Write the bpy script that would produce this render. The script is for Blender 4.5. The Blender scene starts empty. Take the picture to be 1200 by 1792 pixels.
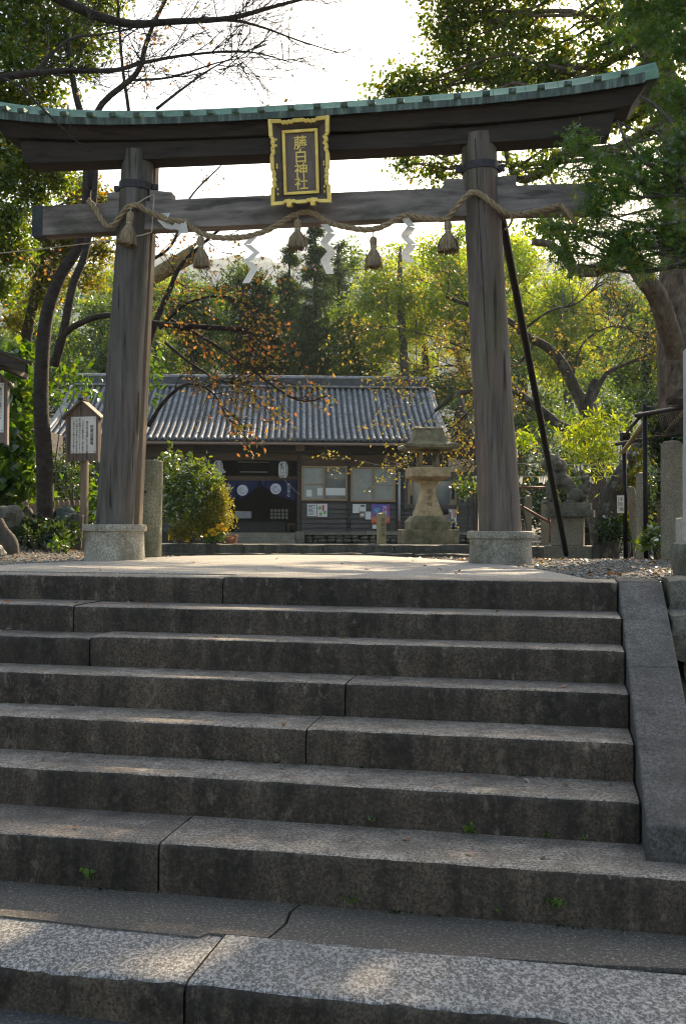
import bpy, math, random
import numpy as np
from mathutils import Vector, Matrix, noise as mnoise
random.seed(7)
rng = np.random.default_rng(7)
S = bpy.context.scene
COL = S.collection
R = math.radians

# ------------------------------------------------------------------ camera
F = 1800.0            # focal length in photograph pixels (1200 x 1792)
CX, CY = 600.0, 896.0
EYE = 0.29            # eye height above the landing at the top of the stairs
PITCH = math.atan(29 / 1800)
ROLL = R(0.25)
cam = bpy.data.cameras.new('camera')
cam.sensor_fit = 'VERTICAL'
cam.sensor_height = 24.0
cam.lens = 24.0 * F / 1792
cam.clip_start = 0.05
cam.clip_end = 2000
CAM = bpy.data.objects.new('camera', cam)
COL.objects.link(CAM)
CAM.rotation_mode = 'XYZ'
MC = Matrix.Rotation(math.pi / 2 + PITCH, 3, 'X') @ Matrix.Rotation(ROLL, 3, 'Z')
CAM.rotation_euler = MC.to_euler()
CAM.location = (0, 0, EYE)
S.camera = CAM

# ------------------------------------------------------------------ light
SUN_AZ, SUN_EL = R(23), R(33)      # ahead of the camera and to the right: back light
world = bpy.data.worlds.new('World')
S.world = world
world.use_nodes = True
wn = world.node_tree
sky = wn.nodes.new('ShaderNodeTexSky')
sky.sky_type = 'NISHITA'
sky.sun_disc = False
sky.sun_elevation = SUN_EL
sky.sun_rotation = SUN_AZ
sky.air_density = 1.0
sky.dust_density = 2.0
sky.ozone_density = 0.8
wn.links.new(sky.outputs[0], wn.nodes['Background'].inputs[0])
wn.nodes['Background'].inputs[1].default_value = 0.15
sun = bpy.data.lights.new('sun', 'SUN')
sun.energy = 5.0
sun.angle = R(0.53)
sun.color = (1.0, 0.86, 0.68)
SUN = bpy.data.objects.new('sun', sun)
COL.objects.link(SUN)
sd = Vector((math.sin(SUN_AZ) * math.cos(SUN_EL), math.cos(SUN_AZ) * math.cos(SUN_EL), math.sin(SUN_EL)))
SUN.rotation_euler = sd.to_track_quat('Z', 'Y').to_euler()
SUN.location = sd * 60
S.view_settings.view_transform = 'Standard'
S.view_settings.look = 'None'
S.view_settings.gamma = 1.0
S.view_settings.use_curve_mapping = False
S.view_settings.exposure = 1.2
S.view_settings.use_white_balance = True
S.view_settings.white_balance_temperature = 7850
S.view_settings.white_balance_tint = 8
S.cycles.use_denoising = True
S.cycles.filter_width = 1.15
S.cycles.use_adaptive_sampling = True
S.cycles.adaptive_threshold = 0.02
S.cycles.max_bounces = 6
S.cycles.diffuse_bounces = 3
S.cycles.glossy_bounces = 3
S.cycles.transmission_bounces = 5
S.cycles.transparent_max_bounces = 6
S.cycles.volume_bounces = 1
S.cycles.sample_clamp_indirect = 6.0
S.cycles.caustics_reflective = False
S.cycles.caustics_refractive = False

# ------------------------------------------------------------------ pixels to places
def ray(px, py):
    return MC @ Vector(((px - CX) / F, (CY - py) / F, -1.0))
O0 = Vector((0, 0, EYE))
def at(px, py, Y):
    d = ray(px, py)
    return O0 + d * (Y / d.y)
def onground(px, py, z=0.0):
    d = ray(px, py)
    return O0 + d * ((z - EYE) / d.z)
class Plane:
    """vertical working plane: a runs along it, b towards the viewer"""
    def __init__(s, p, psi):
        s.p = Vector(p); s.u = Vector((math.cos(psi), -math.sin(psi), 0)); s.n = Vector((-math.sin(psi), -math.cos(psi), 0))
    def hit(s, px, py, b=0.0):
        d = ray(px, py)
        q = s.p + s.n * b
        return O0 + d * ((q - O0).dot(s.n) / d.dot(s.n))
    def ab(s, px, py, b=0.0):
        h = s.hit(px, py, b)
        return (h - s.p).dot(s.u), h.z
    def W(s, a, b, z):
        q = s.p + s.u * a + s.n * b
        return Vector((q.x, q.y, z))
    def inv(s, P):
        d = Vector(P) - s.p
        return d.dot(s.u), d.dot(s.n), P[2]

# ------------------------------------------------------------------ mesh helpers
class MB:
    def __init__(s):
        s.v = []; s.f = []; s.m = []
        s.cur = 0
    def add(s, vs, fs):
        o = len(s.v)
        s.v.extend([tuple(p) for p in vs])
        for f in fs:
            s.f.append([i + o for i in f]); s.m.append(s.cur)
        return s
    def hexa(s, p):
        return s.add(p, [(0, 3, 2, 1), (4, 5, 6, 7), (0, 1, 5, 4), (1, 2, 6, 5), (2, 3, 7, 6), (3, 0, 4, 7)])
    def box(s, c, sz, rot=None, taper=1.0):
        c = Vector(c); hx, hy, hz = [q / 2 for q in sz]
        ps = []
        for z in (-hz, hz):
            k = taper if z > 0 else 1.0
            for x, y in ((-hx, -hy), (hx, -hy), (hx, hy), (-hx, hy)):
                p = Vector((x * k, y * k, z))
                if rot is not None: p = rot @ p
                ps.append(c + p)
        return s.hexa(ps)
    def pbox(s, pl, a0, a1, b0, b1, z0, z1):
        """box in a plane's own frame"""
        return s.hexa([pl.W(a0, b1, z0), pl.W(a1, b1, z0), pl.W(a1, b0, z0), pl.W(a0, b0, z0),
                       pl.W(a0, b1, z1), pl.W(a1, b1, z1), pl.W(a1, b0, z1), pl.W(a0, b0, z1)])
    def tube(s, pts, rad, n=8, caps=True, squash=1.0):
        pts = [Vector(p) for p in pts]
        if not hasattr(rad, '__len__'): rad = [rad] * len(pts)
        vs = []; fs = []
        prev = None
        for i, p in enumerate(pts):
            t = (pts[min(i + 1, len(pts) - 1)] - pts[max(i - 1, 0)])
            if t.length < 1e-9: t = Vector((0, 0, 1))
            t.normalize()
            if prev is None:
                e1 = t.orthogonal().normalized()
            else:
                e1 = prev - t * prev.dot(t)
                e1 = e1.normalized() if e1.length > 1e-6 else t.orthogonal().normalized()
            prev = e1
            e2 = t.cross(e1)
            for k in range(n):
                a = 2 * math.pi * k / n
                vs.append(p + (e1 * math.cos(a) + e2 * (math.sin(a) * squash)) * rad[i])
        for i in range(len(pts) - 1):
            for k in range(n):
                fs.append((i * n + k, i * n + (k + 1) % n, (i + 1) * n + (k + 1) % n, (i + 1) * n + k))
        if caps:
            fs.append(tuple(reversed(range(n))))
            fs.append(tuple((len(pts) - 1) * n + k for k in range(n)))
        return s.add(vs, fs)
    def lathe(s, prof, c, n=24, axis=Vector((0, 0, 1)), jit=0.0, seed=0):
        """prof: list of (radius, height) up the axis"""
        c = Vector(c); axis = Vector(axis).normalized()
        e1 = Vector((1, 0, 0)); e1 = (e1 - axis * e1.dot(axis)).normalized(); e2 = axis.cross(e1)
        vs = []; fs = []
        for i, (r, h) in enumerate(prof):
            for k in range(n):
                a = 2 * math.pi * k / n
                rr = r
                if jit: rr += jit * mnoise.noise(Vector((math.cos(a) * 2 + seed, math.sin(a) * 2, h * 1.5)))
                vs.append(c + axis * h + (e1 * math.cos(a) + e2 * math.sin(a)) * rr)
        for i in range(len(prof) - 1):
            for k in range(n):
                fs.append((i * n + k, i * n + (k + 1) % n, (i + 1) * n + (k + 1) % n, (i + 1) * n + k))
        fs.append(tuple(reversed(range(n))))
        fs.append(tuple((len(prof) - 1) * n + k for k in range(n)))
        return s.add(vs, fs)
    def loft(s, rings, caps=True):
        n = len(rings[0]); vs = [p for r in rings for p in r]; fs = []
        for i in range(len(rings) - 1):
            for k in range(n):
                fs.append((i * n + k, i * n + (k + 1) % n, (i + 1) * n + (k + 1) % n, (i + 1) * n + k))
        if caps:
            fs.append(tuple(reversed(range(n))))
            fs.append(tuple((len(rings) - 1) * n + k for k in range(n)))
        return s.add(vs, fs)
    def ball(s, c, r, nu=12, nv=8, rot=None, jit=0.0, seed=0.0):
        c = Vector(c)
        if not hasattr(r, '__len__'): r = (r, r, r)
        vs = []; fs = []
        for j in range(nv + 1):
            th = math.pi * j / nv
            for k in range(nu):
                ph = 2 * math.pi * k / nu
                d = Vector((math.sin(th) * math.cos(ph), math.sin(th) * math.sin(ph), math.cos(th)))
                q = 1.0 + (jit * mnoise.noise(d * 1.7 + Vector((seed, seed * 2, 0))) if jit else 0)
                p = Vector((d.x * r[0], d.y * r[1], d.z * r[2])) * q
                if rot is not None: p = rot @ p
                vs.append(c + p)
        for j in range(nv):
            for k in range(nu):
                fs.append((j * nu + k, (j + 1) * nu + k, (j + 1) * nu + (k + 1) % nu, j * nu + (k + 1) % nu))
        return s.add(vs, fs)
    def build(s, name, mat, parent=None, smooth=False, bevel=0.0, fix=True, autosmooth=None):
        off = Vector((0, 0, 0))
        q = parent
        while q is not None:
            off += Vector(q.location); q = q.parent
        me = bpy.data.meshes.new(name)
        me.from_pydata([tuple(Vector(p) - off) for p in s.v], [], s.f)
        mats = mat if isinstance(mat, (list, tuple)) else [mat]
        for m in mats: me.materials.append(m)
        if len(mats) > 1: me.polygons.foreach_set('material_index', s.m)
        if fix:
            import bmesh
            bm = bmesh.new(); bm.from_mesh(me)
            bmesh.ops.recalc_face_normals(bm, faces=bm.faces)
            bm.to_mesh(me); bm.free()
        if smooth: me.polygons.foreach_set('use_smooth', [True] * len(me.polygons))
        o = bpy.data.objects.new(name, me)
        COL.objects.link(o)
        if parent is not None: o.parent = parent
        if bevel:
            md = o.modifiers.new('bevel', 'BEVEL'); md.width = bevel; md.segments = 2; md.limit_method = 'ANGLE'; md.angle_limit = R(40)
        if autosmooth:
            me.polygons.foreach_set('use_smooth', [True] * len(me.polygons))
            me.set_sharp_from_angle(angle=R(autosmooth))
        return o

def thing(name, label, cat, loc, group=None):
    o = bpy.data.objects.new(name, None)
    o.empty_display_size = 0.1
    o.location = loc
    COL.objects.link(o)
    o['label'] = label; o['category'] = cat
    if group: o['group'] = group
    return o
def tag(o, label=None, cat=None, group=None, kind=None):
    if label: o['label'] = label
    if cat: o['category'] = cat
    if group: o['group'] = group
    if kind: o['kind'] = kind
    return o
def poly_text(name, body, mat, parent, origin, ux, uy, size, depth=0.004, vertical=True, pitch=1.08, bold=0.0):
    """flat writing as real raised letters; origin is the centre of the first character"""
    cu = bpy.data.curves.new(name, 'FONT')
    cu.body = '\n'.join(body) if vertical else body
    cu.size = 1.0
    cu.align_x = 'CENTER'
    cu.space_line = pitch
    cu.offset = bold
    cu.resolution_u = 2
    tmp = bpy.data.objects.new('tmp', cu); COL.objects.link(tmp)
    dg = bpy.context.evaluated_depsgraph_get()
    me0 = bpy.data.meshes.new_from_object(tmp.evaluated_get(dg))
    ux = Vector(ux).normalized(); uy = Vector(uy).normalized(); n = ux.cross(uy)
    off = Vector((0, 0, 0)); q = parent
    while q is not None: off += Vector(q.location); q = q.parent
    for v in me0.vertices:
        c = v.co
        v.co = Vector(origin) + ux * (c.x * size) + uy * ((c.y - 0.38) * size) + n * depth - off
    me0.materials.clear(); me0.materials.append(mat)
    bpy.data.objects.remove(tmp); bpy.data.curves.remove(cu)
    o = bpy.data.objects.new(name, me0); COL.objects.link(o); o.parent = parent
    return o

def np_mesh(name, V, nper, mat, parent=None, faces=None, smooth=False):
    """V: (N, k, 3) corner points of N alike pieces; faces: list of tuples over the k corners"""
    N, k, _ = V.shape
    off = np.zeros(3); q = parent
    while q is not None: off += np.array(q.location); q = q.parent
    me = bpy.data.meshes.new(name)
    me.vertices.add(N * k)
    me.vertices.foreach_set('co', (V.reshape(-1, 3) - off).astype(np.float32).ravel())
    tot = sum(len(f) for f in faces)
    me.loops.add(N * tot)
    base = (np.arange(N) * k)[:, None]
    idx = np.concatenate([np.array(f) for f in faces])[None, :] + base
    me.loops.foreach_set('vertex_index', idx.astype(np.int32).ravel())
    me.polygons.add(N * len(faces))
    lens = np.array([len(f) for f in faces]); starts = np.concatenate([[0], np.cumsum(lens)[:-1]])
    ls = (np.arange(N) * tot)[:, None] + starts[None, :]
    me.polygons.foreach_set('loop_start', ls.astype(np.int32).ravel())
    me.update(calc_edges=True)
    me.validate()
    if smooth: me.polygons.foreach_set('use_smooth', [True] * len(me.polygons))
    me.materials.append(mat)
    o = bpy.data.objects.new(name, me); COL.objects.link(o)
    if parent is not None: o.parent = parent
    return o
def unit(n):
    v = rng.normal(size=(n, 3)); return v / np.linalg.norm(v, axis=1)[:, None]
def leaf_mesh(name, C, size, mat, parent, shape='leaf', up=0.5, aspect=0.5, hang=0.0, var=0.35):
    """one mesh of real leaf blades at the points C"""
    C = np.asarray(C, float); n = len(C)
    nor = unit(n); nor[:, 2] += up * np.where(rng.random(n) < 0.9, 1, -0.5); nor /= np.linalg.norm(nor, axis=1)[:, None]
    d = unit(n); d[:, 2] -= hang
    d -= nor * (d * nor).sum(1)[:, None]; d /= np.linalg.norm(d, axis=1)[:, None]
    e = np.cross(nor, d)
    L = (size * (1 + var * (rng.random(n) * 2 - 1)))[:, None]
    if shape == 'leaf':
        w = L * aspect * 0.5
        fold = nor * (w * 0.35)
        V = np.stack([C - d * L * 0.5, C - d * L * 0.05 + e * w + fold, C + d * L * 0.5 - nor * L * 0.08, C - d * L * 0.05 - e * w + fold], 1)
        return np_mesh(name, V, 4, mat, parent, [(0, 1, 2), (0, 2, 3)])
    if shape == 'maple':
        pts = [C]
        fs = []
        angs = [-1.9, -1.0, 0.0, 1.0, 1.9]; lens = [0.34, 0.47, 0.55, 0.47, 0.34]
        notch = [0.2] * 6
        ring = []
        for i, (a, l) in enumerate(zip(angs, lens)):
            for da, ll in ((-0.28, l * 0.45), (0.0, l), (0.28, l * 0.45)):
                ring.append((a + da, ll))
        for a, l in ring:
            pts.append(C + (d * math.cos(a) + e * math.sin(a)) * (L * l) - nor * (L * 0.12 * l))
        k = len(ring)
        for i in range(0, k, 3):
            fs.append((0, i + 1, i + 2)); fs.append((0, i + 2, i + 3))
        V = np.stack(pts, 1)
        return np_mesh(name, V, k + 1, mat, parent, fs)
    if shape == 'tuft':       # three crossing narrow blades: sprays of needles
        w = L * aspect * 0.5
        Vs = []
        fs = []
        for q in range(3):
            dd = d + unit(n) * 0.55; dd /= np.linalg.norm(dd, axis=1)[:, None]
            ee = np.cross(nor, dd); ee /= np.maximum(np.linalg.norm(ee, axis=1)[:, None], 1e-6)
            Vs += [C, C + dd * L * 0.5 + ee * w, C + dd * L, C + dd * L * 0.5 - ee * w]
            fs += [(4 * q, 4 * q + 1, 4 * q + 2), (4 * q, 4 * q + 2, 4 * q + 3)]
        return np_mesh(name, np.stack(Vs, 1), 12, mat, parent, fs)

# ------------------------------------------------------------------ materials
class NT:
    def __init__(s, name):
        s.mat = bpy.data.materials.new(name); s.mat.use_nodes = True
        s.t = s.mat.node_tree; s.b = s.t.nodes['Principled BSDF']; s.out = s.t.nodes['Material Output']
        s.geo = s.t.nodes.new('ShaderNodeNewGeometry')
        s.b.inputs['Specular IOR Level'].default_value = 0.35
    def link(s, a, b): s.t.links.new(a, b); return s
    def val(s, sock, v):
        if hasattr(v, 'is_output'): s.link(v, sock)
        elif isinstance(v, (tuple, list)) and len(v) == 3 and sock.type == 'RGBA': sock.default_value = (*v, 1)
        else: sock.default_value = v
    def pos(s, sc=(1, 1, 1), rz=0.0):
        m = s.t.nodes.new('ShaderNodeMapping'); s.link(s.geo.outputs['Position'], m.inputs[0])
        m.inputs['Scale'].default_value = sc
        m.vector_type = 'POINT'
        if rz:
            m2 = s.t.nodes.new('ShaderNodeMapping'); m2.inputs['Rotation'].default_value = (0, 0, rz)
            s.link(s.geo.outputs['Position'], m2.inputs[0]); s.link(m2.outputs[0], m.inputs[0])
        return m.outputs[0]
    def noise(s, scale, detail=4.0, rough=0.55, vec=None, dist=0.0):
        n = s.t.nodes.new('ShaderNodeTexNoise'); n.inputs['Scale'].default_value = scale
        n.inputs['Detail'].default_value = detail; n.inputs['Roughness'].default_value = rough; n.inputs['Distortion'].default_value = dist
        s.link(vec if vec is not None else s.geo.outputs['Position'], n.inputs['Vector'])
        return n.outputs['Fac']
    def voro(s, scale, vec=None, feat='F1'):
        n = s.t.nodes.new('ShaderNodeTexVoronoi'); n.inputs['Scale'].default_value = scale; n.feature = feat
        s.link(vec if vec is not None else s.geo.outputs['Position'], n.inputs['Vector'])
        return n.outputs
    def ramp(s, fac, stops, interp='LINEAR'):
        r = s.t.nodes.new('ShaderNodeValToRGB'); r.color_ramp.interpolation = interp
        el = r.color_ramp.elements
        while len(el) < len(stops): el.new(0.5)
        for e, (p, c) in zip(el, stops):
            e.position = p; e.color = (*c, 1) if len(c) == 3 else c
        s.link(fac, r.inputs[0]); return r.outputs[0]
    def rng(s, fac, a, b, c=0.0, d=1.0):
        m = s.t.nodes.new('ShaderNodeMapRange'); s.link(fac, m.inputs[0])
        m.inputs[1].default_value = a; m.inputs[2].default_value = b; m.inputs[3].default_value = c; m.inputs[4].default_value = d
        return m.outputs[0]
    def mix(s, f, a, b, mode='MIX'):
        m = s.t.nodes.new('ShaderNodeMix'); m.data_type = 'RGBA'; m.blend_type = mode
        s.val(m.inputs[0], f); s.val(m.inputs[6], a); s.val(m.inputs[7], b); return m.outputs[2]
    def math(s, op, a, b=0.0):
        m = s.t.nodes.new('ShaderNodeMath'); m.operation = op; s.val(m.inputs[0], a); s.val(m.inputs[1], b); return m.outputs[0]
    def bump(s, h, strength, dist=0.01):
        b = s.t.nodes.new('ShaderNodeBump'); b.inputs['Strength'].default_value = strength; b.inputs['Distance'].default_value = dist
        s.link(h, b.inputs['Height']); s.link(b.outputs[0], s.b.inputs['Normal']); return s
    def col(s, c): s.val(s.b.inputs['Base Color'], c); return s
    def rough(s, r): s.val(s.b.inputs['Roughness'], r); return s

MAT = {}
def plain(name, c, rough=0.6, metal=0.0, var=0.25, scale=12.0, bump=0.15, dirt=None, dirt_amt=0.5):
    t = NT(name)
    n = t.noise(scale, 5)
    lo = tuple(q * (1 - var) for q in c); hi = tuple(min(1, q * (1 + var)) for q in c)
    cc = t.ramp(n, [(0.3, lo), (0.7, hi)])
    if dirt: cc = t.mix(t.rng(t.noise(scale * 0.35, 6, 0.65), 0.45, 0.65, 0, dirt_amt), cc, dirt)
    t.col(cc).rough(rough); t.b.inputs['Metallic'].default_value = metal
    if bump: t.bump(t.noise(scale * 5, 4), bump, 0.01)
    MAT[name] = t.mat
    return t.mat
def granite(name, light, dark, stain, stain_amt, speck=220.0, streak=True, moss=None, moss_amt=0.0, bump=0.5, coarse=False, blot=0.35, blotc=None, rgh=(0.62, 0.86)):
    t = NT(name)
    g = t.noise(speck, 4 if coarse else 2, 0.8)
    base = t.ramp(g, [(0.40 if coarse else 0.34, dark), (0.5, tuple((a + b) / 2 for a, b in zip(light, dark))), (0.60 if coarse else 0.66, light)])
    base = t.mix(t.rng(t.noise(3.1, 6, 0.6), 0.3, 0.7, 0.0, 0.55), base, tuple(q * 0.6 for q in dark))
    if streak:
        st = t.noise(1.0, 6, 0.68, t.pos((7, 7, 1.3)))
        st2 = t.noise(26.0, 5, 0.7)
        f = t.math('MULTIPLY', t.rng(st, 0.36, 0.6), t.rng(st2, 0.25, 0.55))
        base = t.mix(t.math('MULTIPLY', f, stain_amt), base, stain)
    else:
        base = t.mix(t.rng(t.noise(9, 6, 0.65), 0.42, 0.66, 0, stain_amt), base, stain)
    pale = t.math('MULTIPLY', t.rng(t.noise(15, 7, 0.75, t.pos((1, 1, 0.55)) if streak else None), 0.56, 0.68, 0, blot), t.rng(t.noise(2.2, 3), 0.4, 0.6, 0.15, 1.0))
    base = t.mix(pale, base, blotc or tuple(min(1, q * 1.35) for q in light))
    if moss: base = t.mix(t.rng(t.noise(4.0, 6, 0.66), 0.5, 0.68, 0, moss_amt), base, moss)
    if coarse:      # no two blocks are quite the same stone
        oi = t.t.nodes.new('ShaderNodeObjectInfo')
        base = t.mix(1.0, base, t.ramp(oi.outputs['Random'], [(0.0, (0.74, 0.72, 0.70)), (0.5, (0.98, 0.97, 0.95)), (1.0, (1.16, 1.13, 1.07))]), 'MULTIPLY')
    t.col(base).rough(t.rng(g, 0.3, 0.7, *rgh))
    h = t.math('ADD', t.math('MULTIPLY', t.noise(70, 6, 0.7), 0.7), t.math('MULTIPLY', g, 0.35))
    t.bump(h, bump, 0.006)
    MAT[name] = t.mat
    return t.mat
def wood(name, c1, c2, axis='z', rz=0.0, grain=26.0, rough=0.75, moss=None, moss_amt=0.0, crack=0.6, pale=None, mscale=2.2, dark=None, k=0.05):
    t = NT(name)
    sc = {'z': (1, 1, k), 'x': (k, 1, 1), 'y': (1, k, 1)}[axis]
    v = t.pos(sc, rz)
    g = t.noise(grain, 6, 0.65, v, 0.4)
    base = t.ramp(g, [(0.28, c1), (0.72, c2)])
    g2 = t.noise(grain * 0.35, 4, 0.6, v)
    if pale: base = t.mix(t.rng(g2, 0.5, 0.7, 0, 0.6), base, pale)
    cr = t.rng(t.noise(grain * 0.8, 3, 0.5, v), 0.33, 0.39, crack, 0.0)
    base = t.mix(cr, base, tuple(q * 0.25 for q in c1))
    if dark: base = t.mix(t.rng(t.noise(2.6, 7, 0.7, t.pos((2.6, 2.6, 0.4))), 0.54, 0.68, 0, 0.75), base, dark)
    if moss:
        mv = t.pos({'z': (1, 1, 0.35), 'x': (0.35, 1, 1), 'y': (1, .35, 1)}[axis], rz)
        base = t.mix(t.rng(t.noise(mscale, 7, 0.68, mv), 0.5, 0.66, 0, moss_amt), base, moss)
    t.col(base).rough(rough)
    t.bump(t.math('SUBTRACT', t.math('ADD', g, t.math('MULTIPLY', t.noise(grain * 4, 3, 0.6, v), 0.4)), cr), 0.45, 0.008)
    MAT[name] = t.mat
    return t.mat
def leafmat(name, stops, trans=0.55, gloss=0.12, tint=(1.9, 1.75, 0.55), rough=0.45):
    """leaf colours vary from leaf to leaf; light passes through the blades"""
    t = NT(name)
    t.t.nodes.remove(t.b)
    c = t.ramp(t.geo.outputs['Random Per Island'], stops)
    dif = t.t.nodes.new('ShaderNodeBsdfDiffuse'); tr = t.t.nodes.new('ShaderNodeBsdfTranslucent'); gl = t.t.nodes.new('ShaderNodeBsdfGlossy')
    t.link(c, dif.inputs[0])
    t.link(t.mix(1.0, c, tint, 'MULTIPLY'), tr.inputs[0])
    gl.inputs['Roughness'].default_value = rough
    gl.inputs[0].default_value = (0.9, 0.95, 1.0, 1)
    m1 = t.t.nodes.new('ShaderNodeMixShader'); m1.inputs[0].default_value = trans
    t.link(dif.outputs[0], m1.inputs[1]); t.link(tr.outputs[0], m1.inputs[2])
    m2 = t.t.nodes.new('ShaderNodeMixShader')
    fr = t.t.nodes.new('ShaderNodeFresnel'); fr.inputs[0].default_value = 1.4
    t.link(t.math('MULTIPLY', fr.outputs[0], gloss * 1.3), m2.inputs[0])
    t.link(m1.outputs[0], m2.inputs[1]); t.link(gl.outputs[0], m2.inputs[2])
    t.link(m2.outputs[0], t.out.inputs[0])
    MAT[name] = t.mat
    return t.mat
def paper_mat(name, c, trans=0.35):
    t = NT(name)
    dif = t.t.nodes.new('ShaderNodeBsdfDiffuse'); tr = t.t.nodes.new('ShaderNodeBsdfTranslucent')
    cc = t.ramp(t.noise(20, 3), [(0.3, tuple(q * 0.9 for q in c)), (0.7, c)])
    t.link(cc, dif.inputs[0]); t.link(cc, tr.inputs[0])
    m = t.t.nodes.new('ShaderNodeMixShader'); m.inputs[0].default_value = trans
    t.link(dif.outputs[0], m.inputs[1]); t.link(tr.outputs[0], m.inputs[2]); t.link(m.outputs[0], t.out.inputs[0])
    MAT[name] = t.mat
    return t.mat

HAZE = 0.00028
PSI_T = R(7.6)     # the gate's own turn
PSI_S = R(11.8)    # the staircase's
PSI_B = R(-2.4)    # the shrine office's

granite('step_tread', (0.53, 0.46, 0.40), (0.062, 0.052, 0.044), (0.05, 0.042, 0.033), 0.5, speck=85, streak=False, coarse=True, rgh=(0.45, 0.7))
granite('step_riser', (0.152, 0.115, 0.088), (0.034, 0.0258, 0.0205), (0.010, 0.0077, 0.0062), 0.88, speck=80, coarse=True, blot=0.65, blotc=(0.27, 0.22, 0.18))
granite('cheek_granite', (0.19, 0.18, 0.172), (0.045, 0.043, 0.042), (0.03, 0.029, 0.028), 0.6, speck=75, streak=False, coarse=True)
granite('base_granite', (0.60, 0.56, 0.49), (0.17, 0.155, 0.13), (0.10, 0.09, 0.07), 0.4, speck=75, coarse=True, moss=(0.05, 0.06, 0.03), moss_amt=0.7)
granite('mossy_granite', (0.34, 0.32, 0.24), (0.10, 0.095, 0.065), (0.05, 0.055, 0.03), 0.5, speck=70, coarse=True, moss=(0.06, 0.075, 0.03), moss_amt=0.6)
granite('sandstone', (0.72, 0.54, 0.32), (0.46, 0.32, 0.18), (0.10, 0.07, 0.04), 0.45, speck=120, streak=False, moss=(0.10, 0.09, 0.045), moss_amt=0.5)
granite('sandstone_mossy', (0.40, 0.33, 0.20), (0.17, 0.14, 0.085), (0.05, 0.05, 0.028), 0.6, speck=120, streak=False, moss=(0.06, 0.065, 0.03), moss_amt=0.9)
granite('lichen_stone', (0.24, 0.225, 0.175), (0.08, 0.075, 0.055), (0.03, 0.03, 0.022), 0.7, speck=90, streak=False, moss=(0.30, 0.29, 0.23), moss_amt=0.6)
granite('post_granite', (0.40, 0.36, 0.28), (0.14, 0.125, 0.095), (0.07, 0.06, 0.045), 0.4, speck=80, coarse=True)
granite('field_stone', (0.27, 0.25, 0.20), (0.08, 0.078, 0.065), (0.03, 0.03, 0.026), 0.6, speck=60, streak=False, moss=(0.07, 0.08, 0.04), moss_amt=0.5, bump=0.8)
granite('green_rock', (0.15, 0.19, 0.17), (0.05, 0.07, 0.065), (0.02, 0.025, 0.02), 0.5, speck=40, streak=False, bump=0.8)
granite('kerb_stone', (0.22, 0.20, 0.165), (0.07, 0.065, 0.05), (0.02, 0.02, 0.016), 0.8, speck=60, moss=(0.05, 0.055, 0.028), moss_amt=0.5, bump=0.8)
# the lowest stone: coarse, worn, bright crystals standing out of dark dirt
t = NT('worn_kerb_top')
f = t.math('ADD', t.math('MULTIPLY', t.noise(72, 4, 0.66, t.pos((1.15, 0.75, 1)), 0.4), 0.75), t.math('MULTIPLY', t.noise(150, 2, 0.6), 0.25))
c = t.ramp(f, [(0.41, (0.035, 0.032, 0.03)), (0.48, (0.085, 0.08, 0.074)), (0.545, (0.36, 0.345, 0.33)), (0.7, (0.52, 0.50, 0.48))])
c = t.mix(t.rng(t.noise(2.3, 5), 0.42, 0.68, 0, 0.45), c, (0.075, 0.07, 0.066))
c = t.mix(0.25, c, t.ramp(t.noise(240, 2), [(0.35, (0.02, 0.02, 0.02)), (0.65, (0.5, 0.5, 0.5))]))
t.col(c).rough(0.7); t.bump(t.math('ADD', f, t.math('MULTIPLY', t.noise(120, 3), 0.2)), 0.9, 0.006); MAT['worn_kerb_top'] = t.mat
# concrete
def concrete(name, a, b, speck=0.5):
    t = NT(name)
    n = t.noise(80, 4, 0.8)
    c = t.ramp(n, [(0.38, a), (0.56, b), (0.64, tuple(min(1, q * 2.6) for q in b))])
    c = t.mix(t.rng(t.noise(1.6, 6, 0.62), 0.35, 0.7, 0, 0.4), c, tuple(q * 0.7 for q in a))
    c = t.mix(t.rng(t.noise(11, 5, 0.7), 0.55, 0.72, 0, 0.3), c, tuple(q * 0.55 for q in a))
    t.col(c).rough(0.82); t.bump(t.math('ADD', n, t.noise(45, 4)), 0.4, 0.006); MAT[name] = t.mat
concrete('landing_concrete', (0.22, 0.205, 0.185), (0.33, 0.305, 0.275))
concrete('ledge_concrete', (0.075, 0.064, 0.053), (0.13, 0.113, 0.096), 75)
concrete('asphalt', (0.05, 0.05, 0.05), (0.085, 0.083, 0.08))
plain('mortar', (0.03, 0.028, 0.024), 0.95, var=0.5, scale=40)
plain('soil', (0.075, 0.058, 0.042), 0.95, var=0.5, scale=9, bump=0.5)
t = NT('gravel_ground')
vo = t.voro(38)
c = t.ramp(t.noise(30, 4), [(0.3, (0.10, 0.095, 0.088)), (0.7, (0.25, 0.235, 0.21))])
c = t.mix(t.rng(t.noise(0.9, 5), 0.45, 0.62, 0, 0.5), c, (0.15, 0.11, 0.075))
c = t.mix(t.rng(vo[0], 0.25, 0.55), c, (0.05, 0.045, 0.04))
t.col(c).rough(0.9); t.bump(t.rng(vo[0], 0, 0.6, 1, 0), 0.8, 0.02); MAT['gravel_ground'] = t.mat
t = NT('gravel_stone')
t.col(t.ramp(t.geo.outputs['Random Per Island'], [(0, (0.09, 0.088, 0.085)), (0.5, (0.2, 0.195, 0.185)), (0.85, (0.30, 0.28, 0.25)), (1, (0.42, 0.40, 0.37))])).rough(0.85)
MAT['gravel_stone'] = t.mat
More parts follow.
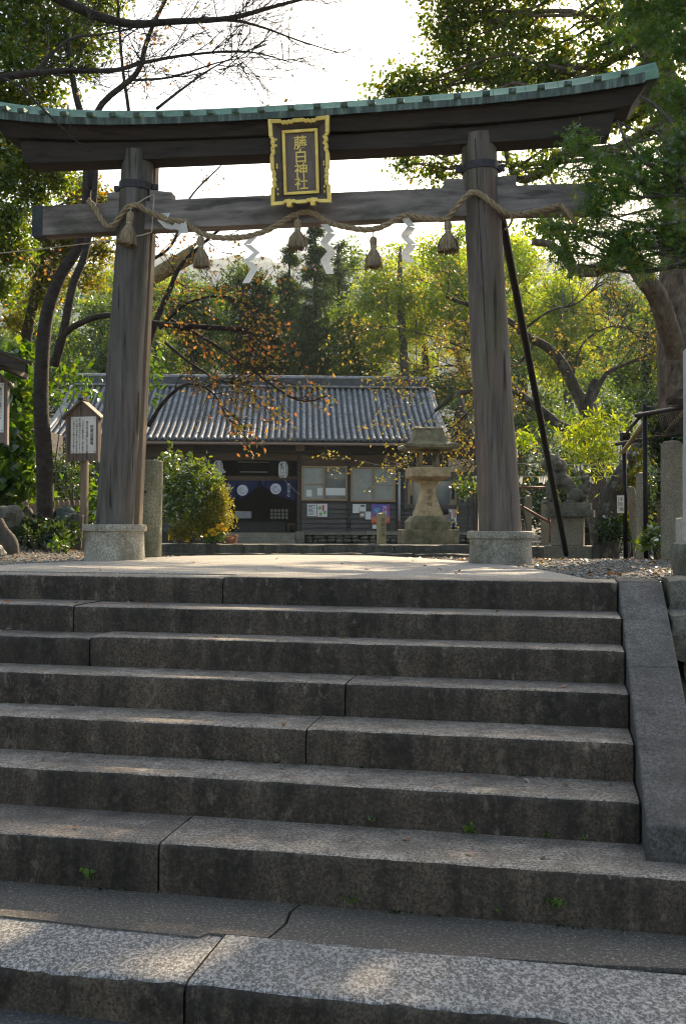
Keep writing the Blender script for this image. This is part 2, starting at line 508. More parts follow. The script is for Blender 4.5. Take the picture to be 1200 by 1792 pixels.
# timber
wood('pillar_wood', (0.048, 0.037, 0.032), (0.175, 0.141, 0.122), 'z', moss=(0.12, 0.118, 0.065), moss_amt=0.5, pale=(0.20, 0.115, 0.088), grain=26, dark=(0.04, 0.027, 0.02), k=.06, crack=.9)
wood('pillar_wood_mossy', (0.038, 0.032, 0.028), (0.14, 0.118, 0.104), 'z', moss=(0.048, 0.052, 0.022), moss_amt=0.85, pale=(0.19, 0.17, 0.162), k=.06, crack=.9, grain=26, mscale=1.8, dark=(0.045, 0.04, 0.028))
wood('beam_dark', (0.018, 0.013, 0.010), (0.05, 0.036, 0.029), 'x', -PSI_T * 0, grain=22)
wood('beam_grey', (0.085, 0.07, 0.064), (0.31, 0.26, 0.24), 'x', 0, moss=(0.055, 0.055, 0.038), moss_amt=0.8, grain=14, mscale=3.0)
wood('sign_wood', (0.14, 0.105, 0.085), (0.27, 0.205, 0.165), 'z', grain=40)
wood('post_wood', (0.20, 0.145, 0.10), (0.34, 0.25, 0.175), 'z', grain=40)
wood('marker_wood', (0.24, 0.19, 0.10), (0.42, 0.34, 0.19), 'z', grain=40)
wood('office_timber', (0.025, 0.019, 0.015), (0.06, 0.046, 0.037), 'x', grain=14)
wood('office_brown', (0.06, 0.034, 0.02), (0.12, 0.07, 0.042), 'x', grain=10)
wood('weatherboard', (0.05, 0.043, 0.04), (0.11, 0.096, 0.088), 'x', grain=12)
wood('frame_wood', (0.27, 0.175, 0.10), (0.38, 0.26, 0.155), 'z', grain=20, crack=0.2)
wood('shed_roof', (0.03, 0.024, 0.02), (0.08, 0.06, 0.048), 'x', grain=16)
wood('plaque_wood', (0.12, 0.09, 0.08), (0.20, 0.155, 0.14), 'z', grain=36, crack=0.25)
wood('fence_wood', (0.15, 0.10, 0.075), (0.26, 0.18, 0.135), 'z', grain=26)
def bark(name, a, b, moss=(0.10, 0.11, 0.07), amt=0.4, ring=False):
    t = NT(name)
    n = t.noise(9, 7, 0.7, t.pos((1, 1, 2.2) if ring else (1.6, 1.6, 0.45)))
    c = t.ramp(n, [(0.32, a), (0.7, b)])
    c = t.mix(t.rng(t.noise(5, 6, 0.7), 0.52, 0.66, 0, amt), c, moss)
    t.col(c).rough(0.9); t.bump(t.math('ADD', n, t.math('MULTIPLY', t.noise(40, 4), 0.4)), 0.9, 0.025); MAT[name] = t.mat
bark('cherry_bark', (0.014, 0.011, 0.009), (0.06, 0.046, 0.038), ring=True, amt=0.25)
bark('camphor_bark', (0.035, 0.024, 0.017), (0.20, 0.145, 0.10), moss=(0.24, 0.20, 0.15), amt=0.5)
bark('dark_bark', (0.018, 0.014, 0.011), (0.06, 0.046, 0.036), amt=0.2)
bark('grey_bark', (0.05, 0.043, 0.038), (0.14, 0.12, 0.105), amt=0.3)
bark('lichen_bark', (0.03, 0.026, 0.022), (0.10, 0.085, 0.07), moss=(0.26, 0.25, 0.19), amt=0.8)
# metal, paint, cloth
t = NT('copper_patina')
n = t.noise(6, 6, 0.65); st = t.noise(1, 5, 0.65, t.pos((14, 14, 2)))
c = t.ramp(n, [(0.3, (0.085, 0.19, 0.135)), (0.55, (0.145, 0.28, 0.205)), (0.75, (0.25, 0.38, 0.29))])
c = t.mix(t.rng(st, 0.56, 0.70, 0, 0.5), c, (0.13, 0.14, 0.12))
t.col(c).rough(0.6); t.b.inputs['Metallic'].default_value = 0.15; t.bump(n, 0.3, 0.01); MAT['copper_patina'] = t.mat
t = NT('copper_edge')
st = t.noise(1, 6, 0.7, t.pos((16, 16, 2.2)))
c = t.ramp(st, [(0.30, (0.028, 0.036, 0.034)), (0.5, (0.07, 0.095, 0.085)), (0.62, (0.15, 0.22, 0.18)), (0.75, (0.18, 0.14, 0.10))])
t.col(c).rough(0.6); t.b.inputs['Metallic'].default_value = 0.1; MAT['copper_edge'] = t.mat
plain('black_iron', (0.012, 0.012, 0.013), 0.5, 0.4, scale=30, dirt=(0.04, 0.024, 0.016), dirt_amt=0.35)
plain('band_iron', (0.045, 0.04, 0.045), 0.6, 0.3, scale=30)
plain('cap_iron', (0.03, 0.035, 0.04), 0.55, 0.3, scale=20, dirt=(0.06, 0.08, 0.08))
plain('gold', (1.0, 0.70, 0.20), 0.40, 0.1, var=0.12, scale=25, bump=0.1, dirt=(0.45, 0.26, 0.06), dirt_amt=0.3)
plain('plaque_black', (0.085, 0.066, 0.056), 0.5, var=0.3, scale=20)
t = NT('straw')
c = t.ramp(t.noise(60, 4, 0.7, t.pos((1, 1, 0.3))), [(0.3, (0.17, 0.12, 0.072)), (0.7, (0.43, 0.325, 0.205))])
t.col(c).rough(0.85); t.bump(t.noise(220, 3), 0.6, 0.004); MAT['straw'] = t.mat
plain('cord', (0.42, 0.37, 0.27), 0.8)
paper_mat('paper', (0.92, 0.91, 0.89), 0.5)
paper_mat('notice_paper', (0.78, 0.76, 0.72), 0.1)
paper_mat('lantern_paper', (0.80, 0.79, 0.75), 0.2)
plain('sign_white', (0.86, 0.83, 0.78), 0.55, var=0.06, scale=5, bump=0.03)
plain('ink', (0.015, 0.014, 0.014), 0.7, var=0.1, bump=0)
plain('red_ink', (0.55, 0.06, 0.06), 0.7, var=0.1, bump=0)
plain('green_ink', (0.12, 0.42, 0.12), 0.7, var=0.2, bump=0)
plain('blue_cloth', (0.006, 0.013, 0.065), 0.9, var=0.25, scale=6, bump=0.2)
plain('white_cloth', (0.62, 0.62, 0.68), 0.85, var=0.1)
plain('tile_grey', (0.215, 0.222, 0.232), 0.6, var=0.4, scale=5, bump=0.15, dirt=(0.10, 0.095, 0.085), dirt_amt=0.5)
plain('tile_pan', (0.085, 0.09, 0.10), 0.6, var=0.35, scale=7, bump=0.15, dirt=(0.10, 0.10, 0.11))
plain('tile_dark', (0.05, 0.053, 0.06), 0.5, var=0.3, scale=4)
plain('gutter_brown', (0.34, 0.235, 0.19), 0.5, var=0.15)
plain('pipe_grey', (0.40, 0.41, 0.43), 0.45, var=0.1)
plain('pipe_brown', (0.15, 0.055, 0.04), 0.6)
plain('plaster', (0.40, 0.30, 0.20), 0.8, var=0.15, scale=4)
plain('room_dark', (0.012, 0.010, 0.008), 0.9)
plain('room_green', (0.03, 0.033, 0.028), 0.8)
plain('room_window', (0.6, 0.62, 0.58), 0.5, var=0.2)
plain('white_paint', (0.42, 0.44, 0.46), 0.5, var=0.07, scale=6)
plain('block_concrete', (0.36, 0.345, 0.30), 0.85, var=0.2, scale=20)
plain('terracotta', (0.34, 0.15, 0.095), 0.8)
plain('tube_white', (0.55, 0.53, 0.48), 0.4, var=0.05)
t = NT('window_glass')
t.col((0.10, 0.115, 0.125)).rough(0.06); t.b.inputs['Specular IOR Level'].default_value = 0.9; MAT['window_glass'] = t.mat
t = NT('frosted_glass')
t.col(t.ramp(t.noise(5, 4), [(0.3, (0.22, 0.225, 0.20)), (0.7, (0.29, 0.30, 0.27))])).rough(0.28); t.b.inputs['Specular IOR Level'].default_value = 0.6; MAT['frosted_glass'] = t.mat
# poster of a sunset: violet over orange over a dark shore, printed
t = NT('sunset_poster')
sx = t.t.nodes.new('ShaderNodeSeparateXYZ'); t.link(t.t.nodes.new('ShaderNodeTexCoord').outputs['Generated'], sx.inputs[0])
t.col(t.ramp(t.math('ADD', sx.outputs[2], t.math('MULTIPLY', t.noise(9, 4), 0.1)), [(0.10, (0.03, 0.03, 0.035)), (0.28, (0.07, 0.03, 0.03)), (0.36, (0.65, 0.12, 0.03)), (0.48, (0.62, 0.20, 0.10)), (0.62, (0.22, 0.10, 0.25)), (1.0, (0.13, 0.09, 0.38))])).rough(0.4)
MAT['sunset_poster'] = t.mat
plain('photo_blue', (0.12, 0.28, 0.45), 0.5, var=0.5, scale=10)
plain('photo_mixed', (0.2, 0.16, 0.14), 0.5, var=0.9, scale=25)
plain('pink_paper', (0.75, 0.60, 0.58), 0.6, var=0.05)
plain('letter_shade', (0.20, 0.14, 0.085), 0.9)  # brown stands in for the shadow inside the cut lettering
plain('skin', (0.45, 0.27, 0.19), 0.6, var=0.1)
plain('hair', (0.012, 0.01, 0.009), 0.6)
plain('jacket', (0.035, 0.09, 0.17), 0.85)
plain('trousers', (0.03, 0.03, 0.035), 0.85)
# leaves
leafmat('leaf_evergreen', [(0, (0.04, 0.08, 0.014)), (0.5, (0.085, 0.15, 0.02)), (0.85, (0.15, 0.21, 0.026)), (1, (0.27, 0.23, 0.035))], 0.6)
leafmat('leaf_camphor', [(0, (0.045, 0.085, 0.018)), (0.5, (0.085, 0.14, 0.024)), (0.9, (0.15, 0.19, 0.03)), (1, (0.26, 0.2, 0.035))], 0.55)
leafmat('leaf_gold_green', [(0, (0.07, 0.10, 0.018)), (0.5, (0.13, 0.15, 0.025)), (0.85, (0.20, 0.17, 0.03)), (1, (0.28, 0.13, 0.025))], 0.6)
leafmat('leaf_maple', [(0, (0.045, 0.105, 0.03)), (0.6, (0.075, 0.155, 0.038)), (0.93, (0.12, 0.20, 0.04)), (1, (0.27, 0.28, 0.05))], 0.55, gloss=0.12)
leafmat('leaf_cherry_orange', [(0, (0.09, 0.13, 0.025)), (0.3, (0.22, 0.20, 0.045)), (0.55, (0.38, 0.24, 0.06)), (0.85, (0.42, 0.19, 0.06)), (1, (0.36, 0.11, 0.05))], 0.5, tint=(1.15, 1.05, 0.75))
leafmat('leaf_cherry_yellow', [(0, (0.10, 0.14, 0.03)), (0.45, (0.24, 0.22, 0.05)), (0.85, (0.34, 0.27, 0.08)), (1, (0.38, 0.20, 0.06))], 0.5, tint=(1.35, 1.2, 0.6))
leafmat('leaf_lime', [(0, (0.13, 0.22, 0.03)), (0.5, (0.21, 0.31, 0.035)), (1, (0.33, 0.37, 0.05))], 0.64)
leafmat('leaf_vine', [(0, (0.03, 0.07, 0.012)), (0.5, (0.06, 0.13, 0.018)), (0.85, (0.11, 0.19, 0.022)), (1, (0.2, 0.24, 0.03))], 0.5, tint=(1.5, 1.5, .5))
leafmat('leaf_bamboo', [(0, (0.11, 0.19, 0.028)), (0.5, (0.19, 0.26, 0.035)), (1, (0.29, 0.31, 0.05))], 0.64)
leafmat('leaf_cedar', [(0, (0.02, 0.045, 0.015)), (0.6, (0.04, 0.075, 0.02)), (1, (0.07, 0.10, 0.025))], 0.4, gloss=0.05)
leafmat('leaf_forest', [(0, (0.04, 0.085, 0.02)), (0.6, (0.08, 0.14, 0.026)), (1, (0.14, 0.19, 0.035))], 0.55)
leafmat('leaf_bush', [(0, (0.035, 0.075, 0.014)), (0.5, (0.08, 0.14, 0.022)), (1, (0.17, 0.21, 0.035))], 0.45, gloss=0.3)
leafmat('leaf_yew', [(0, (0.08, 0.10, 0.014)), (0.5, (0.19, 0.18, 0.024)), (1, (0.32, 0.27, 0.04))], 0.5)
leafmat('leaf_understory', [(0, (0.012, 0.03, 0.012)), (0.6, (0.03, 0.06, 0.02)), (1, (0.07, 0.10, 0.03))], 0.4)
leafmat('leaf_fallen', [(0, (0.10, 0.06, 0.03)), (0.5, (0.2, 0.11, 0.05)), (1, (0.34, 0.12, 0.04))], 0.2)
leafmat('flower_yellow', [(0, (0.6, 0.38, 0.02)), (1, (0.8, 0.58, 0.04))], 0.3)
leafmat('weed_green', [(0, (0.06, 0.12, 0.03)), (1, (0.14, 0.22, 0.05))], 0.4)
# ================================================================== ground and staircase
def SW(s, t, z):
    return Vector((s * math.cos(PSI_S) + t * math.sin(PSI_S), -s * math.sin(PSI_S) + t * math.cos(PSI_S), z))
def SINV(x, y):
    return x * math.cos(PSI_S) - y * math.sin(PSI_S), x * math.sin(PSI_S) + y * math.cos(PSI_S)
CS = math.cos(PSI_S)
DEP = [6.0, 5.625, 5.344, 5.045, 4.70, 4.364, 3.958, 3.195]
TN = [d * CS for d in DEP]
ZN = [0.0, -0.160, -0.307, -0.467, -0.629, -0.794, -0.963, -1.165]
STREET = -1.31
S_R = 0.325            # right end of the steps, where the sloping cheek begins
S_L = -4.6
def fbm(x, y, z=0.0, k=1.0):
    return mnoise.fractal(Vector((x * k, y * k, z)), 1.0, 2.0, 4)
def gz(x, y):
    z = np.interp(y, [0, 9.5, 17, 18, 36, 60, 140, 1400], [0, 0, -0.19, -0.25, -0.26, 0.2, 3, 8])
    z += 0.09 * math.exp(-((x + 3.6) / 1.1) ** 2 - ((y - 12.4) / 1.8) ** 2)
    z += 0.012 * fbm(x, y, 0, 0.9) * min(1, max(0, (y - 8.5) / 3))
    return float(z)
# landing-level ground: everything behind the top step
mb = MB()
ts = list(np.concatenate([np.linspace(TN[0] + 0.30, 22, 60), np.linspace(23, 60, 26), np.linspace(66, 1050, 24)]))
ss = list(np.concatenate([np.linspace(-700, -22, 16), np.linspace(-20, 20, 81), np.linspace(22, 700, 16)]))
for t_ in ts:
    for s_ in ss:
        p = SW(s_, t_, 0); p.z = gz(p.x, p.y) - 0.006
        mb.v.append(tuple(p))
ns = len(ss)
for j in range(len(ts) - 1):
    for i in range(ns - 1):
        mb.f.append([j * ns + i, j * ns + i + 1, (j + 1) * ns + i + 1, (j + 1) * ns + i]); mb.m.append(0)
tag(mb.build('ground', MAT['gravel_ground'], smooth=True), kind='structure')
# street-level ground in front
mb = MB()
mb.add([SW(-60, -60, STREET), SW(60, -60, STREET), SW(60, TN[7] + 0.2, STREET), SW(-60, TN[7] + 0.2, STREET)], [(0, 1, 2, 3)])
tag(mb.build('street', MAT['asphalt']), kind='structure')
# concrete landing: an apron that narrows away from the top step
far = [(1030, 1014.5), (1000, 1008), (960, 1000), (905, 991), (830, 984), (740, 977), (650, 972.5), (500, 971), (350, 972.5), (250, 976), (140, 982), (60, 986), (0, 989), (-100, 992.5), (-235, 996)]
pts = [onground(px, py, 0.0) for px, py in far]
near = [SW(s_, TN[0] + 0.30, 0.0) for s_ in (-4.6, 0.05)]
mb = MB()
ring = [Vector((p.x, p.y, 0.002)) for p in pts] + [Vector((p.x, p.y, 0.002)) for p in near]
low = [Vector((p.x, p.y, -0.06)) for p in ring]
n = len(ring)
mb.add(ring + low, [tuple(range(n))] + [(i, (i + 1) % n, n + (i + 1) % n, n + i) for i in range(n)])
tag(mb.build('landing', MAT['landing_concrete']), kind='structure')

stairs = thing('stone_staircase', 'wide staircase of worn grey granite blocks climbing to the gate', 'staircase', SW(-1.0, TN[7], STREET))
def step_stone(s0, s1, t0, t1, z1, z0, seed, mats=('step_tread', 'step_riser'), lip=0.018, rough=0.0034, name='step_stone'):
    """granite block with a worn, rounded nose; front at t0, back at t1"""
    nseg = max(8, int((s1 - s0) / 0.045))
    prof = [(t0 + 0.002, z0), (t0, z0 + (z1 - z0) * 0.35), (t0, z0 + (z1 - z0) * 0.7), (t0, z1 - lip), (t0 + lip * 0.3, z1 - lip * 0.3), (t0 + lip, z1),
            (t0 + (t1 - t0) * 0.3, z1), (t0 + (t1 - t0) * 0.6, z1), (t1, z1), (t1, z0)]
    mb = MB(); rows = []
    for i in range(nseg + 1):
        s_ = s0 + (s1 - s0) * i / nseg
        e = min(i, nseg - i)
        row = []
        for k, (t_, z_) in enumerate(prof):
            a = rough * mnoise.noise(Vector((s_ * 9, k * 3.1, seed))) + rough * 0.7 * mnoise.noise(Vector((s_ * 28, k * 1.7, seed + 9)))
            w = 1.0 if k in (3, 4, 5) else 0.5
            dt = a * w * (1.6 if k in (3, 4) else 1) if k < 6 else 0
            dz = a * w * 0.6 if 3 <= k <= 8 else 0
            if e == 0 and k in (3, 4, 5): dz -= 0.004; dt += 0.003
            row.append(SW(s_, t_ + dt, z_ + dz - 0.003 * math.sin(seed) * (1 if k < 9 else 0)))
        rows.append(row)
    n = len(prof)
    vs = [p for r in rows for p in r]; o = len(mb.v); mb.v += [tuple(p) for p in vs]
    for i in range(nseg):
        for k in range(n - 1):
            mb.f.append([o + i * n + k, o + (i + 1) * n + k, o + (i + 1) * n + k + 1, o + i * n + k + 1])
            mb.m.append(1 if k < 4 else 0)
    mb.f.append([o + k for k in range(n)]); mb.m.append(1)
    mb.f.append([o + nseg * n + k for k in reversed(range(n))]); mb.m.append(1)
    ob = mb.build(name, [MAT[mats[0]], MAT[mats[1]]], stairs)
    ob.data.polygons.foreach_set('use_smooth', [True] * len(ob.data.polygons)); ob.data.set_sharp_from_angle(angle=R(50))
    return ob
def s_at(px, i):
    """s of the point of nose i seen at column px"""
    lo, hi = -8.0, 3.0
    for _ in range(50):
        m = (lo + hi) / 2; p = SW(m, TN[i], ZN[i]) - O0
        q = MC.transposed() @ p
        if CX + F * q.x / -q.z < px: lo = m
        else: hi = m
    return lo
joints = {0: [390, -330], 1: [130], 2: [158], 3: [604], 4: [535, -300], 5: [-150], 6: [278], 7: []}
for i in range(7):
    cuts = [S_L] + sorted(s_at(px, i) for px in joints[i]) + [S_R - 0.004 if i < 6 else S_R + 1.2]
    back = TN[i] + 0.45 if i == 0 else TN[i - 1] + 0.09
    if i == 0: back = TN[0] + 0.305
    zb = ZN[i + 1] - 0.02 if i < 7 else STREET
    for a, b in zip(cuts[:-1], cuts[1:]):
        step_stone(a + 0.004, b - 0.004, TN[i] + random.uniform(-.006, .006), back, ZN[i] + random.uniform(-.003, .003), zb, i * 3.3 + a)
# lowest kerb: two big worn stones, with a concrete ledge behind them
tk = TN[7]
sk = s_at(322, 7)
kt = [(tk, 0.0), (0.0, 0.0)]
TK1 = 3.54     # back of the kerb stones
for a, b, sd_ in ((S_L, sk - 0.007, 1.7), (sk + 0.007, 2.4, 5.1)):
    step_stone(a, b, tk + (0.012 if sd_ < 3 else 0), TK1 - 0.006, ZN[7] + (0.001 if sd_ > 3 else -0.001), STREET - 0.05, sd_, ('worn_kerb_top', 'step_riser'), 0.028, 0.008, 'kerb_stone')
# ledge, cracked in two along the line seen in the photograph
def ledge(poly, name):
    mb = MB(); n = len(poly)
    top = [SW(s_, t_, ZN[7] + 0.004) for s_, t_ in poly]; low = [SW(s_, t_, ZN[7] - 0.1) for s_, t_ in poly]
    mb.add(top + low, [tuple(range(n))] + [(i, (i + 1) % n, n + (i + 1) % n, n + i) for i in range(n)])
    return mb.build(name, MAT['ledge_concrete'], stairs)
def st(px, py, z=ZN[7]):
    p = onground(px, py, z); return SINV(p.x, p.y)
crack = [st(525, 1584), st(508, 1598), st(500, 1618), st(482, 1634), st(470, 1643)]
fr_l = [st(430, 1639), st(365, 1634), st(348, 1641), st(300, 1636), st(200, 1626), st(120, 1617), st(60, 1610), st(0, 1604)]
fr_r = [st(485, 1646), st(600, 1658), st(760, 1672), st(900, 1680), st(1050, 1690), st(1200, 1697)]
tb = TN[6] + 0.08
g_ = 0.006
ledge([(S_L, tb), (crack[0][0] - g_, tb)] + [(a - g_, b) for a, b in crack] + fr_l + [(S_L, fr_l[-1][1])], 'ledge_slab')
ledge([(crack[0][0] + g_, tb)][::-1] + [(2.4, tb), (2.4, fr_r[-1][1])] + fr_r[::-1] + [(a + g_, b) for a, b in crack[::-1]], 'ledge_slab')
# dark bedding under the stones
mb = MB()
for i in range(8):
    t0 = TN[i] + 0.03; z0 = ZN[i] - 0.012
    mb.hexa([SW(S_L, t0, STREET - .1), SW(2.3 if i > 5 else S_R + .12, t0, STREET - .1), SW(2.3 if i > 5 else S_R + .12, TN[0] + .28, STREET - .1), SW(S_L, TN[0] + .28, STREET - .1),
             SW(S_L, t0, z0), SW(2.3 if i > 5 else S_R + .12, t0, z0), SW(2.3 if i > 5 else S_R + .12, TN[0] + .28, z0), SW(S_L, TN[0] + .28, z0)])
mb.build('bedding', MAT['mortar'], stairs)
# sloping cheek stones on the right
def cheek(ta, za, tb_, zb_, fz, name='cheek_stone'):
    mb = MB(); w0, w1 = S_R + 0.002, S_R + 0.236
    mb.hexa([SW(w0, ta, fz), SW(w1, ta, fz), SW(w1, tb_, fz), SW(w0, tb_, fz), SW(w0, ta, za), SW(w1, ta, za), SW(w1, tb_, zb_), SW(w0, tb_, zb_)])
    return mb.build(name, MAT['cheek_granite'], stairs, bevel=0.010)
tb0 = TN[6] + 0.19; zc0 = ZN[6] + 0.135; tt = TN[0] + 0.06; zt = 0.004
tm = tb0 + (tt - tb0) * 0.56; zm = zc0 + (zt - zc0) * 0.56
cheek(tb0, zc0, tm - 0.002, zm, ZN[6] - 0.01)
cheek(tm + 0.002, zm, tt, zt, ZN[6] - 0.01)
cheek(tt + 0.002, zt, TN[0] + .42, zt, -.3)

# retaining wall of rough stones to the right of the staircase, and its earth bank
wall = thing('stone_retaining_wall', 'rough boulder retaining wall beside the top of the right cheek', 'wall', SW(0.75, TN[0], STREET))
rr = random.Random(5)
def rock(mb, c, r, seed, nu=10, nv=7):
    mb.ball(c, r, nu, nv, Matrix.Rotation(seed, 3, 'Z'), 0.55, seed)
for k in range(16):
    s_ = S_R + 0.44 + 0.30 * (k % 4) + rr.uniform(-.03, .03); lvl = k // 4
    mb = MB(); rock(mb, SW(s_ + 0.08, TN[0] - 0.32 + 0.10 * lvl, -0.98 + 0.27 * lvl + rr.uniform(-.03, .03)), (0.19, 0.2, 0.17), k * 1.7)
    mb.build('wall_stone', MAT['field_stone'], wall, autosmooth=25)
for px, py, Y, r in ((1208, 985, 6.1, (0.10, 0.2, 0.13)), (1240, 965, 6.3, (0.12, 0.2, 0.19)), (1212, 1035, 5.8, (0.08, .12, 0.1)), (1250, 1040, 5.9, (.12, .2, .2))):
    pass
def rough_cube(c, sz, seed, yaw=0.0, n=5, amp=.03):
    mb = MB(); c = Vector(c); ro = Matrix.Rotation(yaw, 3, 'Z'); hh = [q / 2 for q in sz]
    for ax_ in range(3):
        for sg in (-1, 1):
            o = len(mb.v); u_, v_ = [q for q in range(3) if q != ax_]
            for i in range(n + 1):
                for j in range(n + 1):
                    p = [0, 0, 0]; p[ax_] = sg * hh[ax_]; p[u_] = (2 * i / n - 1) * hh[u_]; p[v_] = (2 * j / n - 1) * hh[v_]
                    P = Vector(p); q = Vector([a / b for a, b in zip(P, hh)]); k = 1 - .05 * (q.length_squared - 1)
                    d = Vector((mnoise.noise(P * 7 + Vector((seed, 0, 0))), mnoise.noise(P * 7 + Vector((0, seed, 3))), mnoise.noise(P * 7 + Vector((5, 0, seed)))))
                    mb.v.append(tuple(c + ro @ (P * k + d * amp)))
            for i in range(n):
                for j in range(n):
                    a = o + i * (n + 1) + j; mb.f.append([a, a + 1, a + n + 2, a + n + 1]); mb.m.append(0)
    return mb
for px, py, Y, sz, yw in ((1241, 985, 6.15, (.32, .4, .26), .3), (1244, 1060, 6.0, (.34, .42, .27), .1), (1236, 1140, 5.85, (.32, .42, .30), .5), (1318, 990, 6.3, (.34, .4, .3), .2), (1330, 1075, 6.1, (.36, .4, .3), -.2), (1186, 1046, 5.75, (.16, .5, .22), -.2), (1200, 1110, 5.5, (.22, .5, .26), -.2)):
    rough_cube(at(px, py, Y), sz, px * .37 + py, yw).build('wall_stone', MAT['field_stone'], wall, autosmooth=30)
mb = MB()
mb.hexa([SW(S_R + .24, TN[0] - 1.9, STREET - .02), SW(8, TN[0] - 1.9, STREET - .02), SW(8, TN[0] + .6, STREET - .02), SW(S_R + .24, TN[0] + .6, STREET - .02),
         SW(S_R + .24, TN[0] - 1.0, -0.95), SW(8, TN[0] - 1.0, -.9), SW(8, TN[0] + .6, -0.03), SW(S_R + .24, TN[0] + .6, -0.03)])
tag(mb.build('earth_bank', MAT['soil']), kind='structure')
mb = MB()
mb.hexa([SW(-14, TN[0] - 1.9, STREET - .02), SW(S_L - .02, TN[0] - 1.9, STREET - .02), SW(S_L - .02, TN[0] + .6, STREET - .02), SW(-14, TN[0] + .6, STREET - .02),
         SW(-14, TN[0] - 1.0, -0.9), SW(S_L - .02, TN[0] - 1.0, -.9), SW(S_L - .02, TN[0] + .6, -0.03), SW(-14, TN[0] + .6, -0.03)])
tag(mb.build('earth_bank', MAT['soil']), kind='structure')

# ================================================================== the gate
PL, PR_ = at(200, 940, 9.25), at(877, 945, 8.8)
PT = Plane(((PL.x + PR_.x) / 2, (PL.y + PR_.y) / 2, 0), PSI_T)
gate = thing('torii_gate', 'tall weathered timber shrine gate with green copper roofed lintel at the stair top', 'gate', PT.W(0, 0, 0))
def pillar(bx, by, tx, ty, rb, rt, hb, mat, seed):
    a0, z0 = PT.ab(bx, by); a1, z1 = PT.ab(tx, ty)
    base = PT.W(a0, 0, hb - 0.02); top = PT.W(a1 + (a1 - a0) * 0.02, 0, z1 + (z1 - z0) * 0.02)
    ax = top - base; L = ax.length
    mb = MB()
    prof = [(rb + (rt - rb) * k / 22, L * k / 22) for k in range(23)]
    mb.lathe(prof, base, 40, ax, 0.006, seed)
    ob = mb.build('pillar', MAT[mat], gate, autosmooth=50)
    return ob, base, ax.normalized(), L, a0, a1
pil_l, pbl, axl, Ll, al0, al1 = pillar(201, 918, 242, 281, 0.171, 0.142, 0.32, 'pillar_wood_mossy', 2.0)
pil_r, pbr, axr, Lr, ar0, ar1 = pillar(875, 931, 837, 253, 0.178, 0.148, 0.275, 'pillar_wood', 7.0)
tag(pil_l, 'left pillar, dark with green algae stains'); tag(pil_r, 'right pillar, brownish with a pale green streak')
for (a0, hb, seed) in ((al0, 0.32, 3.0), (ar0, 0.275, 8.0)):
    mb = MB()
    c = PT.W(a0, 0, -0.05)
    mb.lathe([(0.272, 0.0), (0.270, 0.03), (0.262, hb * .5), (0.260, hb - 0.02), (0.262, hb - 0.017), (0.280, hb - 0.012), (0.283, hb + 0.0), (0.283, hb + 0.035), (0.276, hb + 0.047), (0.255, hb + 0.05)], c, 48, jit=0.006, seed=seed)
    mb.build('pillar_base', MAT['base_granite'], gate, autosmooth=35)
def on_pillar(base, ax, L, z):
    return base + ax * ((z - base.z) / ax.z)
for base, ax, L, rb, rt, px, py, pil in ((pbl, axl, Ll, 0.171, 0.142, 242, 329, pil_l), (pbr, axr, Lr, 0.178, 0.148, 838, 296, pil_r)):
    z = PT.ab(px, py)[1]
    c = on_pillar(base, ax, L, z); r = rb + (rt - rb) * (z - base.z) / L
    mb = MB(); mb.lathe([(r + 0.001, -0.033), (r + 0.010, -0.033), (r + 0.010, 0.033), (r + 0.001, 0.033)], c, 40, ax)
    for sgn in (-1, 1):
        q = c + PT.u * (sgn * (r + 0.03)); mb.box(q, (0.06, 0.03, 0.05), Matrix.Rotation(-PSI_T, 3, 'Z'))
    mb.build('iron_band', MAT['band_iron'], pil, autosmooth=40)
# drying crack down the right pillar's face
mb = MB(); rows = []
for k in range(30):
    f = .98 - .62 * k / 29; c_ = pbr + axr * (Lr * f); rr_ = .178 + (.148 - .178) * f
    ang = R(-12) + .03 * mnoise.noise(Vector((f * 9, 0, 0))); w_ = .0035 * (1 - .6 * k / 29)
    d_ = PT.n * math.cos(ang) + PT.u * math.sin(ang); q_ = c_ + d_ * (rr_ + .001)
    rows.append([q_ - PT.u * w_ + PT.n * .003, q_ + PT.u * w_ + PT.n * .003, q_ + PT.u * w_ - PT.n * .01, q_ - PT.u * w_ - PT.n * .01])
mb.loft(rows); mb.build('crack', MAT['mortar'], pil_r)
# splint timber strapped behind the left pillar
mb = MB()
p0 = PT.W(PT.ab(236, 915, -0.16)[0], -0.17, 0.0); p1 = PT.W(PT.ab(268, 285, -0.16)[0], -0.17, PT.ab(268, 285, -0.17)[1])
u = PT.u; nn = PT.n
w = 0.042
mb.hexa([p0 - u * w - nn * .05, p0 + u * w - nn * .05, p0 + u * w + nn * .05, p0 - u * w + nn * .05, p1 - u * w - nn * .05, p1 + u * w - nn * .05, p1 + u * w + nn * .05, p1 - u * w + nn * .05])
mb.build('splint_post', MAT['post_wood'], gate, bevel=0.006)

# measured outline of the lintels (px, copper top, copper step, copper bottom, upper beam bottom, lower beam bottom front)
OUT = np.array([(-30, 172, 189, 203, 235, 288), (0, 178, 195, 209, 240, 287), (60, 186, 202, 214, 242, 285), (110, 190.5, 205.5, 217, 243.5, 283), (220, 194, 207, 217.5, 244, 280),
                (300, 192.5, 206, 216, 242.5, 277), (475, 185, 198, 209, 236, 270), (600, 176.5, 189, 199, 229, 262), (800, 163, 176, 186, 219, 251.5), (950, 146, 159.5, 171.5, 206, 244.5),
                (1050, 128, 143, 156.5, 193.5, 235.5), (1120, 115, 129, 146, 182, 229), (1155, 107, 122, 139, 176, 226)], float)
bs = [0.0, 0.10, 0.262, 0.27, 0.17, 0.12]
def curve(col):
    A = []; Z = []
    for r_ in OUT:
        a_, z_ = PT.ab(r_[0], r_[col], bs[col]); A.append(a_); Z.append(z_)
    c = np.polyfit(A, Z, 4); return lambda a: float(np.polyval(c, a))
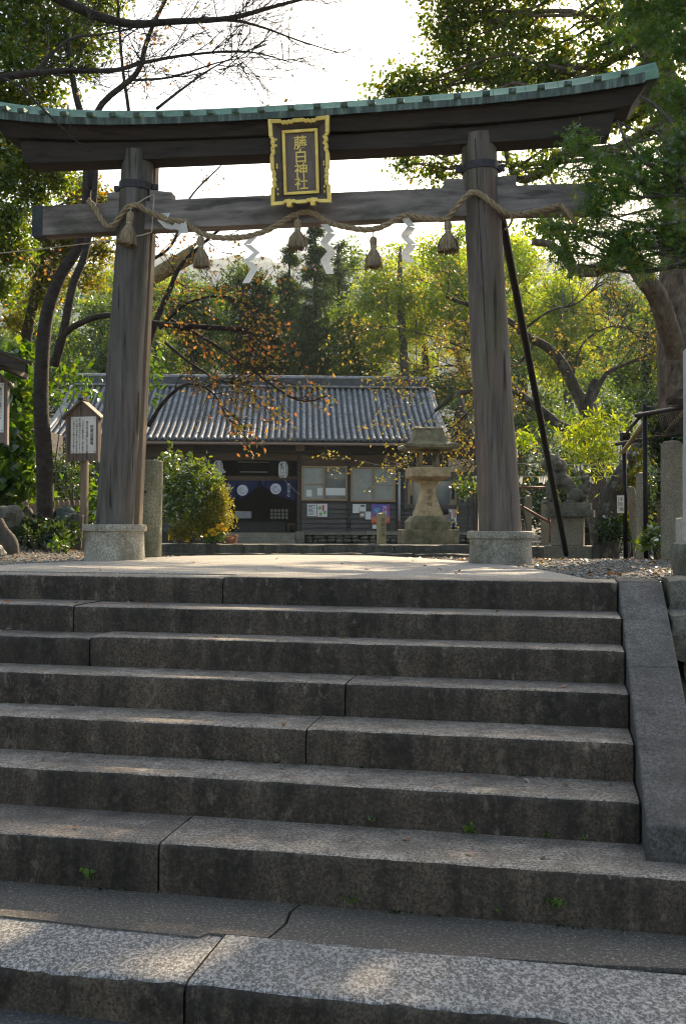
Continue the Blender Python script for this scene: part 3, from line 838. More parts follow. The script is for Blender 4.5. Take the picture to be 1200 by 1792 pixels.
zct, zcs, zcb, zkb, zsb = [curve(k) for k in range(1, 6)]
aR = PT.ab(1152, 122, 0.26)[0]; aL = PT.ab(-38, 190, 0.26)[0]
kR0, kR1 = PT.ab(1131, 150, 0.2)[0], PT.ab(1104, 203, 0.17)[0]
sR0, sR1 = PT.ab(1077, 188, 0.12)[0], PT.ab(1066, 235, 0.12)[0]
amid = (aR + aL) / 2
def beam(name, mat, zt_, zb_, aLt, aLb, aRt, aRb, bt, bb, n=36):
    """curved beam: top and bottom curves, slanted ends, half depth bt (top) and bb (bottom)"""
    mb = MB(); rows = []
    for i in range(n + 1):
        k = i / n
        at_ = aLt + (aRt - aLt) * k; ab_ = aLb + (aRb - aLb) * k
        rows.append([PT.W(ab_, bb, zb_(ab_)), PT.W(at_, bt, zt_(at_)), PT.W(at_, -bt, zt_(at_)), PT.W(ab_, -bb, zb_(ab_))])
    mb.loft(rows)
    return mb.build(name, mat, gate, bevel=0.006)
mir = lambda x: 2 * amid - x
beam('upper_lintel', MAT['beam_dark'], lambda a: zcb(a) + 0.015, lambda a: zkb(a) + 0.002, mir(kR0), mir(kR1), kR0, kR1, 0.225, 0.165)
beam('lower_lintel', MAT['beam_dark'], lambda a: zkb(a) - 0.001, zsb, mir(sR0), mir(sR1), sR0, sR1, 0.122, 0.118)
# batten between them on the end board
roof = MB()
N = 22
cop = None
def copper_panel(a0, a1, last=False):
    mb = MB(); rows = []
    m = 4
    for i in range(m + 1):
        a = a0 + (a1 - a0) * i / m
        zt_, zs_, zb_ = zct(a), zcs(a), zcb(a)
        rows.append([PT.W(a, 0.262, zb_ + 0.02), PT.W(a, 0.262, zs_), PT.W(a, 0.19, zs_ + (zt_ - zs_) * .40), PT.W(a, 0.10, zt_), PT.W(a, 0.0, zt_ + 0.012), PT.W(a, -0.10, zt_), PT.W(a, -0.262, zs_), PT.W(a, -0.262, zb_ + 0.02)])
    mb.loft(rows)
    return mb.build('roof_sheet', MAT['copper_patina'], cop)
rt_ = MB()
rows = []
for i in range(41):
    a = aL + 0.02 + (aR - aL - 0.04) * i / 40
    rows.append([PT.W(a, 0.255, zcb(a) + 0.018), PT.W(a, 0.24, zcs(a) - 0.01), PT.W(a, 0.0, zct(a) - 0.012), PT.W(a, -0.24, zcs(a) - 0.01), PT.W(a, -0.255, zcb(a) + 0.018)])
rt_.loft(rows)
cop = rt_.build('copper_roof', MAT['copper_edge'], gate)
edges = np.linspace(aL, aR, N + 1)
for k in range(N):
    copper_panel(edges[k] + 0.0015, edges[k + 1] - 0.0015)
# edge fascia under each sheet
for k in range(N):
    a0, a1 = edges[k] + 0.001, edges[k + 1] - 0.001
    if k == N - 1: a1 -= 0.11
    if k == 0: a0 += 0.11
    mb = MB(); rows = []
    for i in range(5):
        a = a0 + (a1 - a0) * i / 4
        rows.append([PT.W(a, 0.262, zcb(a)), PT.W(a, 0.276, zcb(a)), PT.W(a, 0.278, zcs(a) + 0.004), PT.W(a, 0.2635, zcs(a) + 0.010)])
    mb.loft(rows); mb.build('edge_sheet', MAT['copper_edge'], cop)
# snow-stop brackets along the step
bpx = [-28, 8, 38, 76, 112, 158, 198, 240, 280, 328, 368, 412, 457, 510, 555, 602, 650, 700, 745, 800, 850, 896, 946, 993, 1045, 1092]
for px in bpx:
    a, z = PT.ab(px, float(np.interp(px, OUT[:, 0], OUT[:, 2])), 0.29)
    mb = MB()
    w = 0.031
    z = zcs(a)
    sl_ = (zct(a) - z) / 0.162; h_ = 0.050; bk = 0.262 - min(0.15, h_ / max(sl_, .2))
    mb.hexa([PT.W(a - w, 0.312, z + 0.006), PT.W(a + w, 0.312, z + 0.006), PT.W(a + w, bk, z - 0.01), PT.W(a - w, bk, z - 0.01),
             PT.W(a - w, 0.312, z + 0.036), PT.W(a + w, 0.312, z + 0.036), PT.W(a + w, bk, z + 0.046), PT.W(a - w, bk, z + 0.046)])
    mb.m = [0, 0, 1, 0, 0, 0]  # dark front, lighter sides: shade and sun put into the bracket's colours
    mb.build('bracket', [MAT['copper_patina'], MAT['copper_edge']], cop, bevel=0.003)
# tie beam with iron end caps and wedges
aNL, zNLt = PT.ab(57, 361, 0.075); _, zNLb = PT.ab(57, 415, 0.075)
aNR, zNRt = PT.ab(1046, 321, 0.075); _, zNRb = PT.ab(1046, 372, 0.075)
zt_n = lambda a: float(np.interp(a, [aNL, PT.ab(340, 347, .075)[0], PT.ab(812, 327, .075)[0], aNR], [zNLt, PT.ab(340, 347, .075)[1], PT.ab(812, 327, .075)[1], PT.ab(1046, 319, .075)[1]]))
zb_n = lambda a: float(np.interp(a, [aNL, PT.ab(287, 400, .075)[0], PT.ab(877, 375, .075)[0], aNR], [PT.ab(57, 413, .075)[1], PT.ab(287, 400, .075)[1], PT.ab(877, 375, .075)[1], PT.ab(1046, 369, .075)[1]]))
mb = MB(); mb.loft([[PT.W(a, 0.075, zb_n(a)), PT.W(a, 0.075, zt_n(a)), PT.W(a, -0.075, zt_n(a)), PT.W(a, -0.075, zb_n(a))] for a in np.linspace(aNL + 0.01, aNR - 0.01, 14)])
nuki = mb.build('tie_beam', MAT['beam_grey'], gate, bevel=0.006)
for sg, aE in ((1, aNL), (-1, aNR)):
    mb = MB()
    def ringc(a): return [PT.W(a, 0.079, zb_n(a) - .004), PT.W(a, 0.079, zt_n(a) + .004), PT.W(a, -0.079, zt_n(a) + .004), PT.W(a, -0.079, zb_n(a) - .004)]
    mb.loft([ringc(aE), ringc(aE + sg * 0.10)])
    mb.build('end_cap', MAT['cap_iron'], nuki, bevel=0.003)
for (x0, x1, ya, yb, yo) in ((188, 220, 337, 352, 334), (262, 301, 332, 349, 336), (776, 815, 312, 329, 313), (862, 903, 309, 325, 306)):
    a0, a1 = PT.ab(x0, ya, .06)[0], PT.ab(x1, ya, .06)[0]
    mb = MB()
    za, zb2 = zt_n(a0) + 0.002, zt_n(a1) + 0.002
    h0 = PT.ab(x0, ya, .06)[1]; h1 = PT.ab(x1, yo, .06)[1]
    mb.hexa([PT.W(a0, .06, za), PT.W(a1, .06, zb2), PT.W(a1, -.06, zb2), PT.W(a0, -.06, za), PT.W(a0, .06, h0), PT.W(a1, .06, h1), PT.W(a1, -.06, h1), PT.W(a0, -.06, h0)])
    mb.build('wedge', MAT['beam_grey'], nuki, bevel=0.005)

# ------------------------------------------------------------------ name plaque
bt_, bb_ = 0.34, 0.20
TLp, TRp = PT.hit(472, 211, bt_), PT.hit(577, 204, bt_)
BLp, BRp = PT.hit(478, 362, bb_), PT.hit(580, 356, bb_)
plq = thing('name_plaque', 'gilt framed dark wood plaque with four gold characters hung on the gate', 'plaque', (BLp + BRp) / 2)
PU = ((TRp - TLp) + (BRp - BLp)).normalized(); PV = ((TLp - BLp) + (TRp - BRp)).normalized(); PN = PU.cross(PV).normalized()
if PN.y > 0: PN = -PN
PC = (TLp + TRp + BLp + BRp) / 4
PWd = ((TRp - TLp).length + (BRp - BLp).length) / 2; PHt = ((TLp - BLp).length + (TRp - BRp).length) / 2
def Q(x, y, d=0.0): return PC + PU * (x * PWd) + PV * (y * PHt) + PN * d
def qbox(mb, x0, x1, y0, y1, d0, d1):
    mb.hexa([Q(x0, y0, d0), Q(x1, y0, d0), Q(x1, y1, d0), Q(x0, y1, d0), Q(x0, y0, d1), Q(x1, y0, d1), Q(x1, y1, d1), Q(x0, y1, d1)])
mb = MB(); qbox(mb, -.30, .30, -.36, .36, -0.03, 0.0); panel = mb.build('panel', MAT['plaque_wood'], plq)
ix, iy = 0.30, 0.375
for (x0, x1, y0, y1) in ((-ix, ix, iy - .035, iy), (-ix, ix, -iy, -iy + .035), (-ix, -ix + .05, -iy + .0352, iy - .0352), (ix - .05, ix, -iy + .0352, iy - .0352)):
    mb = MB(); qbox(mb, x0, x1, y0, y1, -0.005, 0.022); mb.build('inner_frame', MAT['gold'], plq, bevel=0.004)
# outer splayed boards and their scalloped gilt edge
xo, yo = 0.465, 0.468
for pts in (((-ix, iy), (ix, iy), (xo, yo), (-xo, yo)), ((-ix, -iy), (ix, -iy), (xo, -yo), (-xo, -yo)), ((-ix, -iy), (-ix, iy), (-xo, yo), (-xo, -yo)), ((ix, -iy), (ix, iy), (xo, yo), (xo, -yo))):
    mb = MB()
    (a, b, c, d) = pts
    mb.hexa([Q(*a, -.03), Q(*b, -.03), Q(*c, .035), Q(*d, .035), Q(*a, .0), Q(*b, .0), Q(*c, .06), Q(*d, .06)])
    mb.build('splayed_board', MAT['plaque_black'], plq)
def scallop(edge):
    """stepped cloud-shaped gilt edging along one side"""
    prof = [(0.0, 0.03), (0.2, 0.022), (0.23, -0.012), (0.28, 0.0), (0.30, -.02), (0.34, 0.004), (0.38, -.01), (0.42, 0.016), (0.58, 0.016), (0.62, -.01), (0.66, 0.004), (0.70, -.02), (0.72, 0.0), (0.77, -0.012), (0.8, 0.022), (1.0, 0.03)]
    for (k0, o0), (k1, o1) in zip(prof[:-1], prof[1:]):
        mb = MB()
        def P(k, o, d):
            if edge == 't': return Q(-0.5 + k, 0.478 + o * .6, d)
            if edge == 'b': return Q(-0.5 + k, -0.478 - o * .6, d)
            if edge == 'l': return Q(-0.478 - o, -0.5 + k, d)
            return Q(0.478 + o, -0.5 + k, d)
        wv = 0.042 if edge in 'tb' else 0.062
        def P2(k, o, d, inn):
            if edge == 't': return Q(-0.5 + k, 0.478 + o * .6 - inn, d)
            if edge == 'b': return Q(-0.5 + k, -0.478 - o * .6 + inn, d)
            if edge == 'l': return Q(-0.478 - o + inn, -0.5 + k, d)
            return Q(0.478 + o - inn, -0.5 + k, d)
        e = 0.001
        mb.hexa([P2(k0 + e, o0, .02, 0), P2(k1 - e, o1, .02, 0), P2(k1 - e, o1, .02, wv), P2(k0 + e, o0, .02, wv), P2(k0 + e, o0, .075, 0), P2(k1 - e, o1, .075, 0), P2(k1 - e, o1, .068, wv), P2(k0 + e, o0, .068, wv)])
        mb.build('gilt_edge', MAT['gold'], plq, bevel=0.003)
for e in 'tblr': scallop(e)
for x in (-.2, .2):
    mb = MB(); qbox(mb, x - .04, x + .04, -.52, -.43, .0, .075); mb.build('hook', MAT['gold'], plq, bevel=.004)
for sx in (-1, 1):
    for y in (.27, .2, -.02, -.05, -.3, -.36):
        mb = MB(); mb.ball(Q(sx * .40, y, .03), (.012, .012, .014), 8, 6); mb.build('gilt_stud', MAT['gold'], plq, smooth=True)
for k, ch in enumerate('藤白神社'):
    poly_text('character', ch, MAT['gold'], plq, Q(0.0, 0.225 - 0.155 * k, 0.0), PU, PV, 0.12, 0.004, False, bold=0.011)
# ------------------------------------------------------------------ straw rope, tassels, paper streamers
RP = [(155, 350, .12), (166, 363, .13), (176, 381, .14), (188, 395, .15), (200, 393, .17), (212, 377, .185), (224, 363, .19), (240, 359, .185), (259, 369, .17), (278, 378, .15), (300, 385, .13), (326, 389, .12), (345, 404, .12), (364, 412, .12),
      (386, 416, .12), (417, 416, .12), (440, 412, .12), (465, 404, .12), (490, 391, .13), (512, 378, .14), (535, 371, .14), (552, 375, .14), (567, 385, .13), (588, 393, .12), (615, 399, .12), (641, 402, .12), (665, 398, .12),
      (687, 387, .12), (703, 378, .12), (721, 378, .12), (745, 382, .12), (777, 383, .14), (791, 371, .17), (807, 352, .19), (824, 337, .2), (840, 340, .2), (856, 352, .19), (875, 367, .17), (891, 375, .13), (909, 375, .12), (941, 369, .12), (963, 364, .12), (981, 359, .12)]
ctl = [PT.hit(x, y, b) for x, y, b in RP]
def catmull(P, m=6):
    out = []
    for i in range(len(P) - 1):
        p0, p1, p2, p3 = P[max(i - 1, 0)], P[i], P[i + 1], P[min(i + 2, len(P) - 1)]
        for k in range(m):
            t = k / m
            out.append(0.5 * ((2 * p1) + (p2 - p0) * t + (2 * p0 - 5 * p1 + 4 * p2 - p3) * t * t + (3 * p1 - p0 - 3 * p2 + p3) * t ** 3))
    out.append(P[-1]); return out
path = catmull(ctl, 7)
rope = thing('straw_rope', 'twisted straw rope strung across both gate pillars', 'rope', path[0])
def strands(path, r, nstr, turns_per_m, mat, parent, name='strand', rs=0.62, taper=None):
    L = [0.0]
    for a, b in zip(path[:-1], path[1:]): L.append(L[-1] + (b - a).length)
    fr = []; prev = None
    for i, p in enumerate(path):
        t = (path[min(i + 1, len(path) - 1)] - path[max(i - 1, 0)]).normalized()
        e1 = (prev - t * prev.dot(t)).normalized() if prev is not None else t.orthogonal().normalized()
        prev = e1; fr.append((e1, t.cross(e1)))
    for q in range(nstr):
        pp = []; rr_ = []
        for i, p in enumerate(path):
            a = 2 * math.pi * (q / nstr + turns_per_m * L[i])
            k = taper(L[i] / L[-1]) if taper else 1.0
            pp.append(p + (fr[i][0] * math.cos(a) + fr[i][1] * math.sin(a)) * (r * rs * k))
            rr_.append(r * 0.60 * k * (1 + 0.10 * mnoise.noise(Vector((L[i] * 30, q, 0)))))
        mb = MB(); mb.tube(pp, rr_, 8); mb.build(name, mat, parent, smooth=True)
strands(path, 0.0225, 3, 4.8, MAT['straw'], rope)
# frayed bristles sticking out of the rope
V = []
for k in range(420):
    p = random.choice(path); d = Vector(unit(1)[0]); d.z -= 0.4
    e = d.cross(Vector((0.3, 1, 0.2))).normalized() * 0.0012
    q = p + d * 0.02
    V.append([q - e, q + e, q + d * random.uniform(.03, .06)])
tag(np_mesh('loose_straw', np.array(V), 3, MAT['straw'], rope, [(0, 1, 2)]), kind='stuff')
mb = MB(); tail = catmull([PT.hit(981, 359, .12), PT.hit(992, 369, .13), PT.hit(1000, 382, .13), PT.hit(1006, 393, .13)], 6)
mb.tube(tail, [0.028, .026, .026, .026, .026, .025, .024, .024, .024, .024, .023, .022, .02, .018, .017, .016, .016, .017, .019][:len(tail)], 8); mb.build('rope_tail', MAT['straw'], rope, smooth=True)
V = []
for k in range(120):
    p = tail[-1]; d = Vector((0.35, 0, -1)) + Vector(unit(1)[0]) * 0.25
    e = Vector(unit(1)[0]) * 0.003; q = p + Vector(unit(1)[0]) * 0.012
    V.append([q - e, q + e, q + d * random.uniform(.05, .1)])
tag(np_mesh('frayed_end', np.array(V), 3, MAT['straw'], rope, [(0, 1, 2)]), kind='stuff')
mb = MB(); pk = PT.hit(891, 376, .13)
mb.tube(catmull([pk, PT.hit(895, 385, .13), PT.hit(890, 396, .12), PT.hit(883, 402, .1)], 5), .010, 6); mb.build('rope_end', MAT['straw'], rope, smooth=True)
def tassel(tx, ty, bx, by, b, wid, label):
    top = PT.hit(tx, ty, b); bot = PT.hit(bx, by, b)
    ax = bot - top; L = ax.length; ax.normalize()
    t = thing('straw_tassel', label, 'tassel', top, 'straw tassels on the rope')
    neck = top + ax * (L * 0.36)
    mb = MB(); mb.lathe([(0.012, 0), (0.030, L * .05), (0.034, L * .15), (0.029, L * .28), (0.022, L * .36)], top, 14, ax, .004, tx); mb.build('head', MAT['straw'], t, smooth=True)
    mb = MB(); mb.lathe([(0.026, 0), (0.028, .008), (0.026, .016)], neck - ax * .012, 14, ax); mb.build('binding', MAT['cord'], t, smooth=True)
    e1 = ax.orthogonal().normalized(); e2 = ax.cross(e1)
    V = []
    for k in range(420):
        a = random.random() * 6.283; q = math.sqrt(random.random())
        d = e1 * math.cos(a) + e2 * math.sin(a)
        p0 = neck + d * (0.02 * q); p1 = neck + ax * (L * (0.28)) + d * (wid * 0.42 * q); p2 = neck + ax * (L * random.uniform(.58, .66)) + d * (wid * 0.56 * q) + Vector(unit(1)[0]) * .006
        sd_ = ax.cross(d).normalized() * .0042
        V.append([p0 - sd_, p0 + sd_, p1 + sd_, p1 - sd_, p2 + sd_ * .6, p2 - sd_ * .6])
    sk_ = np_mesh('straw_skirt', np.array(V), 6, MAT['straw'], t, [(0, 1, 2, 3), (3, 2, 4, 5)])
    mb = MB(); mb.tube([top - ax * .05, top + ax * .02], .005, 6); mb.build('hanger', MAT['cord'], t)
    return t
tassel(229, 370, 222, 429, .23, .17, 'straw tassel hanging against the left gate pillar')
tassel(351, 414, 353, 468, .12, .15, 'straw tassel just right of the left gate pillar, under the tie beam')
tassel(521, 384, 520, 436, .14, .19, 'wide straw tassel hanging below the gilt plaque')
tassel(653, 414, 654, 468, .12, .15, 'slim straw tassel hanging lowest, right of the plaque')
tassel(783, 386, 784, 441, .14, .19, 'fluffy straw tassel just left of the right gate pillar')
def streamer(pts, b, w, label, tilt=0.0):
    """folded zigzag paper: each fold is a leaf of paper turned against the next"""
    P = [PT.hit(x, y, b) for x, y in pts]
    t = thing('paper_streamer', label, 'paper streamer', P[0], 'white zigzag paper streamers on the rope')
    for k, (p, q) in enumerate(zip(P[:-1], P[1:])):
        sg = 1 if k % 2 == 0 else -1
        u = (PT.u + PT.n * (0.4 * sg)).normalized() * (w * 1.8)
        sl = Vector((0, 0, 0.004))
        dn = PT.n * (0.012 * sg)
        mb = MB(); th = (q - p).cross(u).normalized() * 0.0012
        f = [p - u + sl, p + u - sl, q + u - sl + dn, q - u + sl + dn]
        mb.hexa([x - th for x in f] + [x + th for x in f]); mb.build('paper_fold', MAT['paper'], t)
    return t
streamer([(291, 373), (285, 386), (297, 399), (308, 402), (318, 388), (322, 409)], .13, .028, 'crumpled white paper streamer blown against the rope near the left pillar')
streamer([(445, 413), (433, 428), (449, 442), (434, 457), (445, 470), (431, 496)], .12, .021, 'white zigzag paper streamer left of the plaque, longest one')
streamer([(567, 392), (580, 408), (566, 424), (580, 441), (567, 456), (578, 480)], .13, .021, 'white zigzag paper streamer just right of the plaque')
streamer([(707, 381), (720, 397), (707, 413), (721, 428), (708, 444), (717, 460)], .12, .021, 'white zigzag paper streamer halfway between plaque and right pillar')
# thin cords wound round the left pillar and led off to the left
cordt = thing('thin_cord', 'thin pale cord wound round the left gate pillar', 'cord', PT.hit(210, 420, .22))
for pts in ([(214, 418, .2), (230, 415, .22), (250, 411, .22), (266, 406, .16)], [(240, 356, .21), (256, 346, .2), (270, 340, .16)], [(270, 340, .165), (268, 372, .165), (266, 406, .165)]):
    mb = MB(); mb.tube([PT.hit(*p) for p in pts], .0055, 6); mb.build('cord_turn', MAT['cord'], cordt)
mb = MB(); mb.tube(catmull([PT.hit(214, 418, .2), at(120, 430, 9.6), at(0, 443, 10.2), at(-120, 452, 10.8)], 8), .006, 5); mb.build('cord_run', MAT['cord'], cordt)

# ------------------------------------------------------------------ steel prop behind the right pillar
p0 = PT.hit(876, 372, -0.12); p1 = at(990, 970, 15.0)
prop = thing('steel_prop', 'black steel prop leaning from the right gate pillar to the gravel', 'prop', p1)
mb = MB(); mb.tube([p0, p1], [0.036, 0.038], 16); mb.build('tube', MAT['black_iron'], prop, autosmooth=40)
mb = MB(); mb.lathe([(.13, -.02), (.13, .006), (.06, .02)], Vector((p1.x, p1.y, gz(p1.x, p1.y))), 16); mb.build('foot_plate', MAT['black_iron'], prop)

# ------------------------------------------------------------------ roofed notice boards at the left
def notice(px, pytop, pyroof, pybot, half, Y, yaw, label, postx, postbot, txt=True, lines=None, cxs=None):
    pl = Plane(at(px, pybot, Y), yaw)
    a0 = pl.ab(px, pybot)[0]; zb = pl.ab(px, pybot)[1]; zt = pl.ab(px, pytop)[1]; zr = pl.ab(px, pyroof)[1]
    zg = gz(pl.p.x, pl.p.y)
    t = thing('notice_board', label, 'notice board', pl.W(0, 0, zg))
    w = half
    mb = MB()  # gabled back board
    vs = [pl.W(-w, 0.02, zb), pl.W(w, 0.02, zb), pl.W(w, 0.02, zt), pl.W(0, 0.02, zr), pl.W(-w, 0.02, zt)]
    vs2 = [pl.W(-w, -0.02, zb), pl.W(w, -0.02, zb), pl.W(w, -0.02, zt), pl.W(0, -0.02, zr), pl.W(-w, -0.02, zt)]
    mb.add(vs + vs2, [(0, 1, 2, 3, 4), (9, 8, 7, 6, 5)] + [(i, (i + 1) % 5, 5 + (i + 1) % 5, 5 + i) for i in range(5)])
    mb.build('back_board', MAT['sign_wood'], t)
    for sg in (-1, 1):
        mb = MB(); mb.pbox(pl, sg * w - .012, sg * w + .012, -.03, .06, zb - .02, zt - 0.002); mb.build('side_board', MAT['sign_wood'], t, bevel=.003)
        mb = MB()
        e = w + .055; ze = zt - (zr - zt) * .055 / w
        A, B = pl.W(0, .09, zr), pl.W(sg * e, .09, ze); C, D = pl.W(sg * e, -.07, ze), pl.W(0, -.07, zr)
        up = Vector((0, 0, .022))
        mb.hexa([A, B, C, D, A + up, B + up, C + up, D + up]); mb.build('roof_board', MAT['sign_wood'], t, bevel=.003)
    mb = MB(); mb.pbox(pl, -.03, .03, -.07, .09, zr + .012, zr + .04); mb.build('ridge_cap', MAT['shed_roof'], t)
    H = zt - zb
    pz0, pz1 = zb + H * .17, zb + H * .98
    mb = MB(); mb.pbox(pl, -w * .78, w * .84, .02, .028, pz0, pz1); pan = mb.build('white_panel', MAT['sign_white'], t)
    ap = pl.ab(postx, postbot)[0]
    mb = MB(); mb.pbox(pl, ap - .045, ap + .045, -.08, -.02, zg - .1, zt); mb.build('post', MAT['post_wood'], t, bevel=.005)
    if lines:
        Wp = w * 1.62; Hp = pz1 - pz0
        for fx, fy, size, s_ in lines:
            poly_text('writing', s_, MAT['ink'], pan, pl.W(-w * .78 + Wp * fx, 0.03, pz0 + Hp * fy), pl.u, Vector((0, 0, 1)), size, .001, True, 1.0, .006)
    for fx, fy in ((.05, .04), (.95, .04), (.05, .96), (.95, .96)):
        mb = MB(); mb.ball(pl.W(-w * .78 + w * 1.62 * fx, .03, pz0 + (pz1 - pz0) * fy), .006, 6, 4); mb.build('screw', MAT['band_iron'], pan)
    return t
notice(147, 728, 703, 807, 0.215, 13.0, R(14), 'roofed wooden notice board on a post left of the left gate pillar', 144, 955,
       lines=[(.84, .72, .052, '芭蕉翁藤塚'), (.65, .84, .034, '藤の実は俳諧にせん花の跡芭蕉'), (.48, .88, .028, 'この句の真蹟を刻みし碑は藤白の里にあり今に伝う'), (.36, .93, .028, '昔の藤棚は枯れて久しくなりました。'), (.24, .92, .028, '人々は藤の花を愛でて歌を詠み塚を築きました'), (.12, .93, .028, 'この地を訪れる旅人が花の跡をしのぶためのものです。')])
notice(-22, 668, 640, 775, 0.20, 10.5, R(-6), 'grey notice board with white panel cut by the left picture edge', -20, 1000,
       lines=[(.90, .88, .03, '藤白神社の由来について'), (.76, .9, .028, '熊野古道の王子のひとつで'), (.62, .9, .028, '五体王子として栄えた')])
# dark eave of a shed roof at the left edge
sh = thing('shed_roof', 'dark timber eave jutting in from the left picture edge', 'roof', at(-60, 650, 10.2))
mb = MB()
q = [at(-200, 560, 10.6), at(-10, 602, 10.0), at(52, 640, 10.0), at(-160, 600, 10.6)]
A, B = at(-190, 548, 10.0), at(56, 638, 10.0); C, D = at(58, 640, 11.3), at(-190, 555, 11.3)
up = Vector((0, 0, .03)); mb.hexa([A, B, C, D, A + up, B + up, C + up, D + up]); mb.build('roof_boards', MAT['shed_roof'], sh)
mb = MB(); A, B = at(-190, 575, 10.03), at(46, 652, 10.03); C, D = A + Vector((0, .06, 0)), B + Vector((0, .06, 0)); up = Vector((0, 0, .09)); mb.hexa([A, B, C, D, A + up, B + up, C + up, D + up]); mb.build('barge_board', MAT['shed_roof'], sh)
for k in range(4):
    mb = MB(); c = at(-120 + 45 * k, 593 + 17 * k, 10.5); mb.box(c, (.05, 1.2, .06)); mb.build('rafter', MAT['shed_roof'], sh)
for k in (-180, ):
    mb = MB(); A = at(-170, 600, 10.4); mb.box((A.x, A.y, A.z / 2), (.12, .12, A.z)); mb.build('post', MAT['shed_roof'], sh)

# round stone post with a socket hole, behind the left pillar
c = at(260, 972, 10.15)
sp = thing('round_stone_post', 'mossy round stone post with a drilled hole behind the left gate pillar', 'stone post', (c.x, c.y, gz(c.x, c.y)))
mb = MB()
r = 0.122
mb.lathe([(r, -.05), (r, .0), (r * 1.0, .3), (r * .985, .6), (r * .97, .9), (r * .95, .94), (r * .85, .955)], (c.x, c.y, 0), 36, Vector((.02, 0, 1)), .008, 4)
mb.build('shaft', MAT['mossy_granite'], sp, autosmooth=35)
h = at(254, 861, 10.15 - 0.124)
mb = MB(); mb.lathe([(.024, 0), (.024, .006), (.017, .007), (.016, .0)], h + Vector((0, .004, 0)), 16, Vector((0, -1, 0))); mb.build('socket_rim', MAT['mossy_granite'], sp)
mb = MB(); mb.lathe([(.0165, 0), (.0165, .0055)], h + Vector((0, .004, 0)), 16, Vector((0, -1, 0))); mb.build('socket', MAT['mortar'], sp)

# ------------------------------------------------------------------ raised terrace with two kerbs
PK = Plane(at(600, 962, 17.0), R(2.0))
zlow = PK.ab(560, 968)[1]; zup = PK.ab(560, 953, -.25)[1]
mb = MB()
aK0, aK1 = PK.ab(40, 960)[0], PK.ab(1010, 960)[0]
def terr(a, b):
    return zup - 0.012 - (0.225) * max(0, min(1, (-b - 0.3) / 17.0))
gridA = np.linspace(-30, aK1, 20); gridB = np.linspace(-.30, -24, 20)
vs = [PK.W(a, b, terr(a, b)) for b in gridB for a in gridA]
mb.add(vs, [(j * 20 + i, j * 20 + i + 1, (j + 1) * 20 + i + 1, (j + 1) * 20 + i) for j in range(19) for i in range(19)])
mb.add([PK.W(a1_, -.3, zz) for zz in (-.4, zup - .012) for a1_ in (-30, aK1)], [(0, 1, 3, 2)])
mb.add([PK.W(aK1, b_, zz) for b_, zz in ((-.3, zup - .012), (-24, terr(0, -24)), (-24, -.5), (-.3, -.5))], [(0, 1, 2, 3)])
tag(mb.build('terrace', MAT['gravel_ground']), kind='structure')
kerb = thing('terrace_kerb', 'two courses of rough mossy kerb stones along the terrace edge behind the gate', 'kerb', PK.W(0, 0, -.2))
rr = random.Random(11)
def rough_block(mb, pl, a0, a1, b0, b1, z0, z1, seed, n=10, amp=.018):
    rows = []
    for i in range(n + 1):
        a = a0 + (a1 - a0) * i / n
        f = lambda k: amp * mnoise.noise(Vector((a * 3.1, k * 2.3, seed)))
        e = 0.012 if i in (0, n) else 0
        rows.append([pl.W(a, b1 + f(0), z0), pl.W(a, b1 + f(1), (z0 + z1) / 2), pl.W(a, b1 - .01 - e + f(2), z1 - .012 + f(3)), pl.W(a, b1 - .04 - e, z1 - e + f(4) * .7), pl.W(a, b0, z1 - e + f(5) * .7), pl.W(a, b0, z0)])
    mb.loft(rows)
cutU = [30, 150, 280, 426, 565, 690, 770, 850, 1010]
for x0, x1 in zip(cutU[:-1], cutU[1:]):
    mb = MB(); rough_block(mb, PK, PK.ab(x0, 955, -.2)[0] + .012, PK.ab(x1, 955, -.2)[0] - .012, -.62, -.26 + rr.uniform(-.02, .02), zlow - .05, zup + rr.uniform(-.012, .012), x0 * .1); mb.build('kerb_stone', MAT['kerb_stone'], kerb, autosmooth=45)
cutL = [30, 170, 300, 360, 470, 528, 640, 722, 900]
for x0, x1 in zip(cutL[:-1], cutL[1:]):
    mb = MB(); rough_block(mb, PK, PK.ab(x0, 970)[0] + .01, PK.ab(x1, 970)[0] - .01, -.25, 0.05 + rr.uniform(-.03, .03), -.4, zlow + rr.uniform(-.015, .01), x0 * .13, amp=.03); mb.build('kerb_stone', MAT['kerb_stone'], kerb, autosmooth=45)
# ================================================================== the shrine office
PB = Plane(at(450, 900, 35.0), PSI_B)
def bx(px, py, b=0.0): return PB.ab(px, py, b)
zfl = bx(600, 932)[1]                       # floor line
zgr = bx(600, 951)[1] - 0.06                # ground under it
office = thing('shrine_office', 'low dark timber shrine office with a grey tiled gable roof', 'building', PB.W(0, 0, zgr))
def wbox(name, x0, x1, y0, y1, b0, b1, mat, parent=None, bevel=0.0, bref=None):
    """box on the wall from photograph columns x0..x1 and rows y0..y1"""
    br = b1 if bref is None else bref
    a0, zt = bx(x0, y0, br); a1, _ = bx(x1, y0, br); _, zb = bx((x0 + x1) / 2, y1, br); zt = bx((x0 + x1) / 2, y0, br)[1]
    mb = MB(); mb.pbox(PB, a0, a1, b0, b1, zb, zt)
    return mb.build(name, MAT[mat], parent if parent is not None else office, bevel=bevel)
aLw, aRw = bx(92, 900)[0], bx(836, 900)[0]
zplate = bx(450, 778)[1]
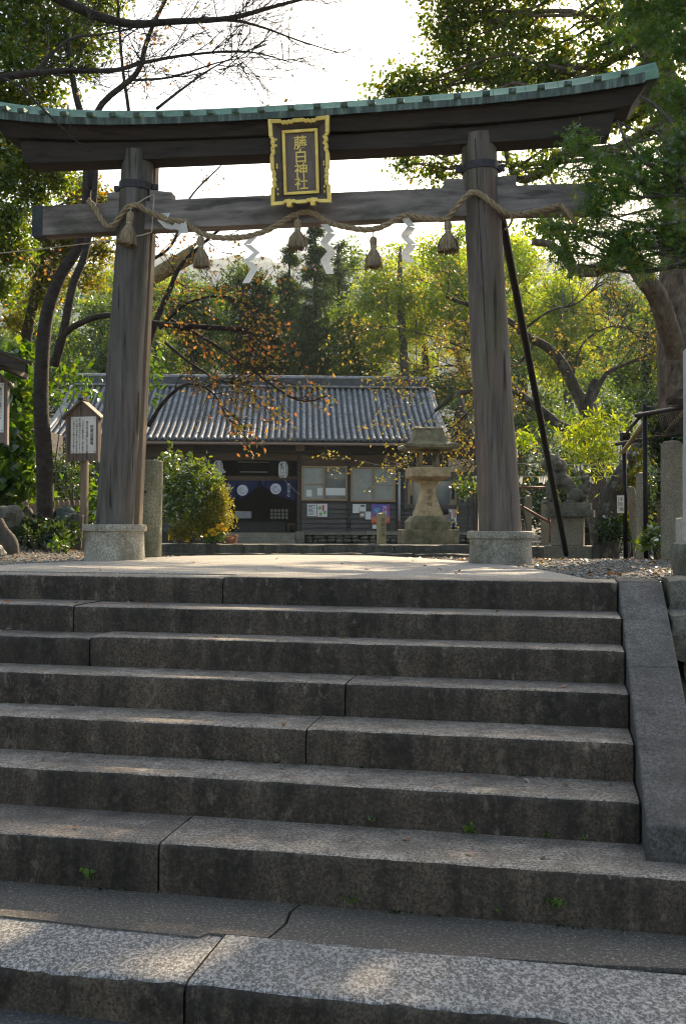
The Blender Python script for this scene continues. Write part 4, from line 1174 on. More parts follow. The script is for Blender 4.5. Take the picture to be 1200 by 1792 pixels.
# shell: back and side walls, left and right front walls, ceiling
def shell(a0, a1, b0, b1, z0, z1, mat='room_dark', name='wall'):
    mb = MB(); mb.pbox(PB, a0, a1, b0, b1, z0, z1); return mb.build(name, MAT[mat], office)
zt = zplate + 0.25
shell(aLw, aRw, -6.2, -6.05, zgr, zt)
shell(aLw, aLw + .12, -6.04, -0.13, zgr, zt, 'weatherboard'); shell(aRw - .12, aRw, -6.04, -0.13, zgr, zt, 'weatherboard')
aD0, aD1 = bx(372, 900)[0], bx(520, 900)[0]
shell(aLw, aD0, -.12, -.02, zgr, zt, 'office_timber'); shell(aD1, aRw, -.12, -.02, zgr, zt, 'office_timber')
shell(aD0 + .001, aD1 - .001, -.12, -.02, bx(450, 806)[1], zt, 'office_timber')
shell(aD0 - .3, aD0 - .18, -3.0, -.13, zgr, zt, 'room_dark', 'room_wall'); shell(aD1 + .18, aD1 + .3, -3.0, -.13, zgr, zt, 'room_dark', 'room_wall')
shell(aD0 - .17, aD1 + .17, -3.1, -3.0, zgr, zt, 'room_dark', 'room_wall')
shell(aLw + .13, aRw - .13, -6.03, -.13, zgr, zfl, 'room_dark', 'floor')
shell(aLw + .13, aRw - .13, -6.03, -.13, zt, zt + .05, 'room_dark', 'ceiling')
# timbers
wbox('head_beam', 88, 838, 776, 792, -.02, .10, 'office_timber', bevel=.01)
wbox('lintel', 340, 700, 795, 806, -.02, .06, 'office_brown', bevel=.01)
wbox('lintel', 88, 338, 776.5, 800, .101, .13, 'office_brown')
for x0, x1 in ((362, 372), (520, 527), (606, 614), (692, 697), (88, 96), (828, 836)):
    wbox('wall_post', x0, x1, 792, 932, -.02, .07, 'office_timber', bevel=.01)
wbox('wall_panel', 527, 692, 803, 816, -.02, .02, 'office_brown')
wbox('plaster_panel', 784, 829, 803, 826, -.02, .09, 'plaster')
# weatherboards, one by one
def boards(x0, x1, ys, b=0.0):
    for y0, y1 in zip(ys[:-1], ys[1:]):
        a0, _ = bx(x0, y0); a1, _ = bx(x1, y0); zt_ = bx((x0 + x1) / 2, y0)[1]; zb_ = bx((x0 + x1) / 2, y1)[1]
        mb = MB()
        mb.hexa([PB.W(a0, b + .058, zb_ - .016), PB.W(a1, b + .058, zb_ - .016), PB.W(a1, -.019, zb_ - .012), PB.W(a0, -.019, zb_ - .012),
                 PB.W(a0, b, zt_ + .004), PB.W(a1, b, zt_ + .004), PB.W(a1, -.019, zt_ + .004), PB.W(a0, -.019, zt_ + .004)])
        mb.build('weatherboard', MAT['weatherboard'], office)
boards(527.5, 691.5, [880, 889.5, 898, 906.5, 915, 923, 931])
boards(697.5, 827.5, list(np.linspace(828, 931, 14)))
boards(96.5, 361.5, list(np.linspace(801, 931, 14)))
wbox('sill_beam', 527.5, 691.5, 876.5, 880, -.02, .06, 'office_timber')
# sliding windows
def window(x0, x1, y0, y1, xm, left, right, label=None):
    w = wbox('window', x0, x1, y0, y1, -.021, .0, 'office_timber')
    for (a, b, c, d) in ((x0, x1, y0, y0 + 3), (x0, x1, y1 - 3, y1), (x0, x0 + 3, y0 + 3.05, y1 - 3.05), (x1 - 3, x1, y0 + 3.05, y1 - 3.05), (xm - 1.6, xm + 1.6, y0 + 3.05, y1 - 3.05)):
        wbox('frame', a, b, c, d, .0, .09, 'frame_wood', w)
    wbox('pane', x0 + 3.1, xm - 1.7, y0 + 3.1, y1 - 3.1, .002, .05, left, w); wbox('pane', xm + 1.7, x1 - 3.1, y0 + 3.1, y1 - 3.1, .002, .035, right, w)
    return w
w1 = window(527.5, 607.5, 815.5, 876, 567, 'frosted_glass', 'window_glass')
wbox('glazing_bar', 530.7, 565, 846.5, 848, .05, .07, 'frame_wood', w1)
for r_ in ((570, 604, 854, 867), (536, 545.5, 857, 869), (555, 565, 854, 867)): wbox('window_notice', *r_, .052, .062, 'notice_paper', w1)
w2 = window(613.5, 692, 817, 878, 653, 'frosted_glass', 'frosted_glass')
wbox('glazing_bar', 655, 688, 848.5, 849.6, .036, .05, 'frame_wood', w2)
# posters pinned to the boards: each a thing of its own
def poster(x0, x1, y0, y1, mat, label, deco=()):
    a = bx((x0 + x1) / 2, y1, .07)
    o = thing('poster', label, 'poster', PB.W(a[0], .07, a[1]), 'papers pinned to the office wall')
    sh_ = wbox('sheet', x0, x1, y0, y1, .062, .068, mat, o)
    for (fx0, fx1, fy0, fy1, m) in deco:
        wbox('print', x0 + (x1 - x0) * fx0, x0 + (x1 - x0) * fx1, y0 + (y1 - y0) * fy0, y0 + (y1 - y0) * fy1, .069, .070, m, o)
    return o
ln = tuple((.1, random.Random(k).uniform(.5, .92), .12 + .1 * k, .16 + .1 * k, 'ink') for k in range(8))
poster(537.5, 554, 881.5, 903.5, 'notice_paper', 'white printed notice on the boards under the left window', ln)
poster(555, 572.5, 881.5, 904.5, 'pink_paper', 'white poster with green dots and red writing under the left window', ((.1, .4, .2, .45, 'green_ink'), (.2, .48, .68, .9, 'green_ink'), (.62, .9, .55, .78, 'green_ink'), (.5, .68, .1, .55, 'red_ink')))
poster(617, 628.5, 882, 898, 'notice_paper', 'plain white sheet under the right window, leftmost of the cluster', ())
poster(629, 640, 882, 895, 'notice_paper', 'sheet with dark print at the top, next to the plain white sheet', ((.15, .85, .08, .4, 'photo_mixed'),))
poster(629, 638.5, 895.3, 906.5, 'photo_mixed', 'small dark picture print hanging lowest in the cluster, left', ((.2, .8, .3, .7, 'pink_paper'),))
poster(639, 649, 895.3, 909, 'notice_paper', 'blank grey-white sheet left of the sunset poster', ())
sp_ = poster(650, 682, 882.5, 927, 'sunset_poster', 'large violet and orange sunset poster behind the wooden marker post', ((.08, .46, .14, .34, 'photo_blue'), (.04, .26, .80, .96, 'notice_paper'), (.80, .90, .06, .3, 'red_ink')))
poly_text('lettering', '万葉', MAT['white_cloth'], sp_, PB.W(bx(673, 889, .07)[0], .0705, bx(673, 889, .07)[1]), PB.u, Vector((0, 0, 1)), .18, .001, True, 1.0)
poster(780, 798, 891, 922.5, 'notice_paper', 'white poster with red writing beside the seated person', ((.7, .78, .06, .75, 'red_ink'), (.85, .93, .06, .45, 'red_ink'), (.2, .5, .15, .5, 'photo_mixed')))
# framed glass notice case behind the lantern
case = thing('notice_case', 'dark framed glass notice case on the wall behind the stone lantern', 'notice case', PB.W(bx(756, 905)[0], .1, bx(756, 905)[1]))
wbox('backing', 712.5, 799.5, 841, 883, .062, .09, 'frame_wood', case)
wbox('glass', 722.5, 787, 842, 882.5, .091, .11, 'window_glass', case)
for (x0, x1, y0, y1) in ((707, 712.4, 832, 893), (799.6, 805, 832, 893), (712.5, 799.5, 834.5, 841), (712.5, 799.5, 883.2, 889.5)): wbox('case_frame', x0, x1, y0, y1, .062, .15, 'weatherboard', case)
wbox('name_strip', 789.5, 795, 849.5, 874, .1, .125, 'ink', case); wbox('name_strip', 718, 721.5, 867, 882, .1, .125, 'ink', case)
# doorway: blue curtain, lights, counter, steps
wbox('fluorescent_tube', 416.5, 470.5, 807.8, 809.6, -.9, -.86, 'tube_white'); wbox('fluorescent_tube', 419.5, 468, 825, 826.8, -1.6, -1.56, 'tube_white')
wbox('curtain_beam', 372.2, 519.8, 833, 841.5, -.30, -.18, 'office_brown')
curt = thing('door_curtain', 'split dark blue door curtain with white round crests in the office doorway', 'curtain', PB.W(bx(447, 842)[0], -.2, bx(447, 842)[1]))
def curtain(x0, x1, hem, b=-.165):
    mb = MB(); n = 26
    rows = []
    for i in range(n + 1):
        x = x0 + (x1 - x0) * i / n; k = i / n
        at_, zt_ = bx(x, 841, b); zb_ = bx(x, float(np.interp(x, *zip(*hem))), b)[1]
        col_ = []
        for j in range(7):
            f = j / 6
            col_.append(PB.W(at_, b + .03 * math.sin(k * 19 + x0) * (.3 + f) + .012 * math.sin(k * 47), zt_ + (zb_ - zt_) * f))
        rows.append(col_)
    vs = [p for r in rows for p in r]
    mb.add(vs, [(i * 7 + j, i * 7 + j + 1, (i + 1) * 7 + j + 1, (i + 1) * 7 + j) for i in range(n) for j in range(6)])
    o = mb.build('curtain_panel', MAT['blue_cloth'], curt, smooth=True)
    md = o.modifiers.new('s', 'SOLIDIFY'); md.thickness = .006
    return o
cl_ = curtain(394, 454.5, [(394, 874), (420, 873), (436, 866), (454.5, 849)])
cr_ = curtain(456, 519.5, [(456, 849), (472, 858), (488, 869), (505, 875), (519.5, 876)])
for x, y, par in ((424.5, 858, cl_), (482.5, 855.5, cr_)):
    a, z = bx(x, y, -.11)
    mb = MB(); mb.lathe([(.185, 0), (.185, .008), (.17, .012)], PB.W(a, -.115, z), 28, PB.n); cr0 = mb.build('crest', MAT['white_cloth'], par)
    mb = MB()
    for q in range(3):
        mb.tube([PB.W(a + (.045 + .04 * q) * math.cos(s_ * .25 + q), -.10, z + (.045 + .04 * q) * math.sin(s_ * .25 + q)) for s_ in range(0, 18)], .008, 4)
    mb.build('crest_line', MAT['blue_cloth'], par)
a, z = bx(505, 848, -.11); poly_text('lettering', '藤白神社', MAT['white_cloth'], cr_, PB.W(a, -.115, z), PB.u, Vector((0, 0, 1)), .115, .002, True, 1.05)
a, z = bx(402, 850, -.11); poly_text('lettering', '奉納', MAT['white_cloth'], cl_, PB.W(a, -.115, z), PB.u, Vector((0, 0, 1)), .10, .002, True, 1.05)
def chochin(x, y0, y1, label):
    at_, z0 = bx(x, y0, .25); _, z1 = bx(x, y1, .25); c = PB.W(at_, .25, z1); H = z0 - z1
    t = thing('paper_lantern', label, 'lantern', c, 'paper lanterns at the office door')
    prof = []
    for k in range(29):
        f = k / 28
        r_ = .165 * (1 - abs(2 * f - 1) ** 4.0 * .45) * (1.0 if k % 2 else .97)
        prof.append((r_, .03 + (H - .06) * f))
    mb = MB(); mb.lathe(prof, c, 24); body = mb.build('body', MAT['lantern_paper'], t, smooth=True)
    for zz, r_ in ((0, .075), (H - .03, .075)):
        mb = MB(); mb.lathe([(r_, 0), (r_, .035)], c + Vector((0, 0, zz)), 18); mb.build('ring', MAT['room_dark'], t)
    mb = MB(); mb.tube([c + Vector((0, 0, H)), c + Vector((0, 0, H + .22))], .008, 6); mb.build('hanger', MAT['band_iron'], t)
    # writing wrapped round the body
    for dx, s_, size in ((-.02, '藤代王子', .145), (.098, '熊野九十九王子', .058)):
        o = poly_text('writing', s_, MAT['ink'], t, c + PB.u * dx + Vector((0, 0, H * (.78 if size > .1 else .82))), PB.u, Vector((0, 0, 1)), size, 0.0, True, .93, .02 if size > .1 else .006)
        for v in o.data.vertices:
            w_ = v.co + Vector(t.location); f = ((w_.z - c.z) - .03) / (H - .06)
            r_ = .165 * (1 - abs(2 * min(1, max(0, f)) - 1) ** 4 * .45) + .004
            a_ = (w_ - c).dot(PB.u); a_ = max(-r_ * .98, min(r_ * .98, a_))
            n_ = c + PB.u * a_ + PB.n * math.sqrt(r_ * r_ - a_ * a_); v.co = Vector((n_.x, n_.y, w_.z)) - Vector(t.location)
    return t
chochin(382, 804.5, 836, 'white paper lantern at the left of the office doorway, above the shrubs')
chochin(495.5, 806.5, 838.5, 'white paper lantern at the right of the office doorway, next to the window')
mb = MB(); mb.tube([PB.hit(496, 838.5, .25), PB.hit(524, 866, .08)], .009, 5); mb.build('tie_cord', MAT['cord'], office)
# inside the room
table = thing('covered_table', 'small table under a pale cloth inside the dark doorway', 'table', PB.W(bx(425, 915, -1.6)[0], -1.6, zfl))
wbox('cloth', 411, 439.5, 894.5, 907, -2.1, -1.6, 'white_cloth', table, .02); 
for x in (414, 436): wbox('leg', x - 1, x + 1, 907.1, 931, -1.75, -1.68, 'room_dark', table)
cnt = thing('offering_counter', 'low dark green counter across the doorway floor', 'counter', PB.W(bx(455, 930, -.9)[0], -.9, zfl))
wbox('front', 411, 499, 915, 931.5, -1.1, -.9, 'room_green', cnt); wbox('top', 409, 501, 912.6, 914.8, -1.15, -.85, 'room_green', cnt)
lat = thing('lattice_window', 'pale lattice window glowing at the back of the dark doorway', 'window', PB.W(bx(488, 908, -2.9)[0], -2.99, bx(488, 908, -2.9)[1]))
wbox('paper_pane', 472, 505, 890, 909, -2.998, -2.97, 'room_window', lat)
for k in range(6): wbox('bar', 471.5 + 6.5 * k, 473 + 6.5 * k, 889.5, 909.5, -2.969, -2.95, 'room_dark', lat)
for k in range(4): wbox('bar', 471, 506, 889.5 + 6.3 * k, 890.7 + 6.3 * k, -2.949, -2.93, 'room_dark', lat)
stool = thing('stool', 'small wooden stool standing at the right inside the doorway', 'stool', PB.W(bx(510, 931, -.3)[0], -.3, zfl))
wbox('seat', 503, 517, 916, 918.5, -.5, -.2, 'office_brown', stool)
for x in (504.5, 515.5):
    for b_ in (-.47, -.23): wbox('leg', x - .8, x + .8, 918.6, 931.8, b_ - .02, b_ + .02, 'office_brown', stool, bref=-.2)
for k in range(3):
    mb = MB(); a0, a1 = bx(392, 940, .4)[0], bx(516.5, 940, .4)[0]; z1 = bx(450, 932, .35)[1] - .12 * k
    mb.pbox(PB, a0, a1, -.01 + .35 * k, .35 + .35 * k - .003, zgr - .1, z1); mb.build('door_step', MAT['post_granite'], office, bevel=.012)
wbox('plinth_stone', 517, 533, 930, 952, .071, .5, 'post_granite', None, .015)
wbox('sill_slab', 533.5, 640, 930.5, 936.5, -.02, .22, 'post_granite', None, .01); wbox('sill_slab', 640.6, 836, 930.5, 936.5, -.02, .22, 'post_granite', None, .01)
wbox('footing', 533, 836, 936.7, 956, -.02, .03, 'mortar')
rr = random.Random(3)
x = 535.0
while x < 832:
    for row in (0, 1):
        w = rr.uniform(9, 17)
        a, z = bx(x + w / 2, 940.2 + 6.2 * row + rr.uniform(-.8, .8), .08); hw = (bx(x + w, 940)[0] - bx(x, 940)[0]) / 2
        mb = MB(); mb.ball(PB.W(a, .07, z), (hw * 1.0, .13, .075), 10, 6, None, .3, x + row); mb.build('foundation_stone', MAT['field_stone'], office, smooth=True)
    x += w
# gutter, pipe, speaker
PE = 1.05
zeave = bx(400, 771.5, PE)[1]
aE0, aE1 = bx(84, 770, PE)[0], bx(786, 776, PE)[0]
gut = bx(86, 774, PE + .06)[0], bx(716, 776, PE + .06)[0]
for k in range(7):
    a0 = gut[0] + (gut[1] - gut[0]) * k / 7; a1 = gut[0] + (gut[1] - gut[0]) * (k + 1) / 7
    mb = MB(); rows = []
    for a in (a0 + .004, a1 - .004):
        rows.append([PB.W(a, PE + .02 + .075 * math.cos(t_), zeave - .045 + .085 * math.sin(t_)) for t_ in np.linspace(math.pi, 2 * math.pi, 9)])
    mb.loft(rows, caps=True); mb.build('gutter', MAT['gutter_brown'], office)
mb = MB(); mb.tube([PB.hit(698.5, 826, .13), PB.hit(698.3, 911, .13)], .045, 12); mb.build('downpipe', MAT['pipe_grey'], office, smooth=True)
mb = MB(); mb.tube([PB.hit(698.3, 911, .13), PB.hit(698, 931, .13)], .05, 12); mb.build('downpipe', MAT['pipe_brown'], office, smooth=True)
wbox('speaker_box', 517.5, 533, 779.5, 788.5, .101, .25, 'frame_wood', None, .01)
# roof: pan-tile courses, cover-tile rolls, ridge stack
roofm = MB()
bR = PE - 4.6; zr0 = bx(500, 680, bR)[1]
aT0, aT1 = bx(126, 672, bR)[0], bx(757, 674, bR)[0]
aG0, aG1 = (bx(90, 770, PE)[0] + aT0) / 2, (bx(764, 776, PE)[0] + aT1) / 2
def slope(f):
    """0 at the ridge, 1 at the eave: slightly dished"""
    return bR + (PE - bR) * f, zr0 + (zeave + .05 - zr0) * f - .16 * math.sin(math.pi * f)
rows = []
for i in range(2):
    a = aG0 if i == 0 else aG1
    prof = []
    for k in range(13):
        b_, z_ = slope(k / 12); prof.append(PB.W(a, b_, z_ - .05))
    for k in range(13):
        b_, z_ = slope(1 - k / 12); prof.append(PB.W(a, b_, z_ - .15))
    rows.append(prof)
roofm.loft(rows)
for i, sg in ((0, 1),):
    pass
rf = roofm.build('roof', MAT['office_timber'], office)
NR = 62
pitch = (aG1 - aG0) / NR
# pan tiles between the rolls
ncourse = 30
VV = []
for k in range(ncourse):
    f0, f1 = k / ncourse, (k + 1) / ncourse + .012
    b0, z0 = slope(f0); b1, z1 = slope(min(1.004, f1))
    for c in range(NR):
        a = aG0 + pitch * (c + .5); h = pitch * .5
        VV.append([PB.W(a - h, b0, z0 + .012), PB.W(a - h * .4, b0, z0 - .022), PB.W(a + h * .4, b0, z0 - .022), PB.W(a + h, b0, z0 + .012),
                   PB.W(a - h, b1, z1 + .050), PB.W(a - h * .4, b1, z1 + .016), PB.W(a + h * .4, b1, z1 + .016), PB.W(a + h, b1, z1 + .050),
                   PB.W(a - h, b1, z1 + .004), PB.W(a - h * .4, b1, z1 - .03), PB.W(a + h * .4, b1, z1 - .03), PB.W(a + h, b1, z1 + .004)])
tag(np_mesh('pan_tiles', np.array(VV, float), 12, MAT['tile_pan'], rf, [(0, 4, 5, 1), (1, 5, 6, 2), (2, 6, 7, 3), (4, 8, 9, 5), (5, 9, 10, 6), (6, 10, 11, 7)]), kind='stuff')
# one roll, copied along the roof
def roll_mesh():
    mb = MB(); rows = []
    base = PB.W(0, 0, 0)
    m = 17
    for k in range(m + 1):
        for f, rr_ in ((k / m, .054), ((k + .97) / m, .060)) if k < m else ((1.0, .068), (1.012, .068)):
            b_, z_ = slope(min(f, 1.012))
            rows.append([PB.W(rr_ * math.cos(t_), b_, z_ + .034 + rr_ * 1.05 * math.sin(t_)) for t_ in np.linspace(math.pi, 0, 8)])
    mb.loft(rows)
    return mb
mb = roll_mesh()
first = mb.build('tile_roll', MAT['tile_grey'], rf, autosmooth=40)
for c in range(NR + 1):
    o = first if c == 0 else first.copy()
    if c: COL.objects.link(o); o.parent = rf
    o.location = PB.u * (aG0 + pitch * c)
# ridge stack: courses of flat tiles under a round cap
zs = zr0 + .03
for k, (hw, h, m) in enumerate(((.24, .07, 'tile_grey'), (.20, .26, 'tile_dark'), (.22, .05, 'tile_grey'))):
    mb = MB(); mb.pbox(PB, aG0 - .05 * (k == 0), aG1 + .05 * (k == 0), bR - hw, bR + hw, zs, zs + h); mb.build('ridge_course', MAT[m], rf, bevel=.01); zs += h + .001
nc = 40
for k in range(nc):
    a0 = aG0 + (aG1 - aG0) * k / nc; a1 = a0 + (aG1 - aG0) / nc - .006
    mb = MB(); mb.loft([[PB.W(a, bR + .11 * math.cos(t_), zs + .085 * math.sin(t_)) for t_ in np.linspace(math.pi, 0, 8)] for a in (a0, a1)]); mb.build('ridge_tile', MAT['tile_grey'], rf)
# back slope and gable boards
mb = MB(); mb.hexa([PB.W(aG0, bR, zr0 - .1), PB.W(aG1, bR, zr0 - .1), PB.W(aG1, bR - 4.4, zeave), PB.W(aG0, bR - 4.4, zeave), PB.W(aG0, bR, zr0), PB.W(aG1, bR, zr0), PB.W(aG1, bR - 4.4, zeave + .1), PB.W(aG0, bR - 4.4, zeave + .1)]); mb.build('back_slope', MAT['tile_dark'], rf)
for a in (aLw, aRw - .1):
    mb = MB(); mb.add([PB.W(a + d, b_, z_) for d in (0, .1) for b_, z_ in ((-.1, zt), (-6.1, zt), (bR, zr0 - .12))], [(0, 1, 2), (5, 4, 3), (0, 3, 4, 1), (1, 4, 5, 2), (2, 5, 3, 0)]); mb.build('gable_wall', MAT['weatherboard'], office)
# verge rolls at both gables, flaring out
for sg, aa in ((-1, aG0), (1, aG1)):
    for off in (.06, .17):
        mb = MB(); pts = []
        for k in range(15):
            f = k / 14; b_, z_ = slope(f); pts.append(PB.W(aa + sg * (off + .08 * f ** 2.5), b_, z_ + .03 - .05 * (off > .1)))
        mb.tube(pts, .085, 8); mb.build('verge_roll', MAT['tile_grey'], rf, smooth=True)

# ------------------------------------------------------------------ person crouching by the posters
pp = PB.hit(784, 926, .75)
gzp = zgr + 0.02
def skin_obj(name, verts, edges, radii, mat, parent, root=0, sub=2):
    me = bpy.data.meshes.new(name); me.from_pydata([tuple(Vector(v) - Vector(parent.location)) for v in verts], edges, [])
    o = bpy.data.objects.new(name, me); COL.objects.link(o); o.parent = parent
    md = o.modifiers.new('skin', 'SKIN')
    sv = me.skin_vertices[0].data
    for i, r_ in enumerate(radii):
        sv[i].radius = (r_, r_) if not hasattr(r_, '__len__') else r_
        sv[i].use_root = (i == root)
    o.modifiers.new('sub', 'SUBSURF').levels = sub; o.modifiers['sub'].render_levels = sub
    md.use_smooth_shade = True
    me.materials.append(mat)
    return o
person = thing('person', 'dark haired person in a blue jacket crouching beside the white poster', 'person', Vector((pp.x, pp.y, gzp)))
X = Vector(person.location); Uv = PB.u; Bv = -PB.n
KS = 1.14
def W3(a, b, z): return X + Uv * (a * KS) + Bv * (b * KS) + Vector((0, 0, z * KS))
vs = [W3(0, -.02, .30), W3(-.02, .04, .52), W3(-.03, .10, .70), W3(-.03, .12, .80), W3(-.035, .135, .86),        # pelvis, waist, chest, neck base, neck
      W3(.17, .10, .72), W3(.20, .26, .50), W3(.10, .42, .45), W3(-.22, .12, .72), W3(-.24, .30, .50), W3(-.12, .44, .46),
      W3(.10, .30, .42), W3(.11, .12, .10), W3(.11, .30, .05), W3(-.10, .30, .42), W3(-.11, .12, .10), W3(-.11, .30, .05)]
ed = [(0, 1), (1, 2), (2, 3), (3, 4), (2, 5), (5, 6), (6, 7), (2, 8), (8, 9), (9, 10), (0, 11), (11, 12), (12, 13), (0, 14), (14, 15), (15, 16)]
skin_obj('body', vs, ed, [.15, .14, .15, .08, .05, .07, .05, .035, .07, .05, .035, .085, .05, .04, .085, .05, .04], MAT['jacket'], person)
mb = MB(); mb.ball(W3(-.04, .15, .965), (.084, .096, .122), 16, 12); mb.ball(W3(-.05, .245, .95), (.014, .02, .02), 8, 6); mb.ball(W3(.038, .15, .955), (.012, .022, .03), 8, 6); mb.ball(W3(-.118, .15, .955), (.012, .022, .03), 8, 6)
mb.build('head', MAT['skin'], person, smooth=True)
mb = MB(); mb.ball(W3(-.04, .13, .99), (.096, .106, .114), 16, 12, None, .12, 3); mb.build('hair', MAT['hair'], person, smooth=True)
for sg in (-1, 1):
    hb = W3(.10 if sg > 0 else -.12, .46, .45)
    mb = MB(); mb.ball(hb, (.035, .05, .018), 10, 8)
    for k in range(4): mb.tube([hb + Uv * (-.026 + .017 * k) + Bv * .03, hb + Uv * (-.028 + .018 * k) + Bv * .08, hb + Uv * (-.028 + .018 * k) + Bv * (.105 + .01 * (k in (1, 2))) - Vector((0, 0, .02))], [.009, .008, .006], 6)
    mb.tube([hb - Uv * (.03 * sg), hb - Uv * (.055 * sg) + Bv * .03, hb - Uv * (.06 * sg) + Bv * .06], [.010, .009, .007], 6)
    mb.build('hand', MAT['skin'], person, smooth=True)
# ================================================================== stone lantern
LY = 18.6
PLn = Plane(at(747.5, 950, LY), R(-6))
lan = thing('stone_lantern', 'tan stone lantern with a mossy hipped roof standing on the terrace', 'stone lantern', PLn.p)
kpx = LY / F
def sq(prof, mat, name, smooth=False, bevel=.008, seed=0, amp=.006):
    """square section: list of (half width px, half depth px, row)"""
    mb = MB(); rows = []
    for hw, hd, py in prof:
        z = PLn.ab(747.5, py)[1]; w, d = hw * kpx, hd * kpx
        ring = []
        for (x, y) in ((-1, -1), (-.33, -1), (.33, -1), (1, -1), (1, -.33), (1, .33), (1, 1), (.33, 1), (-.33, 1), (-1, 1), (-1, .33), (-1, -.33)):
            q = PLn.W(x * w, -y * d, z)
            q += Vector((mnoise.noise(q * 4 + Vector((seed, 0, 0))), mnoise.noise(q * 4 + Vector((0, seed, 5))), 0)) * amp
            ring.append(q)
        rows.append(ring)
    mb.loft(rows)
    return mb.build(name, MAT[mat], lan, bevel=bevel if not smooth else 0, autosmooth=38 if smooth else None)
sq([(46, 44, 952), (46.5, 44, 928), (45, 43, 926.6)], 'sandstone_mossy', 'base_slab', seed=1)
sq([(35, 33, 926.5), (35, 33, 913.5), (34, 32, 912), (26.5, 25, 903)], 'sandstone_mossy', 'plinth', seed=2)
sq([(22.5, 22, 902.9), (22, 21.5, 897), (19, 18.5, 888), (15.5, 15, 876), (12.8, 12.4, 866), (12, 11.8, 860), (12.6, 12.2, 853), (15, 14.6, 846), (17, 16.6, 842.8), (17, 16.6, 841)], 'sandstone', 'shaft', True, seed=3)
sq([(20, 19, 842.4), (24, 23, 841), (34, 33, 835.5), (34.5, 33.5, 834), (34, 33, 820), (33, 32, 819)], 'sandstone', 'platform', seed=4)
for sx in (-1, 1):
    for sy in (-1, 1):
        mb = MB(); x0, x1 = sorted((sx * 17 * kpx, sx * 11.5 * kpx)); y0, y1 = sorted((sy * 17 * kpx, sy * 11.5 * kpx))
        mb.pbox(PLn, x0, x1, y0, y1, PLn.ab(747, 819)[1], PLn.ab(747, 787)[1]); mb.build('firebox_post', MAT['sandstone_mossy'], lan, bevel=.006)
sq([(16.5, 16.5, 819.2), (16.5, 16.5, 815)], 'sandstone_mossy', 'firebox_sill', seed=6)
sq([(17.5, 17.5, 792), (17.5, 17.5, 787)], 'sandstone_mossy', 'firebox_head', seed=7)
# roof: thick flared eaves, then a tall hipped upper part
mb = MB(); rows = []
def rring(hw, hd, py, lift):
    z = PLn.ab(747.5, py)[1]; ring = []
    m = 6
    side = [(-1 + 2 * k / m, -1) for k in range(m)] + [(1, -1 + 2 * k / m) for k in range(m)] + [(1 - 2 * k / m, 1) for k in range(m)] + [(-1, 1 - 2 * k / m) for k in range(m)]
    for x, y in side:
        l = lift * (max(abs(x), abs(y)) * min(abs(x), abs(y))) ** 3 if True else 0
        q = PLn.W(x * hw * kpx * (1 + .03 * l), -y * hd * kpx, z + l * kpx); q += Vector((0, 0, 1)) * .008 * mnoise.noise(q * 5)
        ring.append(q)
    return ring
rows = [rring(20, 20, 788, 0), rring(41, 39, 788.5, 1.5), rring(44.5, 42, 785.5, 2), rring(44, 42, 780.5, 2), rring(36, 33, 777.5, 1), rring(29.5, 27, 774, 1), rring(26.8, 24, 766, 0), rring(25, 20, 757, 0), rring(23.8, 17, 752.4, 0), rring(25.2, 18, 752.2, 0), rring(25.2, 17, 750.2, 0), rring(23.5, 10, 747.6, 0)]
mb.loft(rows); mb.build('roof', MAT['sandstone_mossy'], lan, autosmooth=18)
for k, ch in enumerate('常夜燈'):
    poly_text('inscription', ch, MAT['letter_shade'], lan, PLn.W(0, 12.6 * kpx + .03 + (.025 if k == 2 else .008 if k == 1 else .012), PLn.ab(747, 861 + 11 * k)[1]), PLn.u, Vector((0, -.12 if k else 0, 1)), .105, .004, False)

# wooden marker post in front of it
q = at(667, 955, 17.6)
mk = thing('marker_post', 'short tan wooden marker post with ink writing beside the stone lantern', 'post', Vector((q.x, q.y, zup)))
PM = Plane(q, R(-18)); w = .062
ztop = PM.ab(667, 899)[1]
mb = MB(); mb.pbox(PM, -w, w, -w, w, zup - .2, ztop); mb.add([PM.W(-w, w, ztop), PM.W(w, w, ztop), PM.W(w, -w, ztop), PM.W(-w, -w, ztop), PM.W(0, 0, ztop + .02)], [(0, 1, 4), (1, 2, 4), (2, 3, 4), (3, 0, 4)])
mb.build('shaft', MAT['marker_wood'], mk)
poly_text('writing', '熊野古道', MAT['ink'], mk, PM.W(.01, w + .001, ztop - .11), PM.u, Vector((0, 0, 1)), .075, .001, True, 1.1)

# terracotta pots
def pot(px, py, Y, r, h, tilt, label):
    c = at(px, py, Y)
    t = thing('flower_pot', label, 'flower pot', c, 'terracotta pots on the terrace edge')
    ax = Vector((tilt, -.1, 1))
    mb = MB(); mb.lathe([(r * .65, 0), (r * .95, h * .75), (r * 1.06, h * .76), (r * 1.08, h), (r * .98, h), (r * .9, h * .7)], c, 20, ax); mb.build('pot', MAT['terracotta'], t, autosmooth=40)
    mb = MB(); mb.lathe([(r * .88, h * .72), (r * .4, h * .76)], c, 16, ax); mb.build('earth', MAT['soil'], t)
pot(396, 952, 17.8, .11, .12, .1, 'low wide terracotta pot by the yellow flowers')
pot(409, 951, 18.1, .09, .14, -.2, 'reddish tilted terracotta pot right of the other pot')

